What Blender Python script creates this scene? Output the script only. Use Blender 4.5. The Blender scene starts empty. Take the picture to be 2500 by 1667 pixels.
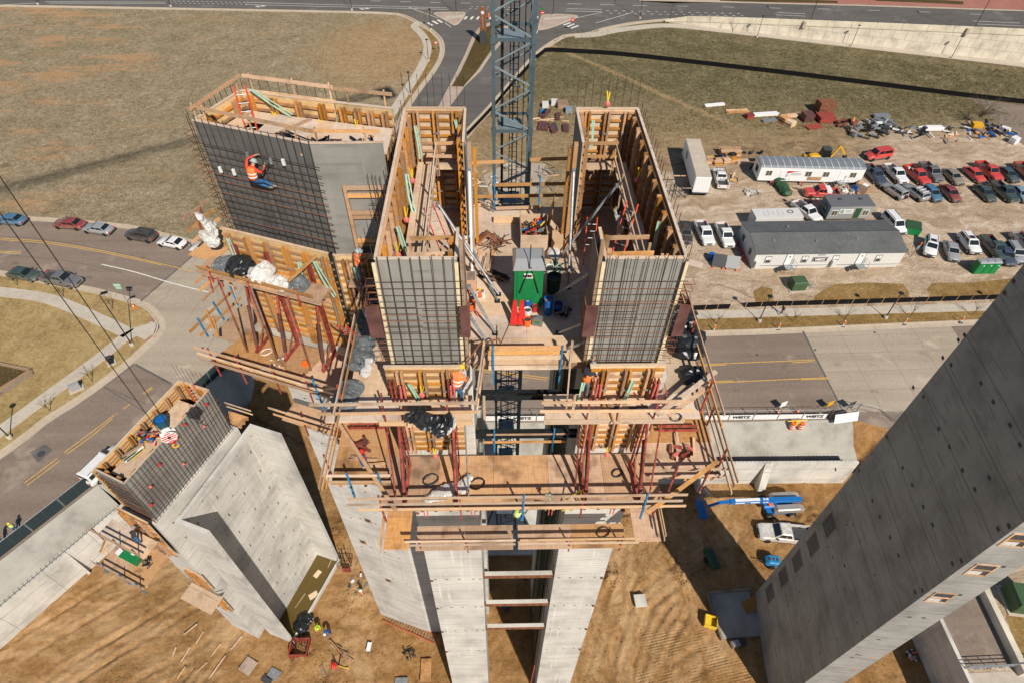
import bpy, bmesh, math, random
from mathutils import Vector, Matrix
from mathutils import geometry as MG
random.seed(7)
R = math.radians
scene = bpy.context.scene
COL = scene.collection

# ------------------------------------------------------------------ camera, sky, sun, exposure
CAMZ = 60.0
FPX, CXP, CYP = 1504.0, 1250.0, 833.5          # focal length and centre in units of a 2500 px wide frame
_y = Vector((-48, -1644, FPX)).normalized()
_z = -Vector((-29, 1377, FPX)); _z = (_z - _y * _z.dot(_y)).normalized()
_x = _y.cross(_z)
WR = Matrix((_x, _y, _z))                        # camera (x right, y down, z forward) -> world
cam_d = bpy.data.cameras.new('camera'); cam = bpy.data.objects.new('camera', cam_d); COL.objects.link(cam)
_r = WR @ Vector((1, 0, 0)); _u = WR @ Vector((0, -1, 0)); _b = WR @ Vector((0, 0, -1))
cam.matrix_world = Matrix(((_r.x, _u.x, _b.x, 0), (_r.y, _u.y, _b.y, 0), (_r.z, _u.z, _b.z, CAMZ), (0, 0, 0, 1)))
cam_d.sensor_fit = 'HORIZONTAL'; cam_d.sensor_width = 36.0; cam_d.lens = 36.0 * FPX / 2500.0
cam_d.clip_start = 0.5; cam_d.clip_end = 4000
scene.camera = cam

SUN_ELEV = R(43.0)
SHADOW_AZ = R(-24.5)                             # shadows fall this far from +Y towards -X
sun_to = Vector((-math.sin(SHADOW_AZ) * math.cos(SUN_ELEV), -math.cos(SHADOW_AZ) * math.cos(SUN_ELEV), math.sin(SUN_ELEV)))
world = bpy.data.worlds.new('World'); scene.world = world; world.use_nodes = True
wn = world.node_tree.nodes; wl = world.node_tree.links
bg = wn['Background']; sky = wn.new('ShaderNodeTexSky'); sky.sky_type = 'NISHITA'; sky.sun_disc = False
sky.sun_elevation = SUN_ELEV; sky.sun_rotation = math.atan2(sun_to.x, sun_to.y); sky.altitude = 1600; sky.air_density = 1.0; sky.dust_density = 0.6
wl.new(sky.outputs[0], bg.inputs[0]); bg.inputs[1].default_value = 0.08
sun_d = bpy.data.lights.new('sun', 'SUN'); sun_d.energy = 5.0; sun_d.angle = R(0.53); sun_d.color = (1.0, 0.93, 0.83)
sun = bpy.data.objects.new('sun', sun_d); COL.objects.link(sun)
sun.rotation_euler = (-sun_to).to_track_quat('-Z', 'Y').to_euler(); sun.location = (40, -60, 120)
vs = scene.view_settings; vs.view_transform = 'Standard'; vs.look = 'None'; vs.exposure = 0.12; vs.gamma = 1.0; vs.use_curve_mapping = False
scene.cycles.max_bounces = 6; scene.cycles.diffuse_bounces = 3; scene.cycles.glossy_bounces = 2; scene.cycles.transmission_bounces = 4
scene.cycles.use_denoising = True

# ------------------------------------------------------------------ survey: sight a photo point onto a real plane of the site
def ray(px, py): return WR @ Vector((px - CXP, py - CYP, FPX))
def G(px, py, z=0.0):
    d = ray(px, py); t = (z - CAMZ) / d.z; return Vector((d.x * t, d.y * t, z))
def GY(px, py, y):
    d = ray(px, py); t = y / d.y; return Vector((d.x * t, y, CAMZ + d.z * t))
def GP(px, py, p0, n):
    d = ray(px, py); c = Vector((0, 0, CAMZ)); t = (Vector(p0) - c).dot(Vector(n)) / d.dot(Vector(n)); return c + d * t
def GL(pts, z=0.0): return [G(a, b, z) for a, b in pts]

# ------------------------------------------------------------------ mesh helpers
class MB:
    """collects shapes, builds ONE mesh object"""
    def __init__(s): s.v = []; s.f = []; s.m = []; s.cur = 0
    def add(s, vs, fs):
        o = len(s.v); s.v += [tuple(p) for p in vs]; s.f += [tuple(i + o for i in f) for f in fs]; s.m += [s.cur] * len(fs); return s
    def box(s, x0, x1, y0, y1, z0, z1):
        return s.add([(x0,y0,z0),(x1,y0,z0),(x1,y1,z0),(x0,y1,z0),(x0,y0,z1),(x1,y0,z1),(x1,y1,z1),(x0,y1,z1)],
                     [(0,3,2,1),(4,5,6,7),(0,1,5,4),(1,2,6,5),(2,3,7,6),(3,0,4,7)])
    def cbox(s, c, sx, sy, sz, rz=0.0):
        ca, sa = math.cos(rz), math.sin(rz); P = []
        for dz in (-.5, .5):
            for dx, dy in ((-.5,-.5),(.5,-.5),(.5,.5),(-.5,.5)):
                x, y = dx * sx, dy * sy; P.append((c[0] + x * ca - y * sa, c[1] + x * sa + y * ca, c[2] + dz * sz))
        return s.add(P, [(0,3,2,1),(4,5,6,7),(0,1,5,4),(1,2,6,5),(2,3,7,6),(3,0,4,7)])
    def beam(s, p, q, w, h, up=(0, 0, 1), roll=0.0):
        p = Vector(p); q = Vector(q); d = (q - p)
        if d.length < 1e-6: return s
        d.normalize(); u = Vector(up)
        if abs(d.dot(u)) > .98: u = Vector((0, 1, 0)) if abs(d.y) < .9 else Vector((1, 0, 0))
        a = d.cross(u).normalized(); b = a.cross(d).normalized()
        if roll: m = Matrix.Rotation(roll, 3, d); a = m @ a; b = m @ b
        P = [e + a * (i * w / 2) + b * (j * h / 2) for e in (p, q) for i, j in ((-1,-1),(1,-1),(1,1),(-1,1))]
        return s.add(P, [(0,3,2,1),(4,5,6,7),(0,1,5,4),(1,2,6,5),(2,3,7,6),(3,0,4,7)])
    def tube(s, p, q, r, n=6, r2=None):
        p = Vector(p); q = Vector(q); d = (q - p)
        if d.length < 1e-6: return s
        d.normalize(); u = Vector((0, 0, 1)) if abs(d.z) < .95 else Vector((1, 0, 0))
        a = d.cross(u).normalized(); b = a.cross(d); r2 = r if r2 is None else r2; P = []
        for e, rr in ((p, r), (q, r2)):
            for i in range(n):
                t = 2 * math.pi * i / n; P.append(e + a * (rr * math.cos(t)) + b * (rr * math.sin(t)))
        F = [(i, (i + 1) % n, n + (i + 1) % n, n + i) for i in range(n)] + [tuple(range(n))[::-1], tuple(range(n, 2 * n))]
        return s.add(P, F)
    def path(s, pts, r, n=5):
        for a, b in zip(pts, pts[1:]): s.tube(a, b, r, n)
        return s
    def prism(s, poly, z0, z1):
        n = len(poly); P = [(p[0], p[1], z0) for p in poly] + [(p[0], p[1], z1) for p in poly]
        A = sum(poly[i][0] * poly[(i+1) % n][1] - poly[(i+1) % n][0] * poly[i][1] for i in range(n))
        if A < 0: P = [(p[0], p[1], z0) for p in poly[::-1]] + [(p[0], p[1], z1) for p in poly[::-1]]
        return s.add(P, [tuple(range(n))[::-1], tuple(range(n, 2 * n))] + [(i, (i+1) % n, n + (i+1) % n, n + i) for i in range(n)])
    def extr(s, poly, vec):
        """poly: 3-D outline, swept by vec"""
        n = len(poly); vec = Vector(vec); P = [Vector(p) for p in poly] + [Vector(p) + vec for p in poly]
        return s.add(P, [tuple(range(n))[::-1], tuple(range(n, 2 * n))] + [(i, (i+1) % n, n + (i+1) % n, n + i) for i in range(n)])
    def quad(s, a, b, c, d): return s.add([a, b, c, d], [(0, 1, 2, 3)])
    def lathe(s, prof, c=(0, 0, 0), n=12):
        P = []; F = []
        for r, z in prof:
            for i in range(n): t = 2 * math.pi * i / n; P.append((c[0] + r * math.cos(t), c[1] + r * math.sin(t), c[2] + z))
        for k in range(len(prof) - 1):
            for i in range(n): F.append((k*n + i, k*n + (i+1) % n, (k+1)*n + (i+1) % n, (k+1)*n + i))
        F.append(tuple(range(n))[::-1]); F.append(tuple(range((len(prof)-1)*n, len(prof)*n)))
        return s.add(P, F)
    def loft(s, rings, close=True):
        n = len(rings[0]); P = [p for r in rings for p in r]; F = []
        for k in range(len(rings) - 1):
            for i in range(n): F.append((k*n + i, k*n + (i+1) % n, (k+1)*n + (i+1) % n, (k+1)*n + i))
        if close: F.append(tuple(range(n))[::-1]); F.append(tuple(range((len(rings)-1)*n, len(rings)*n)))
        return s.add(P, F)
    def ell(s, c, rx, ry, rz, n=8, m=5):
        P = []; F = []
        for k in range(m + 1):
            t = math.pi * k / m
            for i in range(n):
                u = 2 * math.pi * i / n; P.append((c[0] + rx*math.sin(t)*math.cos(u), c[1] + ry*math.sin(t)*math.sin(u), c[2] - rz*math.cos(t)))
        for k in range(m):
            for i in range(n): F.append((k*n + i, k*n + (i+1) % n, (k+1)*n + (i+1) % n, (k+1)*n + i))
        return s.add(P, F)
    def mesh(s, name, mats, smooth=False):
        me = bpy.data.meshes.new(name); me.from_pydata(s.v, [], s.f)
        mats = mats if isinstance(mats, (list, tuple)) else [mats]
        for m in mats: me.materials.append(m)
        if len(mats) > 1: me.polygons.foreach_set('material_index', s.m)
        if smooth: me.polygons.foreach_set('use_smooth', [True] * len(me.polygons))
        me.update(); return me
    def build(s, name, mats, parent=None, smooth=False):
        return put(name, s.mesh(name, mats, smooth), parent)

def put(name, me, parent=None, loc=None, rz=None):
    o = bpy.data.objects.new(name, me); COL.objects.link(o)
    if loc is not None: o.location = loc
    if rz is not None: o.rotation_euler = (0, 0, rz)
    if parent is not None:
        o.parent = parent
        if parent.get('_w'): o.matrix_parent_inverse = parent.matrix_basis.inverted()
        if parent.get('_w2'): o.matrix_parent_inverse = Matrix.Identity(4)
    return o
def tag(o, label=None, cat=None, group=None, kind=None):
    if label: o['label'] = label
    if cat: o['category'] = cat
    if group: o['group'] = group
    if kind: o['kind'] = kind
    return o
def thing(name, label, cat, loc=(0, 0, 0), rz=0.0, group=None, world=False):
    """Empty at the thing's base; world=True: its parts are given in site coordinates"""
    o = bpy.data.objects.new(name, None); COL.objects.link(o); o.location = loc; o.rotation_euler = (0, 0, rz); o.empty_display_size = .3
    if world: o['_w'] = 1
    return tag(o, label, cat, group)
def copy_tree(src, loc, rz, label, group=None, parent=None):
    o = src.copy(); COL.objects.link(o); o.location = loc; o.rotation_euler = (0, 0, rz)
    if parent is not None: o.parent = parent
    if label: o['label'] = label
    if group: o['group'] = group
    def rec(a, b):
        for ch in a.children:
            c = ch.copy(); COL.objects.link(c); c.parent = b; rec(ch, c)
    rec(src, o); return o
def structure(name, bm, mat, parent=None):
    o = bm.build(name, mat, parent)
    if parent is None: o['kind'] = 'structure'
    return o
def sheet(name, poly, z, mat, holes=(), parent=None, kind='structure'):
    """flat polygon (maybe with holes) as a triangulated sheet"""
    pts = [Vector((p[0], p[1])) for p in poly]; faces = [list(range(len(pts)))]; edges = []
    n = len(pts); edges = [(i, (i + 1) % n) for i in range(n)]
    for h in holes:
        k = len(pts); pts += [Vector((p[0], p[1])) for p in h]; m = len(h); edges += [(k + i, k + (i + 1) % m) for i in range(m)]
    vo, eo, fo, _, _, _ = MG.delaunay_2d_cdt(pts, edges, [], 2 if holes else 1, 1e-5)
    def inside(p, pg):
        c = False; j = len(pg) - 1
        for i in range(len(pg)):
            if (pg[i][1] > p[1]) != (pg[j][1] > p[1]) and p[0] < (pg[j][0]-pg[i][0])*(p[1]-pg[i][1])/(pg[j][1]-pg[i][1]) + pg[i][0]: c = not c
            j = i
        return c
    F = []
    for f in fo:
        c = sum((vo[i] for i in f), Vector((0, 0))) / len(f)
        if inside(c, poly) and not any(inside(c, h) for h in holes): F.append(f)
    m = MB(); m.add([(p.x, p.y, z) for p in vo], F)
    o = m.build(name, mat, parent)
    for pgn in o.data.polygons:
        if pgn.normal.z < 0: o.data.flip_normals(); break
    if parent is None and kind: o['kind'] = kind
    return o
def offset_line(pts, d):
    out = []
    for i, p in enumerate(pts):
        a = pts[max(i-1, 0)]; b = pts[min(i+1, len(pts)-1)]; t = Vector((b[0]-a[0], b[1]-a[1])).normalized()
        out.append(Vector((p[0] - t.y * d, p[1] + t.x * d)))
    return out
def smooth_line(pts, k=4):
    """Catmull-Rom through the points"""
    P = [Vector((p[0], p[1])) for p in pts]; out = []
    for i in range(len(P) - 1):
        p0 = P[max(i-1, 0)]; p1 = P[i]; p2 = P[i+1]; p3 = P[min(i+2, len(P)-1)]
        for j in range(k):
            t = j / k; out.append(.5*((2*p1) + (p2-p0)*t + (2*p0-5*p1+4*p2-p3)*t*t + (3*p1-p0-3*p2+p3)*t**3))
    out.append(P[-1]); return out
def ribbon(name, line, d0, d1, z, mat, parent=None, zt=None):
    """strip between two offsets of a line; zt gives a kerb its height"""
    a = offset_line(line, d0); b = offset_line(line, d1); m = MB(); n = len(a)
    if zt is None:
        m.add([(p.x, p.y, z) for p in a] + [(p.x, p.y, z) for p in b], [(i, i+1, n+i+1, n+i) for i in range(n-1)])
    else:
        m.loft([[(a[i].x, a[i].y, z), (b[i].x, b[i].y, z), (b[i].x, b[i].y, zt), (a[i].x, a[i].y, zt)] for i in range(n)])
    o = m.build(name, mat, parent)
    if zt is None and o.data.polygons and o.data.polygons[0].normal.z < 0: o.data.flip_normals()
    if parent is None: o['kind'] = 'structure'
    return o

# ------------------------------------------------------------------ materials
MATS = {}
class NT:
    def __init__(s, name):
        s.mat = bpy.data.materials.new(name); s.mat.use_nodes = True; s.t = s.mat.node_tree; s.n = s.t.nodes; s.l = s.t.links
        s.b = s.n['Principled BSDF']; MATS[name] = s.mat
    def node(s, ty, **kw):
        n = s.n.new(ty)
        for k, v in kw.items(): setattr(n, k, v)
        return n
    def lk(s, a, b): s.l.new(a, b)
    def pos(s, scale=(1, 1, 1), rot=(0, 0, 0), obj=False):
        if obj: src = s.node('ShaderNodeTexCoord').outputs['Object']
        else: src = s.node('ShaderNodeNewGeometry').outputs['Position']
        mp = s.node('ShaderNodeMapping'); mp.inputs['Scale'].default_value = scale; mp.inputs['Rotation'].default_value = rot
        s.lk(src, mp.inputs[0]); return mp.outputs[0]
    def noise(s, vec, scale, detail=4, rough=.55, out='Fac'):
        n = s.node('ShaderNodeTexNoise'); n.inputs['Scale'].default_value = scale; n.inputs['Detail'].default_value = detail; n.inputs['Roughness'].default_value = rough
        s.lk(vec, n.inputs['Vector']); return n.outputs[out]
    def ramp(s, fac, stops, interp='LINEAR'):
        r = s.node('ShaderNodeValToRGB'); r.color_ramp.interpolation = interp; e = r.color_ramp.elements
        while len(e) < len(stops): e.new(.5)
        for i, (p, c) in enumerate(stops): e[i].position = p; e[i].color = (*c, 1) if len(c) == 3 else c
        s.lk(fac, r.inputs[0]); return r.outputs[0]
    def mix(s, fac, a, b, blend='MIX'):
        m = s.node('ShaderNodeMix', data_type='RGBA', blend_type=blend)
        for sock, v in ((0, fac), (6, a), (7, b)):
            if hasattr(v, 'is_output'): s.lk(v, m.inputs[sock])
            elif sock == 0: m.inputs[0].default_value = v
            else: m.inputs[sock].default_value = (*v, 1)
        return m.outputs[2]
    def math(s, op, a, b=None, c=None, clamp=False):
        m = s.node('ShaderNodeMath', operation=op); m.use_clamp = clamp
        for i, v in enumerate((a, b, c)):
            if v is None: continue
            if hasattr(v, 'is_output'): s.lk(v, m.inputs[i])
            else: m.inputs[i].default_value = v
        return m.outputs[0]
    def mapr(s, v, a, b, c=0., d=1.):
        m = s.node('ShaderNodeMapRange'); m.interpolation_type = 'SMOOTHSTEP'; s.lk(v, m.inputs[0])
        for i, x in zip((1, 2, 3, 4), (a, b, c, d)): m.inputs[i].default_value = x
        return m.outputs[0]
    def bump(s, h, strength=.3, dist=.05):
        b = s.node('ShaderNodeBump'); b.inputs['Strength'].default_value = strength; b.inputs['Distance'].default_value = dist; s.lk(h, b.inputs['Height']); s.lk(b.outputs[0], s.b.inputs['Normal'])
    def col(s, c): 
        if hasattr(c, 'is_output'): s.lk(c, s.b.inputs['Base Color'])
        else: s.b.inputs['Base Color'].default_value = (*c, 1)
    def fin(s, rough=.8, metal=0., spec=.3):
        s.b.inputs['Roughness'].default_value = rough; s.b.inputs['Metallic'].default_value = metal; s.b.inputs['Specular IOR Level'].default_value = spec; return s.mat

def m_plain(name, c, rough=.6, metal=0., var=.12, spec=.3, nscale=6., rnd=.0, coat=0.):
    t = NT(name); n = t.noise(t.pos(), nscale, 3)
    a = tuple(x * (1 - var) for x in c); b = tuple(min(1, x * (1 + var)) for x in c)
    k = t.ramp(n, [(.3, a), (.7, b)])
    if rnd:
        oi = t.node('ShaderNodeObjectInfo'); hs = t.node('ShaderNodeHueSaturation'); t.lk(k, hs.inputs['Color'])
        t.lk(t.mapr(oi.outputs['Random'], 0, 1, 1 - rnd, 1 + rnd), hs.inputs['Value']); k = hs.outputs[0]
    t.col(k)
    if coat: t.b.inputs['Coat Weight'].default_value = coat
    return t.fin(rough, metal, spec)

def m_wood(name, c1, c2, dirt=(.16, .10, .06), grain=1.0, rnd=.22, obj=False):
    """sawn timber or plywood: streaky grain, knots, a different tone on each board"""
    t = NT(name); v = t.pos((1, 1, 1)); d = t.noise(v, .9 * grain, 3)
    n1 = t.noise(t.pos((14, 2.2, 14)), 1.0 * grain, 4, .6); n2 = t.noise(t.pos((2.2, 14, 14)), 1.0 * grain, 4, .6)
    n = t.math('ADD', t.math('MULTIPLY', n1, .5), t.math('MULTIPLY', n2, .5))
    k = t.ramp(n, [(.36, c1), (.62, c2)]); k = t.mix(t.mapr(d, .52, .70, 0, .65), k, dirt); k = t.mix(t.mapr(t.noise(v, 2.3, 4, .7), .56, .70, 0, .5), k, (.34,.29,.235))
    oi = t.node('ShaderNodeObjectInfo'); hs = t.node('ShaderNodeHueSaturation'); t.lk(k, hs.inputs['Color'])
    t.lk(t.mapr(oi.outputs['Random'], 0, 1, 1 - rnd, 1 + rnd), hs.inputs['Value']); t.lk(t.mapr(t.math('FRACT', t.math('MULTIPLY', oi.outputs['Random'], 7.3)), 0, 1, .72, 1.06), hs.inputs['Saturation'])
    t.col(hs.outputs[0]); t.bump(n, .25, .01); return t.fin(.82, 0, .15)

def m_concrete(name, c, streak=.35, joint=0., stain=.4, rnd=0.):
    """cast concrete: cloudy tone, vertical run marks, dark pores, form joints"""
    t = NT(name); v = t.pos()
    cloud = t.noise(v, .35, 6, .62); fine = t.noise(v, 7, 5, .7); st = t.noise(t.pos((5.5, 5.5, .16)), 1.0, 4, .6); band = t.noise(t.pos((.5, .5, 5.)), 1.0, 4, .6)
    a = tuple(x * .66 for x in c); b = tuple(min(1, x * 1.2) for x in c)
    k = t.ramp(cloud, [(.3, a), (.5, c), (.72, b)])
    k = t.mix(t.mapr(st, .55, .75, 0, streak), k, tuple(min(1, x * 1.35) for x in c))
    k = t.mix(t.mapr(band, .52, .7, 0, stain), k, tuple(x * .66 for x in c))
    k = t.mix(t.mapr(fine, .62, .8, 0, .35), k, tuple(x * .5 for x in c))
    if joint:
        sx = t.node('ShaderNodeSeparateXYZ'); t.lk(t.node('ShaderNodeNewGeometry').outputs['Position'], sx.inputs[0])
        zz = t.math('FRACT', t.math('MULTIPLY', t.math('ADD', sx.outputs[2], 20.), 1 / joint)); wob = t.math('MULTIPLY', t.math('SUBTRACT', fine, .5), .02)
        ln = t.math('LESS_THAN', t.math('ABSOLUTE', t.math('ADD', t.math('SUBTRACT', zz, .5), wob)), .018)
        k = t.mix(t.math('MULTIPLY', ln, .55), k, tuple(x * .4 for x in c))
    t.col(k); t.bump(t.math('ADD', fine, cloud), .35, .02); return t.fin(.88, 0, .2)

def m_road(name, cols, ang=0.):
    """asphalt: worn wheel lanes, oil blots, dust and fine stone"""
    t = NT(name); v = t.pos(); b = t.noise(v, .07, 5, .6); f = t.noise(v, 2.6, 5, .75); l = t.noise(t.pos((.02,.55,1), (0,0,ang)), 1.0, 4, .55); bl = t.noise(v, .33, 5, .7)
    s = t.math('ADD', t.math('ADD', t.math('MULTIPLY', b, .28), t.math('MULTIPLY', l, .34)), t.math('MULTIPLY', f, .38))
    k = t.ramp(s, [(.38, cols[0]), (.5, cols[1]), (.62, cols[2])]); k = t.mix(t.mapr(bl, .60, .70, 0, .45), k, tuple(x*.55 for x in cols[0])); k = t.mix(t.mapr(t.noise(v, .16, 5, .65), .56, .70, 0, .55), k, tuple(x*1.5 for x in cols[2]))
    t.col(k); t.bump(f, .2, .05); return t.fin(.9, 0, .2)
def m_ground(name, cols, scale=1., big=.05, bump=.4, speck=None):
    """cols: dark, mid, light"""
    t = NT(name); v = t.pos(); b = t.noise(v, big, 5, .6); m = t.noise(v, .6 * scale, 5, .65); f = t.noise(v, 5 * scale, 5, .7)
    g = t.noise(v, 2.0 * scale, 3, .6)
    s = t.math('ADD', t.math('ADD', t.math('MULTIPLY', b, .25), t.math('MULTIPLY', m, .25)), t.math('ADD', t.math('MULTIPLY', f, .2), t.math('MULTIPLY', g, .3)))
    k = t.ramp(s, [(.38, cols[0]), (.5, cols[1]), (.62, cols[2])])
    if speck: k = t.mix(t.mapr(t.noise(v, 3.1, 3, .8), .60, .72, 0, .6), k, speck)
    t.col(k); t.bump(f, bump, .08); return t.fin(.95, 0, .1)
# ------------------------------------------------------------------ material library
M = {}
M['asphalt'] = m_road('asphalt', ((.172,.131,.10), (.222,.172,.133), (.27,.212,.166)))
M['asphalt_dark'] = m_road('asphalt_dark', ((.095,.086,.078), (.122,.111,.10), (.15,.137,.124)))
M['pave'] = m_road('concrete_pavement', ((.285,.234,.172), (.365,.304,.228), (.43,.362,.276)), .4)
M['walk'] = m_ground('sidewalk_concrete', ((.40,.345,.275), (.47,.41,.33), (.53,.47,.385)), .8, .2, .1)
M['kerb'] = m_ground('kerb_concrete', ((.40,.325,.24), (.46,.38,.285), (.52,.435,.335)), .8, .2, .1)
M['verge'] = m_ground('verge_grass', ((.115,.066,.022), (.23,.142,.05), (.36,.24,.10)), 1.3, .18, .7)
M['lawn'] = m_ground('dry_lawn', ((.20,.135,.052), (.335,.235,.102), (.46,.345,.17)), 1.2, .22, .6)
M['mulch'] = m_ground('median_planting', ((.05,.034,.015), (.09,.062,.024), (.13,.10,.036)), 1.3, .12, .8)
M['cobble'] = m_ground('cobble_paving', ((.28,.21,.16), (.40,.31,.25), (.50,.41,.34)), 3.2, .3, .5)
M['brick_red'] = m_ground('red_brick_paving', ((.30,.12,.09), (.36,.16,.12), (.42,.20,.155)), 2.0, .2, .2)
M['shotcrete'] = m_concrete('shotcrete', (.34,.32,.275), .1, 0, .25)
M['conc'] = m_concrete('cast_concrete', (.53,.505,.455), .75, 1.22, .5)
M['conc_low'] = m_concrete('basement_concrete', (.55,.52,.46), .45, 2.44, .45)
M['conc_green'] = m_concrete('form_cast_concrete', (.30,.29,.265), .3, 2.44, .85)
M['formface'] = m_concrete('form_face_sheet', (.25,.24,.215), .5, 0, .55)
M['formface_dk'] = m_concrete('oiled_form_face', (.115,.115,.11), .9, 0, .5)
M['barrier'] = m_concrete('barrier_concrete', (.60,.53,.40), .1, 0, .15)
M['panel'] = m_concrete('wall_panel_concrete', (.62,.555,.44), .12, 0, .12)
M['paint_w'] = m_plain('road_paint_white', (.70,.67,.60), .7, var=.2, nscale=3)
M['paint_y'] = m_plain('road_paint_yellow', (.62,.36,.08), .7, var=.22, nscale=3)
M['lumber'] = m_wood('new_lumber', (.44,.22,.085), (.60,.34,.145), (.24,.125,.055), rnd=.28)
M['lumber_pale'] = m_wood('pale_lumber', (.50,.32,.18), (.65,.45,.275), (.32,.20,.115))
M['form_yel'] = m_wood('form_beam_yellow', (.36,.155,.038), (.50,.235,.062), (.15,.072,.028), rnd=.3)
M['form_osb'] = m_wood('form_back_sheet', (.52,.345,.15), (.70,.50,.255), (.33,.20,.085), rnd=.12)
M['ply'] = m_wood('deck_plywood', (.40,.205,.082), (.55,.31,.14), (.15,.07,.026), grain=.8, rnd=.2)
M['ply_pale'] = m_wood('worn_plywood', (.50,.355,.23), (.62,.455,.315), (.34,.23,.15), grain=.7, rnd=.12)
M['wood_old'] = m_wood('weathered_wood', (.25,.165,.10), (.36,.25,.165), (.14,.09,.06))
M['rebar'] = m_plain('rebar_steel', (.075,.048,.034), .75, .3, .45, nscale=4, rnd=.25)
M['rust'] = m_plain('rusty_steel', (.21,.085,.042), .8, .1, .45, nscale=3)
M['plate'] = m_plain('primed_steel_plate', (.135,.062,.055), .55, .2, .3, nscale=2)
M['red'] = m_plain('bracket_red', (.29,.058,.042), .55, .1, .5, nscale=5, rnd=.2)
M['red_or'] = m_plain('clamp_red', (.42,.075,.035), .5, .1, .3, nscale=5)
M['blue'] = m_plain('clamp_blue', (.03,.21,.42), .5, .1, .25, nscale=5)
M['galv'] = m_plain('galvanised_steel', (.36,.38,.39), .42, .6, .25, nscale=6)
M['steel_dk'] = m_plain('dark_steel', (.028,.034,.036), .5, .5, .3, nscale=4)
M['crane'] = m_plain('crane_blue_paint', (.085,.118,.13), .45, .15, .2, nscale=1.5)
M['crane_lt'] = m_plain('crane_brace_paint', (.19,.235,.25), .42, .15, .2, nscale=2)
M['black'] = m_plain('black_rubber', (.012,.012,.013), .7, var=.3)
M['tarp'] = m_plain('black_tarp', (.016,.018,.02), .32, var=.4, spec=.5)
M['silt'] = m_plain('silt_fabric', (.010,.010,.010), .95, var=.3, spec=.05)
M['tarp_w'] = m_plain('white_tarp', (.58,.56,.53), .45, var=.12, spec=.4)
M['tarp_g'] = m_plain('grey_tarp', (.12,.135,.14), .4, var=.3, spec=.4)
M['film'] = m_plain('clear_film', (.52,.50,.46), .3, var=.15, spec=.5)
M['white'] = m_plain('white_paint', (.74,.73,.71), .4, var=.05)
M['offwhite'] = m_plain('off_white_siding', (.60,.585,.545), .55, var=.06)
M['grey'] = m_plain('grey_paint', (.30,.30,.30), .5, var=.1)
M['dkgrey'] = m_plain('dark_grey_plastic', (.055,.057,.06), .55, var=.15)
M['yellow'] = m_plain('machine_yellow', (.66,.36,.02), .42, var=.12)
M['yellow_b'] = m_plain('bright_yellow', (.74,.50,.03), .45, var=.1)
M['orange'] = m_plain('safety_orange', (.80,.15,.025), .5, var=.1)
M['redp'] = m_plain('bright_red', (.56,.028,.024), .4, var=.12)
M['pink'] = m_plain('faded_red_plastic', (.62,.15,.13), .5, var=.15)
M['ladder'] = m_plain('ladder_red_fibreglass', (.72,.09,.035), .5, var=.15)
M['green'] = m_plain('site_box_green', (.012,.19,.055), .4, var=.12)
M['green_dk'] = m_plain('dark_green_paint', (.03,.075,.035), .45, var=.15)
M['mint'] = m_plain('mint_webbing', (.33,.52,.40), .7, var=.15)
M['lime'] = m_plain('high_vis_lime', (.50,.70,.03), .6, var=.1)
M['bluep'] = m_plain('bright_blue', (.012,.11,.38), .4, var=.12)
M['lift_blue'] = m_plain('lift_blue', (.012,.145,.42), .35, var=.1)
M['denim'] = m_plain('denim', (.03,.105,.23), .85, var=.2)
M['skin'] = m_plain('skin', (.42,.235,.15), .6, var=.08)
M['hard_silver'] = m_plain('grey_hard_hat', (.33,.38,.38), .35, var=.08)
M['chrome'] = m_plain('bright_metal', (.55,.55,.55), .25, .8, .1)
M['glass'] = m_plain('window_glass', (.012,.016,.018), .06, 0, .2, spec=.7)
M['tan_glass'] = m_plain('tinted_window', (.10,.085,.055), .12, 0, .3, spec=.6)
M['tyre'] = m_plain('tyre_rubber', (.016,.016,.016), .8, var=.2)
M['rim'] = m_plain('wheel_rim', (.36,.36,.37), .35, .6, .1)
M['rope'] = m_plain('wire_rope', (.03,.03,.03), .6, .3, .2)
M['card'] = m_wood('cardboard', (.40,.25,.13), (.50,.33,.19), (.30,.18,.09))
M['bark'] = m_plain('bark', (.12,.085,.06), .9, var=.3)
M['mesh_dk'] = m_plain('fence_scrim', (.022,.035,.038), .8, var=.3)
M['roof_grey'] = m_ground('shingle_roof', ((.085,.088,.088), (.115,.118,.118), (.15,.152,.15)), 2.0, .25, .25)
M['cream'] = m_plain('cream_foam_strip', (.66,.55,.36), .7, var=.12)

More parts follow.
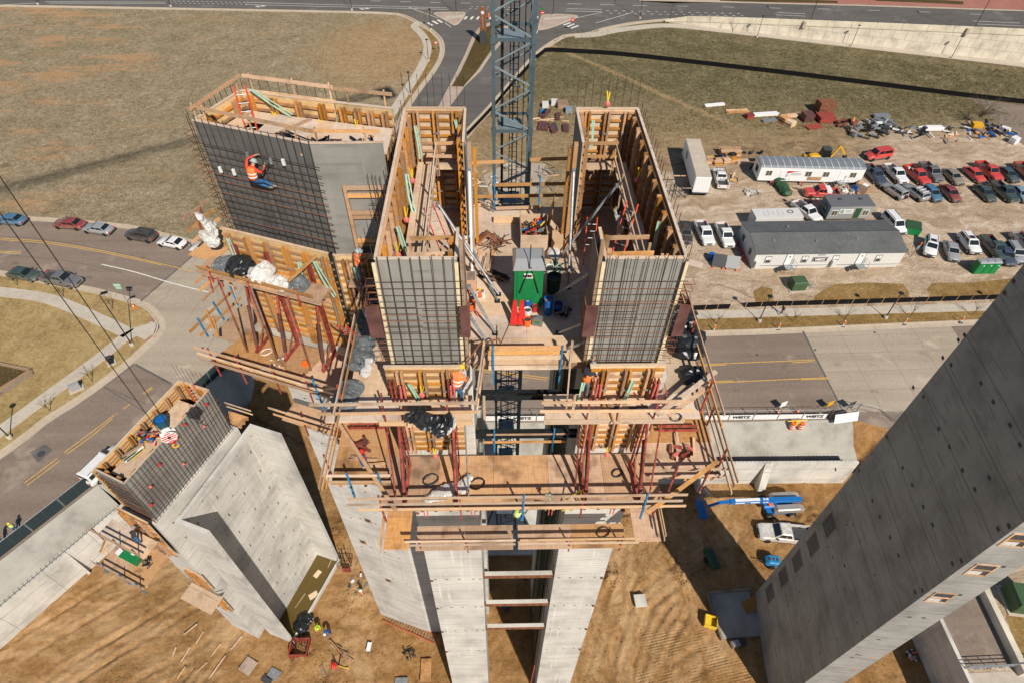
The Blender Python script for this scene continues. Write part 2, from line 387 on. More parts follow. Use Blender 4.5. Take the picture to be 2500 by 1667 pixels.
# terrain: dry grass, greener field, worn lot
def m_terrain():
    t = NT('site_terrain'); v = t.pos(); sx = t.node('ShaderNodeSeparateXYZ'); t.lk(v, sx.inputs[0]); X, Y = sx.outputs[0], sx.outputs[1]
    big = t.noise(v, .035, 5, .6); med = t.noise(v, .22, 5, .62); fin = t.noise(v, .95, 4, .7); vf = t.noise(v, 2.6, 4, .8); str_ = t.noise(t.pos((.05, .2, 1), (0, 0, R(-24))), 1.0, 5, .65)
    s = t.math('ADD', t.math('MULTIPLY', med, .22), t.math('ADD', t.math('MULTIPLY', fin, .34), t.math('MULTIPLY', vf, .44)))
    dry = t.ramp(s, [(.37, (.105,.08,.045)), (.46, (.225,.175,.10)), (.53, (.315,.25,.157)), (.61, (.46,.38,.27))])
    dry = t.mix(t.mapr(big, .46, .64, 0, .35), dry, (.20,.175,.09)); dry = t.mix(t.mapr(str_, .57, .70, 0, .45), dry, (.40,.26,.125))
    la = t.math('MULTIPLY', t.mapr(X, -58, -88, 0, 1), t.mapr(str_, .50, .62, 0, .6)); dry = t.mix(la, dry, (.50,.27,.13))
    dx = t.math('SUBTRACT', X, -26.); dy = t.math('SUBTRACT', Y, 146.); rr = t.math('SQRT', t.math('ADD', t.math('MULTIPLY', dx, dx), t.math('MULTIPLY', t.math('MULTIPLY', dy, dy), .6)))
    dry = t.mix(t.mapr(t.math('ADD', rr, t.math('MULTIPLY', med, 12.)), 12, 28, .75, 0), dry, t.ramp(s, [(.38, (.28,.165,.075)), (.58, (.47,.31,.16))]))
    grn = t.ramp(s, [(.37, (.038,.042,.016)), (.46, (.105,.09,.042)), (.54, (.185,.152,.082)), (.63, (.34,.29,.17))])
    brn = t.ramp(s, [(.36, (.13,.086,.04)), (.47, (.25,.175,.09)), (.55, (.34,.25,.14)), (.64, (.50,.40,.26))])
    gm = t.mapr(t.math('ADD', Y, t.math('ADD', t.math('MULTIPLY', med, 24.), t.math('MULTIPLY', X, .10))), 118, 146, 0, .9)
    rightside = t.mix(gm, brn, grn)
    pd = t.math('ABSOLUTE', t.math('ADD', t.math('SUBTRACT', Y, 148.6), t.math('ADD', t.math('MULTIPLY', t.math('SUBTRACT', X, 16.), 1.13), t.math('MULTIPLY', med, 4.))))
    rightside = t.mix(t.math('MULTIPLY', t.mapr(t.math('ADD', pd, t.math('MULTIPLY', fin, 1.5)), .9, 2.6, .7, 0), t.mapr(X, 44, 50, 1, 0)), rightside, (.40,.27,.14))
    k = t.mix(t.mapr(X, -16, -12, 0, 1), dry, rightside)
    # the lot: pale trodden dirt with curving wheel marks
    wv = t.node('ShaderNodeVectorMath', operation='ADD'); nz = t.noise(v, .06, 3, .6, 'Color'); sc = t.node('ShaderNodeVectorMath', operation='SCALE'); sc.inputs['Scale'].default_value = 16.; t.lk(nz, sc.inputs[0]); t.lk(v, wv.inputs[0]); t.lk(sc.outputs[0], wv.inputs[1])
    mp = t.node('ShaderNodeMapping'); mp.inputs['Scale'].default_value = (.05,.62,1); mp.inputs['Rotation'].default_value = (0,0,R(-5)); t.lk(wv.outputs[0], mp.inputs[0]); tr = t.noise(mp.outputs[0], 1.0, 5, .62)
    lot = t.ramp(t.math('ADD', t.math('MULTIPLY', tr, .62), t.math('MULTIPLY', s, .38)), [(.36, (.29,.20,.125)), (.48, (.43,.32,.215)), (.56, (.53,.415,.30)), (.64, (.64,.53,.41))])
    mp2 = t.node('ShaderNodeMapping'); mp2.inputs['Scale'].default_value = (.07,.5,1); mp2.inputs['Rotation'].default_value = (0,0,R(14)); t.lk(wv.outputs[0], mp2.inputs[0])
    dark = t.ramp(t.noise(mp2.outputs[0], 1.0, 6, .7), [(.36, (.10,.062,.028)), (.52, (.26,.17,.085)), (.66, (.42,.30,.17))])
    edge = t.math('ADD', t.math('ADD', Y, t.math('MULTIPLY', med, 20.)), t.math('MULTIPLY', X, -.10))
    lm = t.math('MULTIPLY', t.mapr(edge, 106, 116, 1, 0), t.mapr(t.math('ADD', X, t.math('MULTIPLY', med, 18.)), 22, 38, 0, 1))
    lot = t.mix(t.math('MULTIPLY', t.mapr(edge, 99, 106, 0, 1), t.mapr(X, 62, 78, .85, 0)), lot, dark)
    k = t.mix(lm, k, lot)
    near = t.math('MULTIPLY', t.mapr(t.math('ADD', Y, t.math('MULTIPLY', med, 8.)), 90, 78, 0, 1), t.mapr(X, -26, -20, 0, 1)); k = t.mix(near, k, lot)
    t.col(k); t.bump(t.math('ADD', vf, fin), .9, .25); return t.fin(.95, 0, .1)
M['terrain'] = m_terrain()
def m_pit():
    t = NT('pit_dirt'); v = t.pos(); b = t.noise(v, .12, 5, .6); m = t.noise(v, .55, 5, .66); f = t.noise(v, 2.4, 5, .75)
    nz = t.noise(v, .16, 3, .6, 'Color'); sc = t.node('ShaderNodeVectorMath', operation='SCALE'); sc.inputs['Scale'].default_value = 5.; t.lk(nz, sc.inputs[0]); wv = t.node('ShaderNodeVectorMath', operation='ADD'); t.lk(v, wv.inputs[0]); t.lk(sc.outputs[0], wv.inputs[1])
    def streak(sx, sy, rot):
        mp = t.node('ShaderNodeMapping'); mp.inputs['Scale'].default_value = (sx,sy,1); mp.inputs['Rotation'].default_value = (0,0,rot); t.lk(wv.outputs[0], mp.inputs[0]); return t.noise(mp.outputs[0], 1.0, 4, .6)
    tr = streak(.12, .9, R(-46)); tr2 = streak(.9, .12, R(-16)); sx = t.node('ShaderNodeSeparateXYZ'); t.lk(v, sx.inputs[0]); X, Y = sx.outputs[0], sx.outputs[1]; trk = t.mix(t.mapr(t.math('ADD', X, t.math('MULTIPLY', b, 10.)), 0, 12, 0, 1), tr, tr2)
    s = t.math('ADD', t.math('ADD', t.math('MULTIPLY', b, .26), t.math('MULTIPLY', trk, .2)), t.math('ADD', t.math('MULTIPLY', m, .26), t.math('MULTIPLY', f, .28)))
    k = t.ramp(s, [(.36, (.12,.056,.018)), (.46, (.25,.132,.046)), (.54, (.345,.196,.082)), (.64, (.46,.295,.15))])
    k = t.mix(t.mapr(m, .60, .70, 0, .6), k, (.13,.062,.02)); k = t.mix(t.mapr(t.noise(v, .2, 4, .65), .56, .68, 0, .5), k, (.50,.325,.16))
    wa = t.node('ShaderNodeAttribute'); wa.attribute_name = 'wear'; k = t.mix(t.math('MULTIPLY', wa.outputs['Fac'], t.mapr(trk, .36, .58, .15, .75)), k, t.ramp(s, [(.40, (.32,.185,.082)), (.58, (.50,.33,.175))]))
    # pressed tyre lugs
    mp = t.node('ShaderNodeMapping'); mp.inputs['Scale'].default_value = (17,17,1); mp.inputs['Rotation'].default_value = (0,0,R(34)); t.lk(v, mp.inputs[0]); s2 = t.node('ShaderNodeSeparateXYZ'); t.lk(mp.outputs[0], s2.inputs[0]); lug = t.math('MULTIPLY', t.math('SINE', s2.outputs[0]), t.math('SINE', s2.outputs[1]))
    zone = t.math('MULTIPLY', t.mapr(t.math('ADD', X, t.math('MULTIPLY', m, 5.)), 15, 17, 0, 1), t.math('MULTIPLY', t.mapr(t.math('ADD', Y, t.math('MULTIPLY', m, 5.)), 24, 22, 0, 1), t.mapr(X, 24, 26, 1, 0)))
    h = t.math('ADD', t.math('ADD', f, t.math('MULTIPLY', trk, .25)), t.math('MULTIPLY', t.math('MULTIPLY', lug, zone), t.mapr(m, .42, .58, 0, .28)))
    t.col(k); t.bump(h, .9, .16); return t.fin(.95, 0, .1)
M['pit'] = m_pit()

# ------------------------------------------------------------------ ground, pit, roads
PIT = -5.0
PL = [(-88.8,-30), (-49,26.1), (-43.1,34.4), (-35.6,48.0), (-33.6,50.9), (-30.6,51.6), (-26,49), (-18,44.6), (-8,42.3), (6,41.9), (24.5,41.7), (42.4,42.0), (46.6,40.4), (46.4,34), (41.4,24), (41.4,-30)]
ter = sheet('terrain', [(-900,-300), (900,-300), (900,1500), (-900,1500)], 0.0, M['terrain'], [PL])
# pit floor with ruts and heaps
from mathutils import noise as MN
tracks = [[(-55,17.5), (-46,25)], [(7.6,8), (8.8,14), (10.4,19), (12.6,22.5), (13.5,27), (12,31.5)], [(-50,17), (-42,23.5), (-35,29), (-31,34)], [(-36,9), (-30,14.5), (-27.5,18.5)], [(4.5,11), (6.5,17), (9,22), (9.5,28), (12,33), (20,35)], [(13,10), (14.2,15), (16,19), (18.5,22)], [(-14,10), (-13,16), (-14.5,21), (-13.5,27), (-9,33)], [(-16.5,12), (-15.2,18), (-13,24)], [(-52,14), (-44,21), (-36,27), (-30,31), (-24,36)], [(-47,12), (-40,17.5), (-31,24), (-27,30)], [(-40,11), (-33,16), (-28,19), (-26,22)], [(8,12), (10,18), (12.5,24), (17,30), (25,33)], [(11,11), (12,17), (15,23), (21,27), (26,30)], [(14,12), (17,16), (22,18.5), (24.5,22)], [(6.5,20), (8.6,26), (10,31), (9,36)]]
mounds = [(-21,12.6,1.4,.5), (-16.4,15.2,1.2,.4), (-33.5,12.4,2.2,.7), (-36,16.5,1.8,.35), (-12.2,12.5,1.6,.4), (9.3,14.2,1.2,.3), (29.5,30.5,1.5,.5), (14.5,31.5,1.3,.3), (-17.5,30.5,2.0,.5), (-28.5,13.6,3.0,.9), (-24,11.5,2.5,.7), (-31,9,4,.8), (-18.6,18.2,1.6,.6), (-14.6,24,2.2,.45), (11.9,25.4,1.5,.5), (19.5,25.5,1.6,.35), (31,33.8,1.8,.7), (36,31,3,.9), (-33,41,5,1.3), (33,9,3,.9), (-46,14.2,2.2,.6)]
def track_d(x, y):
    d = 99.
    for tr in tracks:
        for a, b in zip(tr, tr[1:]):
            ax, ay = a; dx, dy = b[0]-ax, b[1]-ay; u = max(0, min(1, ((x-ax)*dx + (y-ay)*dy) / (dx*dx + dy*dy))); e = (x-ax-u*dx)**2 + (y-ay-u*dy)**2
            if e < d: d = e
    return math.sqrt(d)
def pit_h(x, y, d=None):
    h = .16 * MN.noise((x * .35, y * .35, 0)) + .10 * MN.noise((x * 1.3, y * 1.3, 4)) + .06 * MN.noise((x * 3.1, y * 3.1, 9))
    e = abs((track_d(x, y) if d is None else d) - .95)
    if e < 1.: h += (-.15 * math.exp(-(e/.26)**2) + .09 * math.exp(-((e-.46)/.2)**2)) * max(.15, .75 + 1.2 * MN.noise((x*.2, y*.2, 5)))
    for mx, my, r, hh in mounds:
        q = ((x-mx)**2 + (y-my)**2) / (r*r)
        if q < 4: h += hh * math.exp(-q*1.6) * (1 + .6 * MN.noise((x*1.7, y*1.7, 2)) + .35 * MN.noise((x*4., y*4., 8)))
    return h
pm = MB(); gx = [-64 + .25*i for i in range(444)]; gy = [4 + .25*i for i in range(198)]
wear = []
for y in gy:
    for x in gx:
        d_ = track_d(x, y); wear.append(math.exp(-(d_/1.9)**2)); pm.v.append((x, y, PIT + (pit_h(x, y, d_) if y < 46 else 0)))
nx = len(gx)
for j in range(len(gy)-1):
    for i in range(nx-1): pm.f.append((j*nx+i, j*nx+i+1, (j+1)*nx+i+1, (j+1)*nx+i)); pm.m.append(0)
pf = pm.build('pit_floor', M['pit'], smooth=True); pf['kind'] = 'structure'; at_ = pf.data.attributes.new('wear', 'FLOAT', 'POINT'); at_.data.foreach_set('value', wear)
sheet('pit_floor_margin', [(-95,-40), (60,-40), (60,4.1), (-95,4.1)], PIT, M['pit'])
# shotcrete slopes on the left and far sides of the pit, cut walls on the others
def slope(name, line, drop, run, mat, jag=.25):
    m = MB(); off = offset_line(line, -run); n = len(line); fine = 10; A = []; B = []
    for i in range(n-1):
        for k in range(fine):
            t = k / fine; A.append(Vector(line[i]).lerp(Vector(line[i+1]), t)); B.append(off[i].lerp(off[i+1], t))
    A.append(Vector(line[-1])); B.append(off[-1]); rows = 7; P = []
    for j in range(rows):
        u = j / (rows-1)
        for i in range(len(A)):
            p = A[i].lerp(B[i], u); w = MN.noise((p.x*.7, p.y*.7, 3)) * jag * (1 if 0 < j else 0); P.append((p.x + w*.5, p.y - w*.5, -drop*u + w*.6*(1 if j else 0)))
    for i in range(len(A)): P.append((P[(rows-1)*len(A)+i][0], P[(rows-1)*len(A)+i][1], PIT - .4))
    c = len(A); F = [(j*c+i, j*c+i+1, (j+1)*c+i+1, (j+1)*c+i) for j in range(rows) for i in range(c-1)]
    m.add(P, F); o = m.build(name, mat, smooth=True); o['kind'] = 'structure'; return o
slope('shotcrete_slope', PL[0:3], 2.2, 4.0, M['shotcrete']); slope('shotcrete_slope', PL[2:6], 3.4, 3.4, M['shotcrete']); slope('earth_bank', PL[5:9], 4.6, 4.5, M['pit'], .5); slope('shotcrete_slope', PL[8:12], 2.6, 3.9, M['shotcrete']); slope('earth_bank', PL[11:15], 4.2, 3.5, M['pit'], .6)
pm = MB(); pm.box(41.4, 41.75, -30, 24, PIT-.3, .35); structure('pit_side_wall', pm, M['conc_low'])
# basement walls standing free of the slope
def wall_thing(name, label, a, b, th, z0, z1, mat, pil=()):
    t = thing(name, label, 'wall', (a[0], a[1], z0), world=True); d = (Vector(b)-Vector(a)).normalized(); nrm = Vector((-d.y, d.x))
    a = Vector(a); b = Vector(b); L = (b-a).length; k = max(1, round(L/4.9))
    for i in range(k):
        p = a.lerp(b, i/k) + d*.012; q = a.lerp(b, (i+1)/k) - d*.012
        MB().prism([p, q, q+nrm*th, p+nrm*th], z0, z1).build('wall_panel', mat, t)
    for s, w, dep in pil:
        p = a + d*s; MB().extr([(p.x-nrm.x*.02, p.y-nrm.y*.02, z1+.12), (p.x-nrm.x*dep, p.y-nrm.y*dep, z0+.2), (p.x-nrm.x*.02, p.y-nrm.y*.02, z0+.2)], (d.x*w, d.y*w, 0)).build('buttress', mat, t)
    bars = MB()
    for i in range(int(L/.45)):
        p = a + d*(i*.45+.1) + nrm*th*.5; bars.tube((p.x, p.y, z1-.05), (p.x, p.y, z1+.55), .016, 4)
    o = bars.build('dowel_bars', M['rebar'], t); o['kind'] = 'stuff'
    return t
wall_thing('basement_wall', 'long white basement wall with streaks below the left street', (-60.5,1.6), (-36.6,36.8), .32, PIT, -.5, M['conc_low'], [(39.2,.9,1.5), (30.5,.25,.5)])
wall_thing('basement_wall', 'white basement wall with buttress behind the blue boom lift', (8,36.5), (41.2,36.3), .32, PIT, -.45, M['conc_low'], [(22.4,.85,1.4), (15.2,.85,1.2)])
pm = MB(); pm.box(22,41,36.85,37.7,PIT,-2.2); structure('wall_gap_shade', pm, M['mesh_dk'])  # dark block whose colour stands in for shade in the void behind the wall

# --- streets
NORTH = smooth_line([(-260,112), (-160,97), (-110,88), (-78.9,82.7), (-69.2,81.6), (-57.6,79.9), (-51.9,78), (-46.4,76), (-38,72.4), (-28,67.5), (-16,62.4), (0,58.6), (14,57), (27.6,56.3), (66.4,58.1), (140,61.6), (300,69)], 4)
SOUTHL = smooth_line([(-260,94), (-160,81), (-110,75.5), (-71.4,68.5), (-64.4,66.7), (-57.5,65), (-52.1,63.2), (-49,62), (-47.1,60.6), (-45.2,58.3), (-44.9,56.2), (-45.6,54.7), (-46.8,51.9), (-48.6,48.8), (-50.7,45.7), (-52.9,43), (-55.5,38.6), (-68,20.5), (-100,-30)], 4)
street = [p for p in NORTH] + [(300,50), (140,45.5), (60,43)] + [PL[i] for i in range(12, 0, -1)] + [PL[0]] + SOUTHL[::-1]
st = sheet('street', street, .004, M['asphalt'])
pave1 = [(-47.6,76.3), (-45.2,73), (-49.4,62.6)] + [p for p in SOUTHL if -49.3 < p.x < -44 and 51.4 < p.y < 62.4] + [(-45.7,51.5), (-40,48.2), (-35.8,47.9), (-33.7,50.95), (-30.6,51.65), (-26,49.1), (-18,44.7), (-14,43.6), (-10,60.4), (-16,62.3), (-28,67.4), (-38,72.3)]
sheet('intersection_pavement', pave1, .008, M['pave'])
pave2 = [(41.5,43.0), (41.4,56.7), (62.2,57.8), (62.3,43.4)]
sheet('street_pavement', pave2, .008, M['pave'])
for a, b in (((-45.2,73),(-49.3,62.8)), ((-45.6,51.4),(-40,48.2)), ((41.45,56.4),(41.75,43.2)), ((-46.9,75.9),(-45.2,73))):
    a = Vector(a); b = Vector(b); ribbon('pavement_joint', [a, b], -.14, .14, .012, M['asphalt_dark'])
# saw-cut joints of the concrete crossing
for i in range(5): ribbon('pavement_joint', [Vector((-44.2+4.3*i, 73-2.0*i)), Vector((-46.6+4.6*i, 61-3.4*i) if i else (-46.9,61.2))], -.025, .025, .0125, M['asphalt'])
for i in range(4): ribbon('pavement_joint', [Vector((41.6, 46.2+3.05*i)), Vector((62.2, 46.9+3.05*i))], -.025, .025, .0125, M['asphalt'])
for i in range(3): ribbon('pavement_joint', [Vector((46.6+5.1*i, 43.1)), Vector((46.4+5.1*i, 57.2))], -.025, .025, .0125, M['asphalt'])
# tar-sealed cracks on the left street
for pts in ([(0,579),(90,583),(200,600),(330,627),(445,655)], [(0,622),(120,632),(230,650),(300,668)], [(100,587),(70,610),(43,625)], [(330,889),(250,945)], [(255,945),(360,1008)], [(254,943),(308,966),(355,985)]):
    ribbon('sealed_crack', smooth_line(GL(pts), 3), -.05, .05, .0145, M['asphalt_dark'])
ribbon('gutter', NORTH, -.75, -.02, .010, M['kerb']); ribbon('kerb', NORTH, 0, .22, -.05, M['kerb'], zt=.15)
ribbon('gutter', SOUTHL, .02, .85, .010, M['kerb']); ribbon('kerb', SOUTHL, -.22, 0, -.05, M['kerb'], zt=.15)
# verge, lawn and sidewalks south-west of the corner
lawn = [p for p in offset_line(SOUTHL, -.2)] + [(-140,-30), (-260,40)]
sheet('corner_lawn', lawn, .006, M['lawn'])
def walk(line, w, name='sidewalk', slab=1.9, z=.09):
    """a sidewalk cast as separate slabs"""
    t = MB(); L = [Vector((p[0], p[1])) for p in line]; acc = []; 
    a = offset_line(L, -w/2); b = offset_line(L, w/2); n = len(L)
    t.loft([[(a[i].x,a[i].y,-.05),(b[i].x,b[i].y,-.05),(b[i].x,b[i].y,z-.012),(a[i].x,a[i].y,z-.012)] for i in range(n)])
    root = t.build(name, M['walk']); root['kind'] = 'structure'; cur = MB(); s = 0.; step = slab
    # resample
    ds = [0.]
    for i in range(1, n): ds.append(ds[-1] + (L[i]-L[i-1]).length)
    def at(d):
        for i in range(1, n):
            if ds[i] >= d: u = (d-ds[i-1])/max(1e-6, ds[i]-ds[i-1]); return a[i-1].lerp(a[i], u), b[i-1].lerp(b[i], u)
        return a[-1], b[-1]
    d = 0.; me = []
    while d < ds[-1]-.2:
        p0, q0 = at(d+.015); p1, q1 = at(min(ds[-1], d+slab)-.015)
        me.append((p0, q0, q1, p1)); d += slab
    return root, me
def slabs(root, quads, lim, z=.09):
    """the slabs in view are pieces, the rest stay in the base strip"""
    for q in quads:
        c = sum(q, Vector((0, 0)))/4
        if lim(c): MB().prism([tuple(p) for p in q], z-.03, z).build('slab', M['walk'], root)
w1 = smooth_line(GL([(-300,690),(-120,698),(0,713.5),(118,730),(232,776),(315,815)]), 4)
w2 = smooth_line(GL([(372,800),(315,818),(240,876),(90,986),(0,1053),(-150,1165)]), 4)
vis = lambda c: -80 < c.x < 90 and c.y > 30
for wline, ww in ((w1, 1.75), (w2, 1.7)):
    r_, q_ = walk(wline, ww); slabs(r_, q_, vis)
ramp = GL([(330,815),(357,797),(374,781),(386,790),(390,800),(385,812),(374,824),(357,832),(335,822)]); sheet('kerb_ramp', ramp, .105, M['walk'])
sheet('tactile_paving', GL([(380,789),(386,788),(390,800),(383,815),(375,817),(382,800)]), .112, M['dkgrey'])
sheet('brick_inlay', GL([(363,777),(380,784),(377,790),(361,781)]), .112, M['brick_red']); sheet('brick_inlay', GL([(373,818),(380,822),(362,836),(354,832)]), .112, M['brick_red'])
# right street sidewalk and verges
verge_r = [p for p in offset_line(NORTH, .2) if 14 < p.x < 141]
sheet('street_verge', verge_r + [(141,64.6), (70.4,61.4), (27.4,60.0), (14,60.4)], .006, M['verge'])
w3 = [Vector((8,59.4)), Vector((27.3,59.55)), Vector((69,60.85)), Vector((142,64.0))]
r_, q_ = walk(w3, 1.45); slabs(r_, q_, lambda c: 15 < c.x < 78)
sheet('lot_verge', [tuple(p.xy) for p in GL([(1845,740),(1838,712),(1860,700),(1885,705),(1890,738)])], .007, M['verge'])
sheet('lot_verge', [tuple(p.xy) for p in GL([(1985,738),(1990,722),(2035,695),(2120,690),(2205,694),(2218,712),(2222,730)])], .007, M['verge'])
sheet('lot_verge', [tuple(p.xy) for p in GL([(2272,727),(2262,708),(2275,692),(2380,690),(2470,680),(2600,672),(2600,722)])], .007, M['verge'])
# street markings
def mark(px, w, mat, closed=False, z=.016, name='lane_line'): ribbon(name, smooth_line(GL(px), 4) if len(px) > 2 else GL(px), -w/2, w/2, z, mat)
mark([(0,582),(107,590),(200,604),(286,620),(400,646),(472,664)], .12, M['paint_y']); mark([(0,586),(107,594),(200,608),(286,624),(395,648)], .12, M['paint_y'])
mark([(0,613.5),(51,617)], .12, M['paint_y']); mark([(0,617),(51,621)], .12, M['paint_y'])
mark([(248,646),(330,665),(420,692),(509,714)], .16, M['paint_w'])
mark([(156,1104),(220,1057),(282,1010)], .11, M['paint_y']); mark([(163,1108),(226,1062),(275,1020)], .11, M['paint_y'])
for a, b in (((280,1012),(287,1008)), ((300,998),(318,985)), ((348,960),(371,944)), ((352,962),(373,947)), ((60,1178),(140,1118)), ((66,1184),(146,1124))): mark([a, b], .11, M['paint_y'])
for a, b in (((1700,890),(1990,878)), ((1932,885),(1984,882)), ((1700,893.5),(1772,890)), ((1700,936),(2022,921)), ((1955,926),(2022,924)), ((1700,932),(1790,929)), ((1040,884),(1345,923)), ((1040,888),(1335,927))): mark([a, b], .12, M['paint_y'])
mh = G(101,1107); MB().lathe([(.42,.0),(.42,.018)], mh, 14).build('manhole_cover', M['dkgrey'])['kind'] = 'structure'
for p in ((2135,812),(1990,854),(1848,866),(512,684),(495,849)):
    q = G(*p); o = MB().lathe([(.16,.0),(.16,.019)], q, 10).build('valve_cover', M['dkgrey']); o['kind'] = 'structure'
pq = GL([(73,1103),(110,1084),(129,1098),(92,1128)]); sheet('asphalt_patch', pq, .0135, M['asphalt_dark'])

# --- arterial road, ramp roads, islands
AZ0 = Vector((44.0,163.6)); AZ1 = Vector((122.3,141.0)); adir = (AZ1-AZ0).normalized(); anrm = Vector((-adir.y, adir.x))
def wall_top(s): return max(.35, .6 + 5.6 * (s / 81.5) ** .92) if s > 0 else .35
near = GL([(-800,8),(-300,11),(0,15),(410,22),(830,30),(950,34),(988,40),(1022,57),(1052,74),(1075,96),(1082,119),(1077,145),(1056,181),(1031,213),(1001,257),(960,330)])
near = smooth_line(near, 3); cl = [tuple(p) for p in near] + [(-31,92), (-36,80), (-37.6,72.9), (-28,67.6), (-16,62.5), (-6,59.9)]
rc = smooth_line(GL([(1640,50),(1600,53),(1540,60),(1480,72),(1440,84),(1396,88),(1375,93),(1339,115),(1301,149),(1201,266),(1152,319),(1090,400)]), 3)
art = cl + [(-3,70), (1.2,84)] + [tuple(p) for p in rc[::-1]] + [(44,163.7), (56,160.3), (60,215), (-300,215)]
ar = sheet('arterial_road', art, .006, M['asphalt_dark'])
ribbon('kerb', near, 0, .4, -.05, M['kerb'], zt=.15); ribbon('gutter', near, -.8, -.02, .011, M['kerb']); ribbon('kerb', rc, 0, .4, -.05, M['kerb'], zt=.15); ribbon('gutter', rc, -1.2, -.02, .011, M['kerb'])
def island(name, pts, mat, top=None, smooth=True):
    P = smooth_line(GL(pts) + [G(*pts[0])], 4)[:-1] if smooth else GL(pts)
    m = MB().prism([tuple(p) for p in P], -.05, .15); o = structure(name, m, M['kerb']); ctr = sum((Vector((p[0],p[1])) for p in P), Vector((0,0)))/len(P)
    sheet(top or 'island_paving', [tuple(ctr.lerp(Vector((p[0],p[1])), 1-.55/max(1.2,(Vector((p[0],p[1]))-ctr).length))) for p in P], .156, mat); return o
island('traffic_island', [(1058,36),(1066,32),(1100,31),(1133,32),(1135,39),(1122,57),(1109,62.5),(1095,57)], M['cobble']); island('traffic_island', [(1322,38),(1360,36),(1403,39),(1407,45),(1354,66),(1322,74),(1313,70)], M['cobble'])
sheet('island_path', GL([(1082,47),(1092,42),(1134,37),(1135,43),(1095,50),(1086,52)]), .164, M['walk']); sheet('island_path', GL([(1325,46),(1385,42),(1392,46),(1330,52)]), .164, M['walk'])
island('road_median', [(1199,56),(1174,64),(1154,90),(1135,136),(1116,175),(1082,240),(1060,285),(1075,290),(1105,252),(1137,209),(1173,175),(1201,133),(1245,84),(1237,58)], M['cobble'], smooth=False)
sheet('median_planting', GL([(1202,64),(1180,70),(1163,92),(1143,138),(1124,178),(1103,213),(1131,214),(1165,175),(1195,131),(1232,86),(1225,64)]), .168, M['mulch'])
w4 = smooth_line(GL([(1025,55),(1012,66),(1030,85),(1043,110),(1040,140),(1020,180),(993,222),(970,258),(935,310)]), 4); r_, q_ = walk(w4, 1.9); slabs(r_, q_, lambda c: c.y > 100)
sheet('verge_strip', [tuple(p) for p in smooth_line(GL([(1040,70),(1056,86),(1068,112),(1064,142),(1045,180),(1022,214),(985,262)]), 3)] + [tuple(p) for p in smooth_line(GL([(975,262),(1004,218),(1030,182),(1048,142),(1052,112),(1040,86),(1030,74)]), 3)], .0075, M['verge'])
w5 = smooth_line(GL([(1402,88),(1450,86),(1500,76),(1560,68),(1640,64),(1800,80),(2000,103),(2500,160),(2900,210)]), 4); r_, q_ = walk(w5, 2.4); slabs(r_, q_, lambda c: c.x < 130)
# the ramped part of the arterial beyond the retaining wall: deck, barrier and panel wall
SN = 30
def apt(s, off, z): p = AZ0 + adir*s + anrm*off; return (p.x, p.y, z)
ss = [i*140/SN for i in range(SN+1)]
dm = MB()
for i in range(SN):
    a, b = ss[i], ss[i+1]; za, zb = wall_top(a)-.25, wall_top(b)-.25
    dm.quad(apt(a,.3,za), apt(b,.3,zb), apt(b,60,zb), apt(a,60,za))
structure('ramp_road', dm, M['asphalt_dark'])
rw = thing('retaining_wall', 'long pale panel retaining wall along the raised road', 'wall', (AZ0.x, AZ0.y, 0), world=True)
for i in range(38):                                                            # precast panels
    a, b = 2.0+i*2.7, 2.0+(i+1)*2.7; off = 0.0
    for lo, hi in ((0., 2.05), (2.05, 4.1), (4.1, 6.2)):
        sh = 1.35 if lo == 2.05 else 0.; ha = min(hi, wall_top(a+sh)-.05); hb = min(hi, wall_top(b+sh)-.05)
        if max(ha, hb) <= lo + .05: continue
        ha = max(ha, lo); hb = max(hb, lo); g = .03
        MB().extr([apt(a+sh+g,0,lo+g), apt(b+sh-g,0,lo+g), apt(b+sh-g,0,hb-g if hb == hi else hb), apt(a+sh+g,0,ha-g if ha == hi else ha)], (anrm.x*.2, anrm.y*.2, 0)).build('panel', M['panel'], rw)
bk = MB()
for i in range(SN): a, b = ss[i], ss[i+1]; bk.quad(apt(a,.06,0), apt(b,.06,0), apt(b,.06,wall_top(b)-.1), apt(a,.06,wall_top(a)-.1))
bk.build('wall_backing', M['barrier'], rw)
bar = thing('road_barrier', 'cream concrete parapet barrier on top of the retaining wall', 'barrier', (AZ0.x, AZ0.y, .3), world=True)
for i in range(24):
    a, b = -1+i*5.4, -1+(i+1)*5.4; R0 = []
    for s in (a+.03, b-.03):
        zt = wall_top(s); h = 1.15*min(1, .3+max(0, s+1)/9); R0.append([apt(s,-.12,zt-.18), apt(s,.45,zt-.18), apt(s,.32,zt+h*.45), apt(s,.22,zt+h), apt(s,-.02,zt+h), apt(s,-.12,zt+.05)])
    MB().loft(R0).build('barrier_segment', M['barrier'], bar)
rail = MB()
for i in range(70): s = i*1.9; zt = wall_top(s); rail.tube(apt(s,.1,zt+1.1), apt(s,.1,zt+1.45), .04, 4)
rail.build('rail_posts', M['steel_dk'], bar); bar.children[-1]['kind'] = 'stuff'
def AP(px, py, dz=.0):
    """sight a point onto the ramp deck"""
    s = 0.
    for _ in range(25):
        z = wall_top(s)-.25+dz; p = G(px, py, z); s = (p.xy-AZ0).dot(adir)
    return p
for pts, mt, w in (([(1385,17),(1480,19),(1900,41),(2500,71)], M['paint_w'], .0),):
    pass
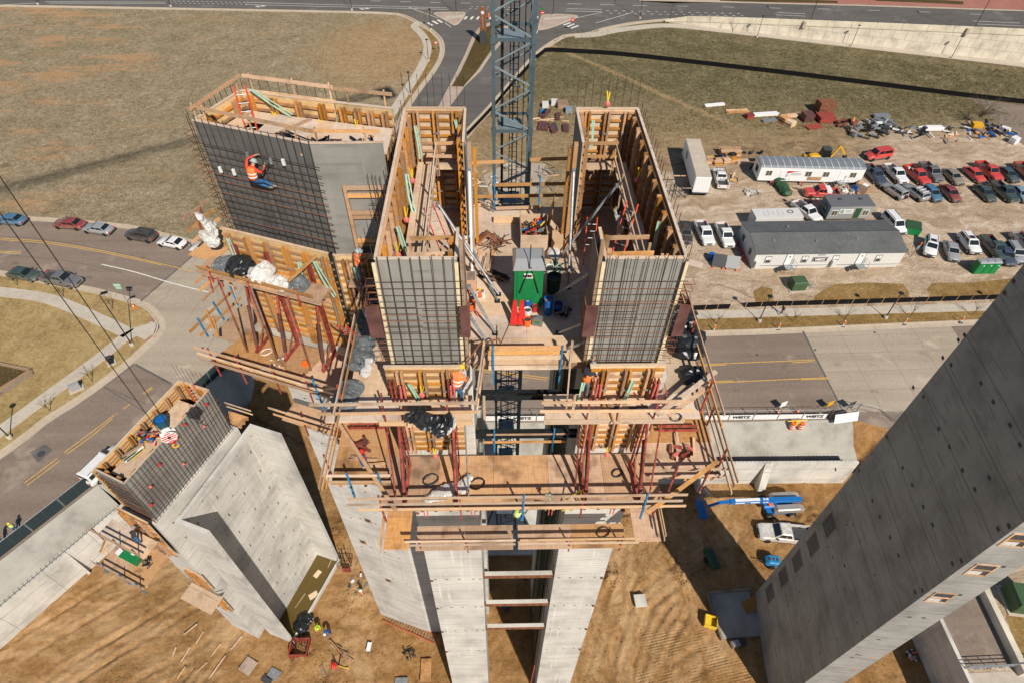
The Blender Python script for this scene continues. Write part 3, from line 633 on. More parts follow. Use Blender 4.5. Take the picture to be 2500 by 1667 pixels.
def amark(px, py, qx, qy, w=.14, mat='paint_w', flat=False):
    f = (lambda a, b: G(a, b, .012)) if flat else (lambda a, b: AP(a, b, .02))
    p, q = f(px, py), f(qx, qy); d = (q-p).xy.normalized(); n = Vector((-d.y, d.x))*w/2; m = MB(); m.quad((p.x-n.x,p.y-n.y,p.z),(q.x-n.x,q.y-n.y,q.z),(q.x+n.x,q.y+n.y,q.z),(p.x+n.x,p.y+n.y,p.z))
    o = m.build('lane_line', M[mat]); o['kind'] = 'structure'
    if o.data.polygons[0].normal.z < 0: o.data.flip_normals()
for x in (0, 400, 800, 1200): pass
amark(110,5,405,6,.16,flat=True) ; amark(120,8.5,405,9,.16,flat=True)
amark(600,6.5,1090,20,.16,flat=True); amark(600,12,1095,24,.16,flat=True)
for i in range(17): x = 412+11.4*i; y = 3.5+i*.2; amark(x,y,x+4.5,y+.1,.2,flat=True); amark(x+4,y+4.5,x+8.5,y+4.6,.2,flat=True)
for x, y in ((905,3),(977,5),(1050,6.5),(1124,8)): amark(x,y,x+25,y+.6,.16,flat=True)
amark(0,13,90,8,.18,flat=True); amark(998,18.5,1070,45,.16,flat=True); amark(1086,56,1101,67,.16,flat=True); amark(1303,97,1314,73,.16,flat=True)
for i in range(9): amark(1150+13*i,17+.25*i,1155+13*i,17.1+.25*i,.2,flat=True); amark(1146+13*i,22+.25*i,1151+13*i,22.1+.25*i,.2,flat=True)
for x, y in ((1385,10),(1465,12),(1545,14)): amark(x,y,x+35,y+.8,.16,flat=True)
amark(1385,22,1470,24,.16,flat=True); amark(1380,27.5,1470,29.5,.16,flat=True); amark(1380,50,1470,31,.16,flat=True); amark(1454,57,1545,31,.16,flat=True)
for (x0,y0,x1,y1) in ((1044,56,1056,63),(1056,52,1069,59),(1068,49,1080,56)): amark(x0,y0,x1,y1,.6,flat=True)
for x in (1137,1152,1167,1183,1198,1310): amark(x-3,48,x+3,41,.55,flat=True)
for (x0,y0,x1,y1) in ((1376,62,1393,56),(1385,66,1402,59),(1394,70,1412,63)): amark(x0,y0,x1,y1,.55,flat=True)
for i in range(17): amark(1480+20*i,26.5+.45*i,1487+20*i,26.7+.45*i,.2,flat=i<6); amark(1488+20*i,33+.4*i,1495+20*i,33.2+.4*i,.2,flat=i<6)
for x, y in ((1652,15.5),(1764,17.5),(1878,20),(1997,22),(2118,25.5),(2242,29.5),(2368,35)): amark(x,y,x+29,y+1,.16)
amark(1895,31.5,2490,57,.16); amark(1895,37,2500,64.5,.16)
# turn arrows
for x, y in ((636,15.5),(890,21.5)):
    p = G(x,y,.013); m = MB(); m.add([(p.x-1.3,p.y-.12,p.z),(p.x+.5,p.y-.12,p.z),(p.x+.5,p.y+.12,p.z),(p.x-1.3,p.y+.12,p.z),(p.x+.3,p.y-.5,p.z),(p.x+1.5,p.y,p.z),(p.x+.3,p.y+.5,p.z),(p.x-.5,p.y-.9,p.z),(p.x+.2,p.y-.7,p.z)], [(0,1,2,3),(4,5,6),(0,7,8)]); o = m.build('turn_arrow', M['paint_w']); o['kind'] = 'structure'
# far median of brick and planting
mm = MB()
def far_strip(name, pts, mat, dz, h=None):
    P = [AP(a, b, dz) for a, b in pts]; m = MB()
    k = len(P)//2; m.add([tuple(p) for p in P], [(i, i+1, 2*k-2-i, 2*k-1-i) for i in range(k-1)]); o = m.build(name, mat); o['kind'] = 'structure'
    if o.data.polygons[0].normal.z < 0: o.data.flip_normals()
far_strip('median_kerb', [(1560,2.5),(1800,8),(2100,15.5),(2500,28.5),(2500,-30),(2100,-30),(1800,-30),(1560,-30)], M['kerb'], .06)
far_strip('median_brick', [(1700,2),(1900,6.5),(2200,14.5),(2500,25),(2500,-30),(2200,-30),(1900,-30),(1700,-30)], M['brick_red'], .09)
for pts in ([(1560,-1),(1700,1.5),(1850,5),(2045,8),(2045,3),(1850,-4),(1700,-6),(1560,-8)], [(2138,2.5),(2200,5),(2300,9),(2352,11.5),(2352,4),(2300,1),(2200,-4),(2138,-5)]): far_strip('median_planting', pts, M['mulch'], .13)
# ================================================================== concrete cores, forms, platforms
V = Vector
class Fr:
    """a working frame on a wall face: o = plan origin, u along the face, n out of the face"""
    def __init__(s, o, u, n): s.o = V((o[0], o[1], 0)); s.u = V((u[0], u[1], 0)).normalized(); s.n = V((n[0], n[1], 0)).normalized()
    def p(s, a, b, z): q = s.o + s.u * a + s.n * b; return V((q.x, q.y, z))
    def uv(s, px, py, b):
        """sight onto the plane n = b: returns (u, z)"""
        q = GP(px, py, s.p(0, b, 0), s.n); return (q - s.o).dot(s.u), q.z
def bbeam(name, p, q, w, h, mat, parent, up=(0, 0, 1)): return MB().beam(p, q, w, h, up).build(name, M[mat], parent)
def slabbox(fr, a0, a1, b0, b1, z0, z1): 
    m = MB(); P = [fr.p(a0,b0,z0), fr.p(a1,b0,z0), fr.p(a1,b1,z0), fr.p(a0,b1,z0), fr.p(a0,b0,z1), fr.p(a1,b0,z1), fr.p(a1,b1,z1), fr.p(a0,b1,z1)]
    return m.add(P, [(0,3,2,1),(4,5,6,7),(0,1,5,4),(1,2,6,5),(2,3,7,6),(3,0,4,7)])
def gang_form(label, fr, a0, a1, z0, z1, pairs, hstep=.34, dirn=1, cap=True, face='formface', group=None, back='form_osb', vmat='form_yel', hmat='form_yel'):
    """one gang form: face sheet on n=0, timber beams and doubled walers standing off towards dirn*n"""
    t = thing('gang_form', label, 'formwork', fr.p((a0+a1)/2, 0, z0), group=group, world=True); d = dirn
    slabbox(fr, a0, a1, 0, d*.022, z0, z1).build('face_sheet', M[face], t)
    slabbox(fr, a0+.01, a1-.01, d*.024, d*.05, z0+.01, z1-.01).build('back_sheet', M[back], t)
    z = z0 + .14; k = 0
    while z < z1 - .06:
        slabbox(fr, a0+.03, a1-.03, d*.052, d*.145, z-.045, z+.045).build('beam', M[hmat], t); z += hstep
    for a in pairs:
        for s in (-.085, .085): slabbox(fr, a+s-.045, a+s+.045, d*.148, d*.30, z0+.05+random.uniform(-.05,.05), z1-.04-random.uniform(0,.06)).build('waler', M[vmat], t)
        for zz in (z0+(z1-z0)*.22, z0+(z1-z0)*.5, z0+(z1-z0)*.8): slabbox(fr, a-.1, a+.1, d*.303, d*.335, zz-.035, zz+.035).build('clamp_plate', M['galv'], t)
    if cap: slabbox(fr, a0-.02, a1+.02, -d*.03, d*.075, z1+.003, z1+.045).build('top_board', M['ply_pale'], t)
    return t
def rebar_mat(label, fr, a0, a1, z0, z1, va, hz, over=.5, b=.10, r=.013, hook=0., group=None, extra=()):
    t = thing('rebar_mat', label, 'rebar', fr.p((a0+a1)/2, b, z0), group=group, world=True)
    n = max(2, int(round((a1-a0)/va))+1)
    for i in range(n):
        a = a0 + (a1-a0)*i/(n-1); o = over + random.uniform(-.06,.08)
        MB().tube(fr.p(a+random.uniform(-.02,.02), b, z0), fr.p(a+random.uniform(-.03,.03), b+random.uniform(-.02,.02), z1+o), r, 5).build('vertical_bar', M['rebar'], t)
    z = z0 + .12
    while z < z1 - .35:
        j = random.uniform(-.03,.03); MB().tube(fr.p(a0-.12-hook, b+.03, z+j), fr.p(a1+.12+hook, b+.03, z+j+random.uniform(-.03,.03)), r, 5).build('horizontal_bar', M['rust' if random.random() < .35 else 'rebar'], t); z += hz
    for (e0, e1, ez) in extra: MB().tube(fr.p(e0, b+.05, ez), fr.p(e1, b+.05, ez), r*1.05, 5).build('splice_bar', M['rebar'], t)
    return t
def bend(pts, r, n=5):
    """one continuous bent bar through pts"""
    P = [Vector(p) for p in pts]; rings = []
    for i, p in enumerate(P):
        d = (P[min(i+1,len(P)-1)] - P[max(i-1,0)]).normalized(); u = Vector((0,0,1)) if abs(d.z) < .9 else Vector((1,0,0)); a = d.cross(u).normalized(); b = a.cross(d); rings.append([p + a*(r*math.cos(2*math.pi*k/n)) + b*(r*math.sin(2*math.pi*k/n)) for k in range(n)])
    return MB().loft(rings)
def platform(label, name='work_platform', group=None, at=(0,0,0)): return thing(name, label, 'platform', at, group=group, world=True)
def deck(t, poly, z, mat='ply', th=.06, joists=True, split=None):
    """plywood deck: one sheet per 2.44 m; poly is a quad a,b,c,d with a-b and d-c long"""
    a, b, c, d = [V((p[0], p[1])) for p in poly]; L = (b-a).length; n = split or max(1, round(L/2.2))
    for i in range(n):
        g = .006 / max(L, .1); p, q = i/n + g, (i+1)/n - g
        MB().prism([a.lerp(b,p), a.lerp(b,q), d.lerp(c,q), d.lerp(c,p)], z-th+random.uniform(-.004,0), z+random.uniform(-.006,.006)).build('deck_sheet', M[mat], t)
    if joists:
        for u in (.12, .5, .88):
            p = a.lerp(d, u); q = b.lerp(c, u); MB().beam((p.x,p.y,z-th-.1), (q.x,q.y,z-th-.1), .1, .18).build('joist', M['lumber'], t)
def rail(t, pts, zs, post=(), mat='lumber', pmat='red', w=.04, h=.14, over=.3, toe=None, postlen=1.25, base=None, lean=0.):
    """guard rail boards through pts (plan) at heights zs; posts at fractions along the line"""
    P = [V((p[0], p[1])) for p in pts]
    for z in zs:
        for a, b in zip(P, P[1:]):
            d = (b-a).normalized(); j1, j2 = over*random.uniform(.3,1.3), over*random.uniform(.3,1.3); dz = random.uniform(-.03,.03)
            MB().beam((a.x-d.x*j1, a.y-d.y*j1, z+dz), (b.x+d.x*j2, b.y+d.y*j2, z-dz), w, h).build('rail_board', M[mat if random.random() < .75 else 'lumber_pale'], t)
    a, b = P[0], P[-1]
    for f in post:
        p = a.lerp(b, f); d = (b-a).normalized(); nn = V((-d.y, d.x))*.05; zb = (base if base is not None else min(zs)-.7)
        MB().beam((p.x+nn.x, p.y+nn.y, zb-.25), (p.x+nn.x*1.4, p.y+nn.y*1.4, max(zs)+.12), .055, .07).build('post', M[pmat], t)

def mitre(poly, th):
    """inner outline of a ring of walls"""
    n = len(poly); out_ = []; A = sum(poly[i][0]*poly[(i+1) % n][1]-poly[(i+1) % n][0]*poly[i][1] for i in range(n)); sg = 1 if A > 0 else -1
    for i in range(n):
        p0, p1, p2_ = V(poly[i-1]), V(poly[i]), V(poly[(i+1) % n]); d0 = (p1-p0).normalized(); d1 = (p2_-p1).normalized(); n0 = V((-d0.y,d0.x))*sg; n1 = V((-d1.y,d1.x))*sg; b = (n0+n1); b = b/max(.2, b.dot(n0)); out_.append(p1+b*th)
    return out_
# --- the central core: two shafts tied by beams
core = thing('elevator_core', 'tall pale concrete twin elevator core in the middle', 'building', (1.2,19.8,PIT), world=True)
CT = 42.05
def wallbox(name, x0, x1, y0, y1, z0, z1, mat, par):
    lifts = []; z = z0
    while z < z1-.01:
        zz = min(z1, z+4.72); MB().box(x0, x1, y0, y1, z+.012, zz).build(name, M[mat], par); z = zz
for (x0, x1, op) in ((-4.1,-.92,1), (3.4,6.42,-1)):
    wallbox('front_wall', x0, x1, 14.62, 14.95, PIT, CT, 'conc', core); wallbox('back_wall', x0, x1, 24.75, 25.08, PIT, CT, 'conc', core)
    if op == 1: wallbox('side_wall', x0, x0+.33, 14.95, 24.75, PIT, CT, 'conc', core); sx0, sx1 = x1-.33, x1
    else: wallbox('side_wall', x1-.33, x1, 14.95, 24.75, PIT, CT, 'conc', core); sx0, sx1 = x0, x0+.33
    wallbox('return_wall', sx0, sx1, 14.95, 16.7, PIT, CT, 'conc', core); wallbox('return_wall', sx0, sx1, 21.9, 24.75, PIT, CT, 'conc', core)
for k, z in enumerate((40.75, 38.05, 32.3, 22.85, 18.15, 13.45)):
    blk = k < 2; m = 'steel_dk' if blk else 'rust'
    b = MB(); b.box(-.915, 3.395, 14.68, 14.90, z-.20, z-.17); b.box(-.915, 3.395, 14.68, 14.90, z+.17, z+.2); b.box(-.915, 3.395, 14.77, 14.81, z-.17, z+.17)
    o = b.build('tie_beam', M[m], core)
    if not blk:
        MB().box(-.80, 3.28, 14.70, 14.95, z+.203, z+.235).build('concrete_crust', M['conc_low'], o)
for (X0, X1) in ((-4.1,-.92), (3.4,6.42)):                                     # tie holes and anchor pockets on the front faces
    for z in (22.8, 18.1, 13.4, 27.5, 8.7, 31.5):
        for f in (.1, .32, .55, .82, .95): x = X0 + (X1-X0)*f; MB().box(x-.07, x+.07, 14.605, 14.63, z-.035, z+.035).build('anchor_pocket', M['dkgrey'], core)
        for f in ((.03,) if X0 < 0 else (.97,)): x = X0 + (X1-X0)*f; MB().lathe([(.10,0),(.10,.05)], (0,0,0), 8).build('anchor_cone', M['rust'], core).matrix_basis = Matrix.Translation((x, 14.6, z-.1)) @ Matrix.Rotation(R(90), 4, 'X')
# rebar curtain stored in the right shaft opening
rb = thing('rebar_curtain', 'green coated reinforcing bars standing in the right shaft opening', 'rebar', (3.3,18,PIT), world=True)
for i in range(26): y = 15.3+i*.26; x = 3.28+random.uniform(-.08,.05); MB().tube((x, y, PIT+.2), (x+random.uniform(-.05,.05), y+random.uniform(-.1,.1), 35+random.uniform(-2,1)), .022, 4).build('bar', M['green_dk'] if i % 3 else M['rebar'], rb)

FL = Fr((-4.03,14.30), (1,0), (0,-1)); FRr = Fr((3.38,14.30), (1,0), (0,-1))
# outer front forms (dropped one lift, standing against the cast walls)
for fr, w, side in ((FL, 2.72, 'left'), (FRr, 2.72, 'right')):
    gang_form('orange timber gang form on the front of the %s shaft' % side, fr, 0, w, 37.75, 43.1, [w*.2, w*.5, w*.8], .36, 1, group='gang forms on the core', cap=True, face='formface')
# inner forms of the two shafts, with bar mats in front of their faces
ZT = 47.5; ZB = 42.55
FI = [('left', -3.79, -1.25, 1), ('right', 3.44, 6.04, -1)]
for side, x0, x1, op in FI:
    fr = Fr((x0,14.94), (1,0), (0,-1)); w = x1-x0
    gang_form('grey faced inner form behind bars at the front of the %s shaft' % side, fr, 0, w, ZB-.3, ZT, [w*.25, w*.75], .36, -1, cap=True)
    frb = Fr((x0,24.72), (1,0), (0,1)); gang_form('inner form closing the far end of the %s shaft' % side, frb, 0, w, ZB, ZT, [w*.18, w*.5, w*.82], .36, -1)
    xs = x0 if op == 1 else x1; frs = Fr((xs,14.98), (0,1), (-op,0)); gang_form('long inner form along the outer side of the %s shaft' % side, frs, .1, 9.6, ZB, ZT, [.6+i*.94 for i in range(10)], .36, -1)
    xr = x1+.02 if op == 1 else x0-.02; frr = Fr((xr,14.98), (0,1), (op,0)); gang_form('short inner return form at the near corner of the %s shaft' % side, frr, .08, 1.5, ZB, ZT, [.4, 1.1], .36, -1); gang_form('short inner return form at the far corner of the %s shaft' % side, frr, 7.0, 9.6, ZB, ZT, [7.4, 8.4, 9.3], .36, -1)
    ex = ([(-.1,1.1,45.55),(0,1.15,45.25),(-.1,1.2,44.95),(0,1.25,44.65),(-.1,1.2,44.35),(1.3,w+.1,45.7),(1.35,w,45.4),(1.3,w+.1,45.1),(1.35,w,44.8),(1.3,w+.1,44.5)] if op == 1 else [(-.1,1.35,45.6),(0,1.3,45.3),(-.1,1.4,45.0),(0,1.35,44.7),(-.1,1.3,44.4),(0,1.3,44.1)])
    rebar_mat('dark bar mat over the front face of the %s shaft' % side, fr, .08, w-.06, ZB-.2, ZT-.35, .33 if op == 1 else .29, .30, .55, .12, .014, .12, extra=ex)
    if op == -1: rebar_mat('second layer of bars over the front face of the right shaft', fr, .2, w-.16, ZB-.2, ZT-.3, .58, 1.1, .45, .24, .013)
    rebar_mat('starter bars rising above the far end of the %s shaft' % side, frb, 0, w, ZB, ZT+.2, .33, .5, 1.15, .16, .012)
    rebar_mat('bar mat along the outer side of the %s shaft' % side, frs, .2, 9.6, ZB-.3, ZT-.2, .42, .45, .55, .13, .013)
    for a in (-.04, w-.0):                                                     # foam strips at the corners
        o = slabbox(fr, a-.06, a+.06, .02, .09, ZB-.2, ZT-.12).build('foam_strip', M['cream']); tag(o, 'cream foam strip on the %s edge of the %s shaft face' % ('left' if a < .5 else 'right', side), 'foam strip')
    hkt = thing('hook_bar_row', 'row of bent hook bars beside the %s shaft face' % side, 'rebar', fr.p(0 if op == 1 else w,.2,ZB), world=True)
    for i in range(14): z = ZB+.1+i*.3; s = -.42 if op == 1 else w+.42; e = -.05 if op == 1 else w+.05; bend([fr.p(e,.2,z), fr.p(s,.2,z), fr.p(s,-.1,z+.06), fr.p(e,-.1,z+.06)], .013).build('hook_bar', M['rust'], hkt)
    # bent bars standing over the top edge
    # embed plates
for n, (px, py, X0, X1, zz) in enumerate(((0,0,-4.35,-3.87,0), (0,0,-1.22,-.92,0), (0,0,2.98,3.4,0), (0,0,6.12,6.5,0))):
    t = thing('embed_plate', ['purple steel embed plate left of the left shaft face', 'purple steel embed plate right of the left shaft face', 'purple steel embed plate left of the right shaft face', 'purple steel embed plate right of the right shaft face'][n], 'steel plate', (X0,14.6,44), world=True)
    MB().box(X0, X1, 14.60, 14.63, 44.25, 45.75).build('plate', M['plate'], t); s = X1 if n in (1, 3) else X0
    MB().box(s-.015, s+.015, 14.63, 15.05, 44.25, 45.75).build('flange', M['rust'], t)
for n, x in enumerate((-1.08, 3.28)):                                          # timber ends of the returns facing the deck
    t = thing('form_post', ['brown edge beam at the inner side of the left shaft', 'brown edge beam at the inner side of the right shaft'][n], 'timber', (x,14.8,42), world=True); MB().box(x-.06, x+.06, 14.9, 15.02, 41.9, 48.2).build('timber', M['wood_old'], t); MB().box(x-.02, x+.02, 15.03, 16.5, 42.6, 47.3).build('ply_sheet', M['wood_old'], t)
# catwalks and inner boards
def board_walk(label, quads, z, mat='ply_pale'):
    t = platform(label, 'catwalk', at=(quads[0][0][0], quads[0][0][1], z))
    for q in quads: MB().prism(q, z-.05, z).build('plank', M[mat], t)
    return t
cw = board_walk('pale plank catwalk along the inside of the left shaft', [[(-3.30,15.3),(-3.05,15.3),(-3.05,23.4),(-3.30,23.4)], [(-3.03,15.4),(-2.78,15.4),(-2.78,23.2),(-3.03,23.2)], [(-2.76,15.3),(-2.51,15.3),(-2.51,23.4),(-2.76,23.4)]], 45.75)
rail(cw, [(-2.42,15.4),(-2.42,23.2)], [46.3,46.85], (.03,.35,.66,.97), 'lumber_pale', 'wood_old', over=.05)
cb = board_walk('pale plank landing across the far end of the left shaft', [[(-2.5,22.9),(-1.45,22.9),(-1.45,23.2),(-2.5,23.2)], [(-2.5,23.22),(-1.45,23.22),(-1.45,23.5),(-2.5,23.5)]], 45.75)
rail(cb, [(-2.4,22.86),(-1.3,22.86)], [46.35,46.95], (.02,.98), 'lumber', 'lumber', over=.15)
cw = board_walk('pale plank catwalk along the inside of the right shaft', [[(5.05,15.3),(5.32,15.3),(5.32,23.4),(5.05,23.4)], [(5.34,15.3),(5.6,15.3),(5.6,23.4),(5.34,23.4)]], 45.75)
rail(cw, [(4.96,15.4),(4.96,23.2)], [46.3,46.85], (.03,.35,.66,.97), 'lumber_pale', 'wood_old', over=.05)
cb = board_walk('pale plank landing across the far end of the right shaft', [[(3.75,22.9),(5.0,22.9),(5.0,23.25),(3.75,23.25)], [(3.75,23.27),(5.0,23.27),(5.0,23.5),(3.75,23.5)]], 45.75)
rail(cb, [(3.6,22.86),(5.0,22.86)], [46.35,46.95], (.02,.98), 'lumber', 'lumber', over=.1)
for n, (xa, xb) in enumerate(((-2.9,-1.4), (3.5,5.2))):
    t = thing('guard_boards', ['two orange boards across the near end of the left shaft', 'two orange boards across the near end of the right shaft'][n], 'guard rail', (xa,16.2,47), world=True)
    for y in (15.75, 16.6): bbeam('rail_board', (xa,y,47.0), (xb,y,47.05), .06, .15, 'lumber', t)
    for x in (xa+.05, xb-.05): bbeam('post', (x,16.2,45.6), (x,16.2,47.1), .09, .06, 'lumber', t)
# orange corner beams at the far returns
for n, x in enumerate((-1.02, 3.14)):
    t = thing('corner_beam', ['tall orange timber at the far inner corner of the left shaft', 'tall orange timber at the far inner corner of the right shaft'][n], 'timber', (x,22,42.5), world=True)
    bbeam('beam', (x,21.75,42.5), (x,21.75,47.6), .16, .16, 'lumber', t, (1,0,0)); bbeam('beam', (x+(.2 if n == 0 else -.2),21.9,42.5), (x+(.2 if n == 0 else -.2),21.9,47.3), .13, .13, 'form_yel', t, (1,0,0))

# --- main deck between the shafts
md = platform('broad plywood working deck between the two shafts', at=(1.2,19,42.5))
for i in range(4):
    for j in range(8):
        x0 = -3.3+i*2.24; y0 = 15.0+j*1.22
        if -3.4 < x0 and not (j == 0 and i in ()): MB().box(x0+.005, x0+2.235, y0+.005, y0+1.215, 42.42, 42.5+random.uniform(-.006,.006)).build('deck_sheet', M['ply_pale'], md)
MB().box(-.88, 3.36, 14.97, 15.1, 42.1, 42.41).build('edge_joist', M['lumber'], md)
gf = thing('guard_boards', 'stacked pale boards guarding the front edge of the main deck', 'guard rail', (1.2,14.5,42.5), world=True)
for z, y, dx in ((42.75,14.5,0), (43.02,14.52,.1), (43.3,14.5,-.05), (43.85,14.46,.15), (43.58,14.5,0)): bbeam('board', (-.30+dx*.3,y,z), (2.30+dx,y,z), .05, .21, 'lumber_pale' if z < 43.4 else 'lumber', gf)
for x in (-.12, 2.32): bbeam('clamp', (x,14.42,41.9), (x,14.42,44.0), .06, .07, 'blue', gf)
for n, (xa, xb) in enumerate(((-.45,-.72), (2.72,2.45))):
    t = thing('side_guard', ['long pale board along the left side of the front gap', 'long pale board along the right side of the front gap'][n], 'guard rail', (xa,14,42), world=True)
    bbeam('board', (xa,15.0,43.6), (xb,12.95,42.75), .05, .2, 'lumber_pale', t); bbeam('board', (xa+.02,14.9,43.0), (xb+.02,13.0,42.2), .05, .15, 'lumber', t)
    for y, z in ((14.85,43.7), (13.05,42.9)): bbeam('post', (xa,y,z-1.3), (xa,y,z+.05), .09, .05, 'lumber_pale', t)

# --- front platforms of the core
UZ, LZ, TZ = 41.5, 36.9, 32.2
up1 = platform('plywood walkway in front of the left shaft with worker on it', at=(-3,13.6,UZ)); deck(up1, [(-6.25,13.08),(-.92,13.08),(-.92,14.22),(-6.25,14.22)], UZ, 'ply_pale')
bbeam('fascia_board', (-4.3,13.04,UZ-.12), (-.9,13.04,UZ-.12), .05, .26, 'lumber_pale', up1); rail(up1, [(-6.2,13.0),(-1.05,13.0)], [42.08,42.62], (.42,.86), 'lumber_pale', 'red', base=41.0)
up2 = platform('plywood walkway in front of the right shaft with stencilled marks', at=(5,13.6,UZ)); deck(up2, [(1.75,13.08),(7.5,13.08),(7.5,14.22),(1.75,14.22)], UZ, 'ply_pale')
bbeam('fascia_board', (1.7,13.04,UZ-.12), (6.9,13.04,UZ-.12), .05, .26, 'lumber_pale', up2); rail(up2, [(1.9,13.0),(6.8,13.0)], [42.08,42.62], (.28,.78), 'lumber_pale', 'red', base=41.0)
for k, (x, y, w, h) in enumerate(((4.2,13.45,.3,.22),(4.9,13.42,.3,.2),(5.2,13.55,.42,.12),(4.35,13.7,.5,.1))): MB().box(x,x+w,y,y+h,UZ+.008,UZ+.011).build('stencil_mark', M['dkgrey'], up2)
lo = platform('wide plywood lower platform across the front of the core', at=(1,13,LZ)); deck(lo, [(-4.8,11.9),(6.8,11.9),(6.8,14.45),(-4.8,14.45)], LZ, 'ply', split=5)
rail(lo, [(-5.4,11.8),(7.2,11.8)], [37.2,37.62,38.1], (.06,.31,.70,.94), 'lumber_pale', 'red', base=36.4, over=.5)
for x in (1.03, 5.9): bbeam('clamp', (x,11.72,36.3), (x,11.78,38.3), .06, .08, 'blue', lo)
rail(lo, [(-.35,14.7),(2.65,14.7)], [37.55,38.15], (), 'lumber'); 
for x in (-.12, 2.4): bbeam('clamp', (x,14.62,36.9), (x,14.66,38.6), .06, .07, 'blue', lo)
for n, (xa, xb, ya, yb) in enumerate(((-6.95,-4.15,13.15,18.6), (6.5,9.55,13.25,18.6))):
    t = platform(['plywood lower platform at the left side of the core', 'plywood lower platform at the right side of the core'][n], at=((xa+xb)/2,ya,LZ)); deck(t, [(xa,ya),(xa,yb),(xb,yb),(xb,ya)], LZ-.02, 'ply', split=3)
    xo = xa-.05 if n == 0 else xb+.05; rail(t, [(xo,ya),(xo,yb)], [37.3,37.75,38.2], (.1,.5,.9), 'lumber', 'red', base=36.3, over=.9); rail(t, [(xa,ya-.06),(xb-.4 if n == 0 else xb,ya-.06)], [37.15,37.65], (), 'lumber_pale', over=.2)
    for f in (.3, .75): x = xa+(xb-xa)*f; bbeam('clamp', (x,ya-.12,36.0), (x,ya-.1,37.95), .07, .08, 'blue' if n == 0 else 'red', t)
    # timber brace lying across the platform
    if n == 0: bbeam('brace_board', (-6.9,15.6,37.9), (-4.0,11.6,37.4), .16, .06, 'lumber', t)
    else: bbeam('brace_board', (9.0,13.2,38.3), (6.0,11.5,37.2), .16, .06, 'lumber', t)
for n, (xa, xb) in enumerate(((-3.85,.72), (.95,6.05))):
    t = platform(['hanging plywood platform below the left shaft forms', 'hanging plywood platform below the right shaft forms'][n], at=((xa+xb)/2,13,TZ)); deck(t, [(xa,12.3),(xb,12.3),(xb,13.5),(xa,13.5)], TZ, 'ply', split=2)
    rail(t, [(xa+(-.35 if n == 0 else .1),12.36),(xb+(.05 if n == 0 else .5),12.36)], [32.6,33.0], (.12,.56) if n == 0 else (.42,.86), 'lumber_pale', 'red', base=31.9, over=.05)
    for x in ((xa+.4, xb-1.9) if n == 0 else (xa+1.6, xb-.5)):
        for s in (-.08, .08): MB().tube((x+s,14.0,TZ), (x+s,13.9,LZ), .03, 5).build('hanger', M['pink'], t)
for n, (xa, xb, ya, yb) in enumerate(((-5.35,-4.15,12.4,15.6), (6.5,7.75,12.6,15.6))):
    t = platform(['hanging plywood platform at the left corner of the core', 'hanging plywood platform at the right corner of the core'][n], at=((xa+xb)/2,ya,TZ)); deck(t, [(xa,ya),(xa,yb),(xb,yb),(xb,ya)], TZ-.03, 'ply', split=2)
    xo = xa-.04 if n == 0 else xb+.04; rail(t, [(xo,ya),(xo,yb)], [32.6,33.0], (.5,), 'lumber', 'red', base=31.9, over=.4)
    # upper side platforms (z = UZ) beside the shafts
for n, (xa, xb, ya, yb) in enumerate(((-5.55,-4.12,14.25,20.2), (6.48,7.85,14.25,21.0))):
    t = platform(['upper walkway along the left side of the core with black tarp', 'upper walkway along the right side of the core with black tarp'][n], at=((xa+xb)/2,ya,UZ)); deck(t, [(xa,ya),(xa,yb),(xb,yb),(xb,ya)], UZ-.02, 'ply_pale', split=3)
    xo = xa-.06 if n == 0 else xb+.06; rail(t, [(xo,ya-1.6),(xo,yb)], [42.05,42.6], (.15,.5,.88), 'lumber', 'red_or', base=40.9, over=.4)
    if n == 1:
        bbeam('brace_board', G(1604,1012,42.0), G(1748,906,42.3), .17, .06, 'lumber_pale', t); bbeam('brace_board', G(1632,1014,41.9), G(1745,932,42.2), .15, .06, 'lumber', t)
# strongbacks, props and knee braces in front of the two outer forms
def strongback(label, x, par=None, fr=None, a=0, z0=36.9, z1=43.0, foot=2.0, b=.42):
    t = thing('strongback', label, 'bracket', fr.p(a,b,z0), group='red strongbacks and props', world=True)
    for s in (-.07, .07): MB().beam(fr.p(a+s,b,z0+.1), fr.p(a+s,b,z1-.2), .05, .12, (fr.n.x,fr.n.y,0)).build('channel', M['red'], t)
    MB().tube(fr.p(a,b+.08,z1-1.9), fr.p(a,b+foot*.92,z0+.12), .055, 8).build('prop', M['red'], t); MB().tube(fr.p(a,b+.5,z1-3.4), fr.p(a,b+foot*.82,z0+.55), .085, 8).build('prop_sleeve', M['plate'], t)
    MB().beam(fr.p(a,b,z0+.16), fr.p(a,b+foot,z0+.13), .12, .14).build('sill', M['red'], t); MB().beam(fr.p(a,b+.1,z0+1.0), fr.p(a,b+.75,z0+.2), .06, .06).build('knee', M['rust'], t)
    return t
for fr, w, s_, aa in ((FL, 2.72, 'left', (.28, 2.35)), (FRr, 2.72, 'right', (.2, 2.4))):
    for k, a in enumerate(aa): strongback('red strongback and prop at the %s side of the %s shaft form' % (('left','right')[k], s_), 0, fr=fr, a=a)
    for k, a in enumerate((aa[0]-.45, aa[1]+.45)):
        t = thing('push_prop', 'slim %s prop beside the %s shaft form' % (('red','grey') [k if s_ == 'left' else 0] + (' outer' if k else ' near'), s_), 'prop', fr.p(a,.5,36.9), world=True)
        MB().tube(fr.p(a,.5,42.2), fr.p(a+.05,1.9,37.0), .035, 6).build('tube', M['galv' if (k and s_ == 'left') else 'red'], t)
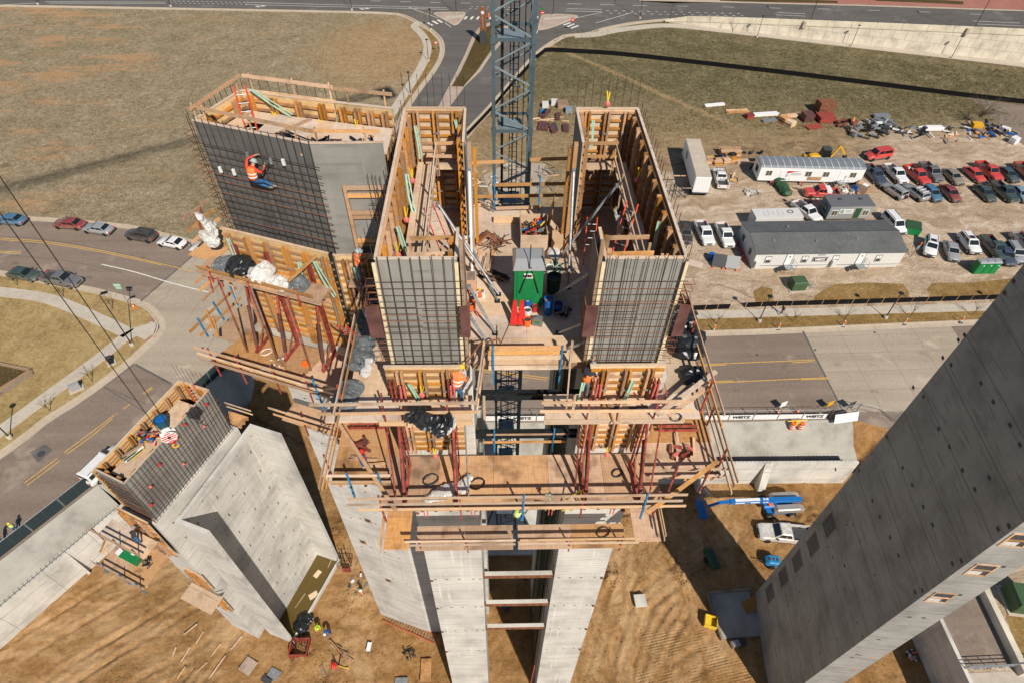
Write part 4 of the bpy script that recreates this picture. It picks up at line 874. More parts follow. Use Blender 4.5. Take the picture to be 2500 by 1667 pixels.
for n, (x0, x1, y, z) in enumerate(((-6.6,-4.9,15.9,37.15), (7.2,9.0,15.6,37.15))):
    t = thing('steel_walkway_frame', ['red steel frame lying on the left lower platform', 'red steel frame lying on the right lower platform'][n], 'steel frame', (x0,y,z), world=True)
    for yy in (y-.12, y+.12): bbeam('bar', (x0,yy,z), (x1,yy,z), .07, .1, 'red', t)
    for f in (.1, .5, .9): bbeam('cross_bar', (x0+(x1-x0)*f,y-.11,z), (x0+(x1-x0)*f,y+.11,z), .05, .05, 'rust', t)

# ================================================================== left block (same height, set back to the left)
LZT = 48.2
A_, B_, C_, BL, BM_, BR = [G(*p, LZT).xy for p in ((471,295),(753,352),(936,350),(587,221),(817,250),(962,266))]
uAB = (B_-A_).normalized(); nAB = V((uAB.y, -uAB.x)); fAB = Fr(A_, uAB, nAB); wAB = (B_-A_).length
uBC = (C_-B_).normalized(); nBC = V((uBC.y, -uBC.x)); fBC = Fr(B_, uBC, nBC); wBC = (C_-B_).length
uAL = (A_-BL).normalized(); fAL = Fr(BL, uAL, V((uAL.y, -uAL.x))); wAL = (A_-BL).length
uB1 = (BM_-BL).normalized(); fB1 = Fr(BL, uB1, V((-uB1.y, uB1.x))); wB1 = (BM_-BL).length
uB2 = (BR-BM_).normalized(); fB2 = Fr(BM_, uB2, V((-uB2.y, uB2.x))); wB2 = (BR-BM_).length
lb = thing('stair_core', 'angled concrete core with dark bar mat left of the central core', 'building', (-8,22,PIT), world=True)
LCT = 42.7
def out(fr, a, b): q = fr.p(a, b, 0); return V((q.x, q.y))
ringo = [out(fAB,-.3,.33), out(fAB,wAB,.33), out(fBC,wBC,.33), out(fB2,wB2,.3), out(fB2,0,.3), out(fAL,0,.33)]
ringi = mitre(ringo, .33); z = PIT
while z < LCT-.01:
    zz = min(LCT, z+4.72)
    for i, nm in enumerate(('angled_wall','front_wall','side_wall','back_wall','back_wall','left_wall')):
        a, b = ringo[i], ringo[(i+1) % 6]
        MB().prism([a, b, ringi[(i+1) % 6], ringi[i]], z+.012, zz).build(nm, M['conc'], lb)
    z = zz
for (px, py) in ((898,1270),(948,1416),(886,1322)):                            # little timber box-outs in the cast wall
    q = GP(px, py, fAB.p(0,.34,0), fAB.n); a = (q-fAB.o).dot(fAB.u); MB().add([fAB.p(a-.3,.345,q.z-.3), fAB.p(a+.3,.345,q.z-.3), fAB.p(a+.3,.345,q.z+.3), fAB.p(a-.3,.345,q.z+.3)], [(0,1,2,3)]).build('box_out', M['lumber'], lb)
    MB().add([fAB.p(a-.2,.35,q.z-.2), fAB.p(a+.2,.35,q.z-.2), fAB.p(a+.2,.35,q.z+.2), fAB.p(a-.2,.35,q.z+.2)], [(0,1,2,3)]).build('hole', M['dkgrey'], lb)
for z0 in (34.5, 31.8, 27, 22, 17, 12, 7):
    for f in (.12, .3, .55, .8): q = fAB.p(wAB*f, .335, z0+random.uniform(-.3,.3)); slabbox(fAB, wAB*f-.08, wAB*f+.08, .325, .345, q.z-.04, q.z+.04).build('tie_hole', M['dkgrey'], lb)
# inner forms
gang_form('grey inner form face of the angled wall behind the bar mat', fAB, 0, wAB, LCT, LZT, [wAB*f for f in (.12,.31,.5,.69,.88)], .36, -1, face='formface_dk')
gang_form('grey inner form with a timber doorway beside the left shaft', fBC, 0.02, wBC-.02, LCT, LZT, [wBC*f for f in (.3,.75)], .36, -1)
gang_form('inner form closing the left end of the angled core', fAL, .05, wAL-.05, LCT, LZT, [wAL*f for f in (.25,.75)], .36, -1)
gang_form('far inner form of the angled core, longer half', fB1, .05, wB1-.02, LCT, LZT, [wB1*f for f in (.12,.37,.63,.88)], .36, -1)
gang_form('far inner form of the angled core, shorter half', fB2, .02, wB2-.05, LCT, LZT, [wB2*f for f in (.15,.4,.62,.86)], .36, -1)
rebar_mat('large square bar mat that the hanging worker sits on', fAB, -.1, wAB+.1, LCT-.2, LZT-.45, .315, .315, .75, .14, .016, .15)
rebar_mat('bars rising along the left edge of the angled core', fAL, 0, wAL, LCT, LZT-.3, .3, .34, .7, .16, .014, .1)
rebar_mat('bars rising behind the far side of the angled core', fB1, 0, wB1, LCT, LZT-.2, .42, .6, .75, .16, .012)
rebar_mat('loose bars standing beside the timber doorway', fBC, wBC*.72, wBC*1.02, LCT-1.5, LZT-1.4, .16, 2.2, .2, .2, .012)
hkt = thing('hook_bar_row', 'row of bent hook bars at the left edge of the angled wall', 'rebar', fAB.p(-.3,0,LCT), world=True)
for i in range(20): z = LCT+.2+i*.26; bend([fAB.p(-.1,.2,z), fAB.p(-.55,.12,z+.04), fAB.p(-.55,-.28,z), fAB.p(-.1,-.2,z)], .013).build('hook_bar', M['rust'], hkt)
# timber doorway frame
dw = thing('door_blockout', 'orange timber doorway frame set in the form face', 'timber frame', fBC.p(wBC*.6,.1,43), world=True)
a0, zt0 = fBC.uv(830,455,.05); a1, zb0 = fBC.uv(938,600,.05); zt0 = fBC.uv(880,458,.05)[1]; a0 = .95; a1 = wBC-.02
for zz in (zt0, zt0-.35, zt0-1.15, zt0-1.35, zt0-2.55, zt0-2.75): slabbox(fBC, a0+.1, a1, .03, .15, zz-.07, zz+.07).build('rail', M['lumber'], dw)
slabbox(fBC, a0-.03, a0+.1, .03, .17, 42.3, zt0+.1).build('jamb', M['lumber'], dw)
for k, (dx, dz) in enumerate(((.25,-2.1), (.52,-2.3), (1.55,-1.55), (1.05,-1.05))): pass
for k, (px, py) in enumerate(((538,415),(571,421),(692,397),(605,380))):
    q = GP(px, py, fAB.p(0,.2,0), fAB.n); a = (q-fAB.o).dot(fAB.u); o = slabbox(fAB, a-.05, a+.05, .16, .24, q.z-.13, q.z+.13).build('junction_box', M['white' if k != 3 else 'galv'])
    tag(o, ['leftmost small white box tied to the large bar mat', 'second small white box from the left on the large bar mat', 'small white box on the bar mat right of the worker', 'bright metal bracket above the worker on the bar mat'][k], 'box')
# inside floor, guard boards, clutter of the left block
lf = platform('pale plywood floor inside the top of the angled core', at=(-8,22.5,46.9)); fl = [out(fAB,.35,-.4), out(fAB,wAB,-.4), out(fBC,wBC,-.4), out(fB2,wB2,-.4), out(fB2,0,-.4), out(fAL,.3,-.4)]
sh = [(-10.9,24.0)]
for i in range(6):
    a, b = fl[0].lerp(fl[5],0), fl[1]; p = fl[0].lerp(fl[1], i/6); q = fl[0].lerp(fl[1], (i+1)/6); r = fl[5].lerp(fl[4], (i+1)/6); s = fl[5].lerp(fl[4], i/6)
    if i == 1:
        MB().prism([p, q, q.lerp(r,.3), p.lerp(s,.3)], 47.5, 47.56).build('floor_sheet', M['ply_pale'], lf); MB().prism([p.lerp(s,.62), q.lerp(r,.62), r, s], 47.5, 47.56).build('floor_sheet', M['ply_pale'], lf)
    else: MB().prism([p, q, r, s], 47.5, 47.56+random.uniform(-.01,.01)).build('floor_sheet', M['ply_pale'], lf)
MB().prism([fl[1], fl[2], fl[3], fl[4]], 47.5, 47.565).build('floor_sheet', M['ply_pale'], lf)
gr = thing('guard_boards', 'orange guard boards around the top of the angled core', 'guard rail', (-8,22.5,48.2), world=True)
rail(gr, [out(fAL,wAL,-.15), out(fAL,0,-.1)], [48.75], (.05,.95), 'lumber', 'lumber', base=48.0, over=.1); rail(gr, [out(fAB,.2,-.25), out(fAB,wAB,-.25)], [48.6], (.03,.45,.85), 'lumber', 'lumber', base=47.4, over=.2)
rail(gr, [out(fB1,.4,-.05), out(fB1,wB1,-.05)], [48.85,48.25], (.05,.55,.97), 'lumber', 'lumber', base=47.8, over=.1); rail(gr, [out(fB2,.0,-.05), out(fB2,wB2-.1,-.05)], [48.8], (.25,.9), 'lumber', 'lumber', base=47.6, over=.1); rail(gr, [out(fBC,0,-.25), out(fBC,wBC-.2,-.25)], [48.55], (.1,.8), 'lumber', 'lumber', base=47.4, over=.1)
# outer form, platforms of the left block
bo = .62; fo = Fr(out(fAB,0,bo), uAB, nAB); foB = Fr(out(fBC,0,bo), uBC, nBC)
u0, zf0 = fo.uv(535,530,0); u1, zf1 = fo.uv(808,597,0); zft = 43.6
gang_form('wide orange gang form standing below the large bar mat', fo, -.05, wAB+.35, 37.7, zft, [wAB*f for f in (.06,.25,.44,.63,.82,1.0)], .36, 1, group='gang forms on the core')
gang_form('shaded orange gang form in the corner beside the left shaft', foB, .1, wBC-.3, 37.7, zft-.1, [wBC*f for f in (.2,.5,.78)], .36, 1, group='gang forms on the core')
bbeam('corner_post', foB.p(.0,.1,37.6), foB.p(.0,.1,zft+.1), .16, .16, 'steel_dk', thing('corner_strip', 'black corner strip between the two left gang forms', 'corner post', foB.p(0,.1,37.6), world=True))
UL, LL_, TL = 42.1, 37.3, 32.8
pu = platform('upper plywood platform of the angled core piled with tarps', at=fo.p(2,.9,UL)); deck(pu, [out(fo,-.9,1.45), out(fo,wAB+.15,1.45), out(fo,wAB+.15,.4), out(fo,-.9,.4)], UL, 'ply')
rail(pu, [out(fo,-.5,1.5), out(fo,wAB-.2,1.5)], [42.45], (.06,.42,.88), 'lumber', 'red_or', base=41.9); 
bbeam('brace_board', fo.p(wAB-1.1,1.4,42.9), fo.p(wAB-.2,.4,43.7), .05, .14, 'lumber', pu)
pl_ = platform('lower plywood platform of the angled core with red props', at=fo.p(2,2,LL_)); deck(pl_, [out(fo,-1.3,2.75), out(fo,wAB+.75,2.75), out(fo,wAB+.95,.25), out(fo,-.6,.25)], LL_, 'ply', split=3)
MB().prism([out(foB,.35,.25), out(foB,wBC-.4,.25), out(foB,wBC-.4,2.7), out(foB,.9,2.7)], LL_-.06, LL_-.01).build('deck_sheet', M['ply'], pl_)
rail(pl_, [out(fo,-1.3,2.85), out(fo,wAB+.7,2.85)], [37.55,37.95,38.4], (.07,.28,.55,.8), 'lumber', 'red', base=36.8, over=.35); rail(pl_, [out(fo,wAB+.7,2.85), out(foB,wBC-.4,2.8)], [37.6,38.3], (.3,), 'lumber', 'blue', base=36.5)
bbeam('clamp', fo.p(wAB-.1,2.9,36.5), fo.p(wAB-.2,2.85,38.6), .08, .09, 'blue', pl_)
pt = platform('hanging plywood platform below the angled core', at=fo.p(2,1.5,TL)); deck(pt, [out(fo,1.0,2.1), out(fo,wAB+1.2,2.1), out(fo,wAB+1.2,.9), out(fo,1.0,.9)], TL, 'ply', split=2); rail(pt, [out(fo,.8,2.15), out(fo,wAB+1.2,2.15)], [33.2,33.65], (.3,.65), 'lumber', 'red', base=32.2)
for k, f in enumerate((.13, .45, .86)): strongback(['leftmost red strongback on the left gang form', 'middle red strongback on the left gang form', 'rightmost red strongback on the left gang form'][k], 0, fr=fo, a=wAB*f, z0=37.35, z1=43.4, foot=1.15)
for k, f in enumerate((.02, .36, .72)):
    t = thing('push_prop', ['slim red prop at the left end of the left lower platform', 'grey push prop in the middle of the left lower platform', 'slim red prop at the right end of the left lower platform'][k], 'prop', fo.p(wAB*f,1.5,37.3), world=True); MB().tube(fo.p(wAB*f,1.42,42.0), fo.p(wAB*f+.04,1.6,37.35), .04, 6).build('tube', M['red' if k != 1 else 'galv'], t); MB().tube(fo.p(wAB*f+.02,1.51,39.7), fo.p(wAB*f+.04,1.6,37.35), .05, 6).build('sleeve', M['rust'], t)
# side bay at the far left end with projecting rails
sb = platform('projecting timber rails at the left end of the angled core', at=fo.p(-1.2,.5,40)); MB().prism([out(fo,-2.1,.5), out(fo,-.7,.5), out(fo,-.7,-1.6), out(fo,-2.1,-1.6)], 41.9, 41.96).build('deck_sheet', M['ply'], sb); MB().prism([out(fo,-2.2,1.2), out(fo,-.7,1.2), out(fo,-.7,-1.2), out(fo,-2.2,-1.2)], 37.2, 37.26).build('deck_sheet', M['ply'], sb)
for b, zz in ((-.2,43.0), (.5,42.9), (-.1,42.5), (.6,42.4)): pass
sd = lambda px, py, a=-1.3: GP(px, py, fo.p(a,0,0), fo.u)
for a, b in (((447,536),(509,489)), ((459,565),(522,512)), ((470,592),(540,530)), ((476,692),(533,644)), ((487,711),(563,645)), ((494,735),(572,655)), ((463,811),(577,702)), ((488,820),(588,727))): bbeam('rail_board', sd(*a), sd(*b), .05, .15, 'lumber', sb)
for a, b in (((487,505),(506,560)), ((475,520),(497,575)), ((505,660),(520,715)), ((530,650),(545,700))): bbeam('post', sd(*a), sd(*b), .07, .07, 'red', sb)
for a, b in (((562,700),(582,745)), ((520,738),(547,782)), ((482,778),(508,822))): bbeam('clamp', sd(*a), sd(*b), .07, .08, 'blue', sb)
for a, b in (((556,672),(580,740)), ((503,758),(520,802)), ((518,772),(533,822))): bbeam('stud', sd(*a), sd(*b), .12, .06, 'lumber', sb)

# ================================================================== lower-left cores
WT = 19.2
Wn, Wn2, Wf, Wf2 = V((-22.4,20.3)), V((-20.2,19.45)), V((-19.35,28.6)), V((-16.95,27.75))
wc = thing('open_core', 'bare white concrete core open on one side at lower left', 'building', (-20,24,PIT), world=True)
def cwall(nm, a, b, th, z0, z1, mat, par, lift=4.72):
    a, b = V(a), V(b); d = (b-a).normalized(); nn = V((-d.y, d.x))*th; z = z0
    while z < z1-.01:
        zz = min(z1, z+lift); MB().prism([a, b, b+nn, a+nn], z+.012, zz).build(nm, M[mat], par); z = zz
cwall('back_wall', Wn, Wf, .3, PIT, WT, 'conc', wc); dn = (Wn2-Wn).normalized(); df = (Wf2-Wf).normalized(); dl = (Wf-Wn).normalized()
cwall('side_wall', Wn+dl*.0, Wn2, .3, PIT, WT, 'conc', wc); cwall('side_wall', Wf2, Wf, .3, PIT, WT, 'conc', wc)
n_in = V((dl.y, -dl.x))
for zz in (17.2, 14.4, 11.6, 8.8, 6, 3.2, .4, -2.4):
    for s in (1.1, 3.2, 5.3, 7.4):
        p = Wn + dl*(s+random.uniform(-.1,.1)) + n_in*.004; MB().beam((p.x,p.y,zz-.2), (p.x,p.y,zz+.2), .08, .02, (n_in.x,n_in.y,0)).build('anchor_slot', M['rust' if random.random() < .5 else 'dkgrey'], wc)
    for s in (.6, 2.2, 4.3, 6.3, 8.2):
        p = Wn + dl*s + n_in*.004; MB().beam((p.x,p.y,zz+1.2), (p.x,p.y,zz+1.3), .09, .02, (n_in.x,n_in.y,0)).build('tie_hole', M['dkgrey'], wc)
cu = thing('footing_kerb', 'low pale concrete kerb closing the puddle in the open core', 'kerb', (-18.7,23.6,PIT), world=True); cwall('kerb', Wn2+dn*.1, Wf2+df*.1, .18, PIT, PIT+.55, 'conc', cu)
pw = NT('muddy_water'); pw.col((.10,.066,.014)); pw.fin(.12, 0, .5); sheet('puddle_water', [Wn2, Wf2, Wf, Wn], PIT+.32, pw.mat)
for k, (px, py, rz, sx, sy) in enumerate(((775,1400,1.0,.8,.5), (765,1452,.6,.9,.6), (733,1465,1.1,1.6,.07), (805,1375,1.3,.9,.06))):
    q = G(px,py,PIT+.36); o = MB().cbox((0,0,0), sx, sy, .04).build('floating_board', M['lumber_pale']); o.location = q; o.rotation_euler = (0,0,rz); tag(o, ['small pale sheet floating at the far end of the puddle', 'larger pale sheet floating in the middle of the puddle', 'long thin stick lying in the puddle', 'short thin stick at the far end of the puddle'][k], 'board')
# formed core beside it
ST = 24.5
Ln, Lr, Lf, Lfr = V((-26.2,21.5)), V((-23.85,20.4)), V((-23.25,28.85)), V((-20.8,27.95))
fc = thing('formed_core', 'concrete core with timber forms on top at lower left', 'building', (-23.5,24.5,PIT), world=True); SCT = 19.5
dr = (Lfr-Lr).normalized(); nr = V((dr.y,-dr.x)); dsn = (Lr-Ln).normalized()
ro = [Ln-dr*.33-nr*.33, Lr-dr*.33+nr*.33, Lfr+dr*.33+nr*.33, Lf+dr*.33-nr*.33]; ri = mitre(ro, .33); z = PIT
while z < SCT-.01:
    zz = min(SCT, z+4.72)
    for i, nm in enumerate(('near_wall','right_wall','far_wall','left_wall')): MB().prism([ro[i], ro[(i+1) % 4], ri[(i+1) % 4], ri[i]], z+.012, zz).build(nm, M['conc'], fc)
    z = zz
for zz in (18.2, 15.8):
    for s in (.6, 1.9, 3.3, 4.7, 6.1, 7.4): p = Lr + dr*s + nr*.334; MB().beam((p.x,p.y,zz-.06), (p.x,p.y,zz+.06), .14, .02, (nr.x,nr.y,0)).build('tie_hole', M['dkgrey'], fc)
fR = Fr(Lr, dr, nr); fLL = Fr(Lf, -dr, -nr); fN = Fr(Ln, dsn, -dr); fFf = Fr(Lfr, (Lf-Lfr).normalized(), dr); wl_ = (Lfr-Lr).length; wn_ = (Lr-Ln).length
gang_form('grey inner form behind the bar mat of the lower left core', fR, 0, wl_, SCT, ST, [wl_*f for f in (.1,.3,.5,.7,.9)], .36, -1)
gang_form('long inner form along the street side of the lower left core', fLL, 0, wl_, SCT, ST, [wl_*f for f in (.07,.21,.35,.49,.63,.77,.91)], .30, -1)
gang_form('inner form closing the near end of the lower left core', fN, .05, wn_-.05, SCT, ST, [wn_*.3, wn_*.7], .36, -1); gang_form('inner form closing the far end of the lower left core', fFf, .05, wn_-.05, SCT, ST, [wn_*.3, wn_*.7], .36, -1)
rebar_mat('dense dark bar mat on the lower left core', fR, 0, wl_, SCT-.1, ST-.2, .30, .31, .25, .12, .016, .1); rebar_mat('bars over the near end of the lower left core', fN, 0, wn_, SCT-.1, ST-.2, .26, .26, .2, .12, .016, .1); rebar_mat('starter bars over the far end of the lower left core', fFf, .2, wn_, SCT, ST, .4, .5, 1.7, .12, .013)
flo = platform('pale plywood floor inside the lower left core', at=(-23.5,24.5,23.2)); deck(flo, [out(fR,.5,-.42), out(fR,wl_-1.2,-.42), out(fR,wl_-1.2,-1.95), out(fR,.5,-1.95)], 23.85, 'ply_pale', split=4, joists=False)
# near-end outer form and platforms of that core
fno = Fr(out(fN,0,.55), dsn, -dr); gang_form('orange gang form at the near end of the lower left core', fno, -.1, wn_+.2, 14.8, 20.3, [wn_*.15, wn_*.5, wn_*.85], .4, 1)
pN = platform('plywood platform at the near end of the lower left core', at=fno.p(1,1,18.3)); deck(pN, [out(fno,-1.3,1.75), out(fno,wn_+.4,1.75), out(fno,wn_+.4,.4), out(fno,-1.3,.4)], 18.3, 'ply_pale', split=2); rail(pN, [out(fno,-1.3,1.8), out(fno,wn_+.4,1.8)], [18.9,19.4], (.05,.5,.9), 'wood_old', 'rust', base=18.0)
pN2 = platform('lower plywood platform with the green bin', at=fno.p(1,1.5,15.2)); deck(pN2, [out(fno,-1.9,3.0), out(fno,wn_-.2,3.0), out(fno,wn_-.2,.4), out(fno,-1.9,.4)], 15.2, 'ply', split=2); rail(pN2, [out(fno,-1.9,3.05), out(fno,wn_-.2,3.05)], [15.6,16.1], (.1,.6,.95), 'wood_old', 'blue', base=14.6)
for e in (-2.6, -2.2): bbeam('brace_board', fno.p(e,2.2,15.2), fno.p(e+1.2,.6,17.8), .05, .14, 'lumber', pN2)
fro = Fr(out(fR,0,.34), dr, nr)
pm_ = platform('small plywood hanging platform between the two lower left cores', at=fro.p(0,.6,9)); MB().prism([out(fN,.2,.35), out(fN,wn_+.9,.35), out(fN,wn_+.9,1.9), out(fN,.2,1.9)], 6.8, 6.86).build('deck_sheet', M['ply_pale'], pm_)
for k, s in enumerate((.5,.9)): bbeam('rail_board', fN.p(.2,s,7.6), fN.p(wn_+1.1,s,7.6), .05, .12, 'wood_old', pm_)
for zlo, zhi, nmx in ((8.0,11.0,'upper'), (3.0,6.2,'lower')): gang_form('%s narrow orange form strip on the lower left core' % nmx, Fr(out(fN,wn_*.45,.34), dsn, -dr), 0, wn_*.75, zlo, zhi, [.4, 1.2], .3, 1, cap=False)
pe = platform('pale rails at the far end of the lower left core', at=fFf.p(0,1,20)); deck(pe, [out(fFf,-.3,.5), out(fFf,wn_*.6,.5), out(fFf,wn_*.6,1.6), out(fFf,-.3,1.6)], 19.2, 'ply', split=1); 
for b, zz in ((1.6,19.8),(1.6,20.3)): bbeam('rail_board', fFf.p(-.9,b,zz), fFf.p(wn_*.6,b,zz), .05, .13, 'lumber_pale', pe)

# ================================================================== right core (only its lower part is in view)
rt = thing('dark_core', 'huge shaded concrete core rising out of the right edge', 'building', (27,18,PIT), world=True)
K1, K0 = V((26.57,23.25)), V((25.48,13.17)); dK = (K1-K0).normalized(); nK = V((-dK.y, dK.x)); iK = -nK; K2 = K0 + iK*2.75; K3 = K1 + iK*2.75
KO = [K1, K0, K2, K3]; KI = mitre(KO, .33); z = PIT
while z < 46:
    zz = min(46, z+4.72)
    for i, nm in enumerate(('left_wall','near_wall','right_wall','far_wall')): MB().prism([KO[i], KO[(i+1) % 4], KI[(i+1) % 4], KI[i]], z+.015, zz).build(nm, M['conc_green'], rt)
    z = zz
fK = Fr(K1, -dK, nK); fK2 = Fr(K0, iK, -dK)
def pocket(fr, px, py, w, h, mat='dkgrey', dep=.012, nm='pocket'):
    a, z = fr.uv(px, py, 0); return slabbox(fr, a-w/2, a+w/2, .002, dep, z-h/2, z+h/2).build(nm, M[mat], rt)
big = [(2204,1141),(2227,1183),(2350,1147),(2380,1194),(2254,1236),(2277,1280),(2130,1221),(2148,1261),(2173,1311),(2194,1355),(2437,1290),(2463,1283),(2325,1375),(2347,1368),(2234,1444),(2252,1440),(2062,1380),(2040,1145),(2097,1148),(2230,945),(2255,968),(2302,873),(2322,890),(2395,935),(2425,980),(2466,1037),(2475,687),(2453,716),(2340,830),(2355,818),(2165,1066),(2292,1046),(2318,1090),(2415,1165),(2490,1085)]
for p in big: pocket(fK, *p, .26, .2)
small = [(2022,1334),(2032,1357),(2067,1280),(2083,1280),(2099,1320),(1982,1378),(1990,1404),(1952,1445),(1943,1419),(2062,1438),(2093,1519),(2034,1361),(2135,1403),(1923,1478),(1942,1557),(1975,1515),(1902,1583),(1882,1515),(1918,1618),(2044,1557),(2001,1594),(1965,1637),(2106,1552),(1922,1650),(1877,1492),(1920,1453)]
for p in small: pocket(fK, *p, .13, .13, nm='tie_hole')
for k, (px, py) in enumerate(((2025,1282),(1985,1328),(1947,1370),(1913,1407),(1880,1447))):
    a, z = fK.uv(px, py, 0)
    for (x0,x1,z0,z1) in ((-.75,.75,.95,1.02),(-.75,.75,-1.02,-.95),(-.75,-.68,-.95,.95),(.68,.75,-.95,.95)): slabbox(fK, a+x0, a+x1, .0, .03, z+z0, z+z1).build('box_out_frame', M['wood_old'], rt)
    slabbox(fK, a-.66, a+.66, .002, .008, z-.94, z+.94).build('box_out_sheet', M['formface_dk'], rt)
for (px, py) in ((2295,1457),(2395,1390),(2485,1318)):
    a, z = fK2.uv(px, py, 0)
    for (x0,x1,z0,z1) in ((-.62,.62,.62,.72),(-.62,.62,-.72,-.62),(-.62,-.52,-.62,.62),(.52,.62,-.62,.62),(-.52,.52,-.06,.06)): slabbox(fK2, a+x0, a+x1, -.02, .04, z+z0, z+z1).build('window_frame', M['lumber'], rt)
    slabbox(fK2, a-.52, a+.52, -.01, .006, z-.62, z+.62).build('window_opening', M['dkgrey'], rt); slabbox(fK2, a-.5, a+.2, -.0, .02, z-.58, z-.2).build('window_film', M['tarp_w'], rt)
    slabbox(fK2, a+.75, a+.95, .002, .012, z+.5, z+.72).build('pocket', M['dkgrey'], rt)
for (px, py, mt) in ((2130,1603,'orange'),(2085,1633,'orange'),(2100,1598,'rust'),(2080,1604,'rust'),(2145,1560,'dkgrey'),(2220,1505,'dkgrey'),(2255,1507,'dkgrey'),(2092,1596,'dkgrey')): a, z = fK2.uv(px, py, 0); slabbox(fK2, a-.12, a+.12, .002, .01, z-.08, z+.08).build('paint_mark', M[mt], rt)

# ================================================================== tower crane
CXc, CYc, CW, CH = .92, 32.0, 2.0, 87.0
cr = thing('tower_crane', 'blue grey lattice tower crane standing behind the core', 'crane', (CXc, CYc, PIT), world=True)
hx = CW/2
legs = [(-hx,-hx), (hx,-hx), (hx,hx), (-hx,hx)]
for lx, ly in legs:
    lg = MB(); lg.beam((CXc+lx,CYc+ly,PIT), (CXc+lx,CYc+ly,CH), .19, .19); lg.build('mast_leg', M['crane'], cr)
z = PIT; k = 0; step = 1.2
while z < CH-step:
    for i in range(4):
        (x0,y0), (x1,y1) = legs[i], legs[(i+1) % 4]; fl_ = (k + (i % 2)) % 2
        p, q = ((x0,y0), (x1,y1)) if fl_ else ((x1,y1), (x0,y0))
        if z < 62: MB().tube((CXc+p[0],CYc+p[1],z+.06), (CXc+q[0],CYc+q[1],z+step-.06), .05, 5).build('diagonal', M['crane_lt'], cr)
    if k % 4 == 0 and z < 62:
        for i in range(4): (x0,y0), (x1,y1) = legs[i], legs[(i+1) % 4]; MB().beam((CXc+x0,CYc+y0,z), (CXc+x1,CYc+y1,z), .13, .13).build('horizontal', M['crane'], cr)
        for lx, ly in legs: MB().cbox((CXc+lx,CYc+ly,z), .27, .27, .34).build('joint_sleeve', M['crane'], cr)
        MB().box(CXc-hx+.2, CXc+hx*.55, CYc-hx+.3, CYc+hx*.5, z-.06, z-.02).build('rest_platform', M['crane_lt'], cr)
    z += step; k += 1
um = MB()                                                                       # upper mast bracing and the jibs far above the picture
while z < CH: z += step
zz = 62.
while zz < CH-2:
    for i in range(4):
        (x0,y0), (x1,y1) = legs[i], legs[(i+1) % 4]; um.tube((CXc+x0,CYc+y0,zz), (CXc+x1,CYc+y1,zz+1.5), .05, 4)
    zz += 1.5
um.build('upper_bracing', M['crane_lt'], cr)
lad = MB()
for s in (-.6,.6): lad.beam((CXc+s,CYc-.1,PIT),(CXc+s,CYc-.1,62),.045,.045)
for s in (-.22, .22): lad.beam((CXc+.1+s,CYc+.5,PIT), (CXc+.1+s,CYc+.5,62), .05, .05)
for i in range(220): lad.beam((CXc-.12,CYc+.5,PIT+i*.3), (CXc+.32,CYc+.5,PIT+i*.3), .025, .025)
lad.build('ladder', M['steel_dk'], cr)
MB().path([(CXc-.55,CYc-.4,PIT),(CXc-.58,CYc-.42,20),(CXc-.52,CYc-.4,45),(CXc-.56,CYc-.4,70)], .06, 6).build('power_cable', M['black'], cr)
MB().path([(CXc+.02,CYc+.1,PIT),(CXc+.06,CYc+.1,70)], .04, 5).build('power_cable', M['black'], cr)
jd = V((-.85,-.525,0)).normalized(); jn = V((-jd.y, jd.x, 0)); top = V((CXc,CYc,CH))
jb = MB()
for s, zo in ((-.7,0), (.7,0), (0,1.5)): jb.beam(top+jn*s+V((0,0,zo)), top+jn*s+V((0,0,zo))+jd*62, .16, .16)
for i in range(40):
    a = top+jd*(i*1.55); b = top+jd*((i+1)*1.55)
    for s in (-.7, .7): jb.beam(a+jn*s, b.lerp(a,.5)+V((0,0,1.5)), .08, .08); jb.beam(b.lerp(a,.5)+V((0,0,1.5)), b+jn*s, .08, .08)
    jb.beam(a+jn*.7, b-jn*.7, .07, .07)
jb.build('jib', M['crane_lt'], cr)
cj = MB()
for s in (-.8, .8): cj.beam(top+jn*s, top+jn*s-jd*19, .3, .5)
for i in range(10): cj.beam(top+jn*.8-jd*(i*1.9), top-jn*.8-jd*(i*1.9+1.5), .1, .1)
cj.build('counter_jib', M['crane_lt'], cr)
MB().add([tuple(top-jd*a+jn*b+V((0,0,c))) for c in (-2.6,.6) for a, b in ((15.5,-.9),(18.8,-.9),(18.8,.9),(15.5,.9))], [(0,3,2,1),(4,5,6,7),(0,1,5,4),(1,2,6,5),(2,3,7,6),(3,0,4,7)]).build('counterweight', M['conc_low'], cr)
MB().box(CXc-1.2, CXc+1.2, CYc-1.2, CYc+1.2, CH-1.2, CH+1.4).build('slewing_unit', M['crane'], cr)
# base frame
for lx, ly in legs: MB().beam((CXc+lx*3.2,CYc+ly*3.2,PIT+.3), (CXc+lx,CYc+ly,PIT+6.5), .18, .18).build('base_strut', M['crane'], cr)
MB().box(CXc-4, CXc+4, CYc-4, CYc+4, PIT-.2, PIT+.35).build('foundation', M['conc_low'], cr)
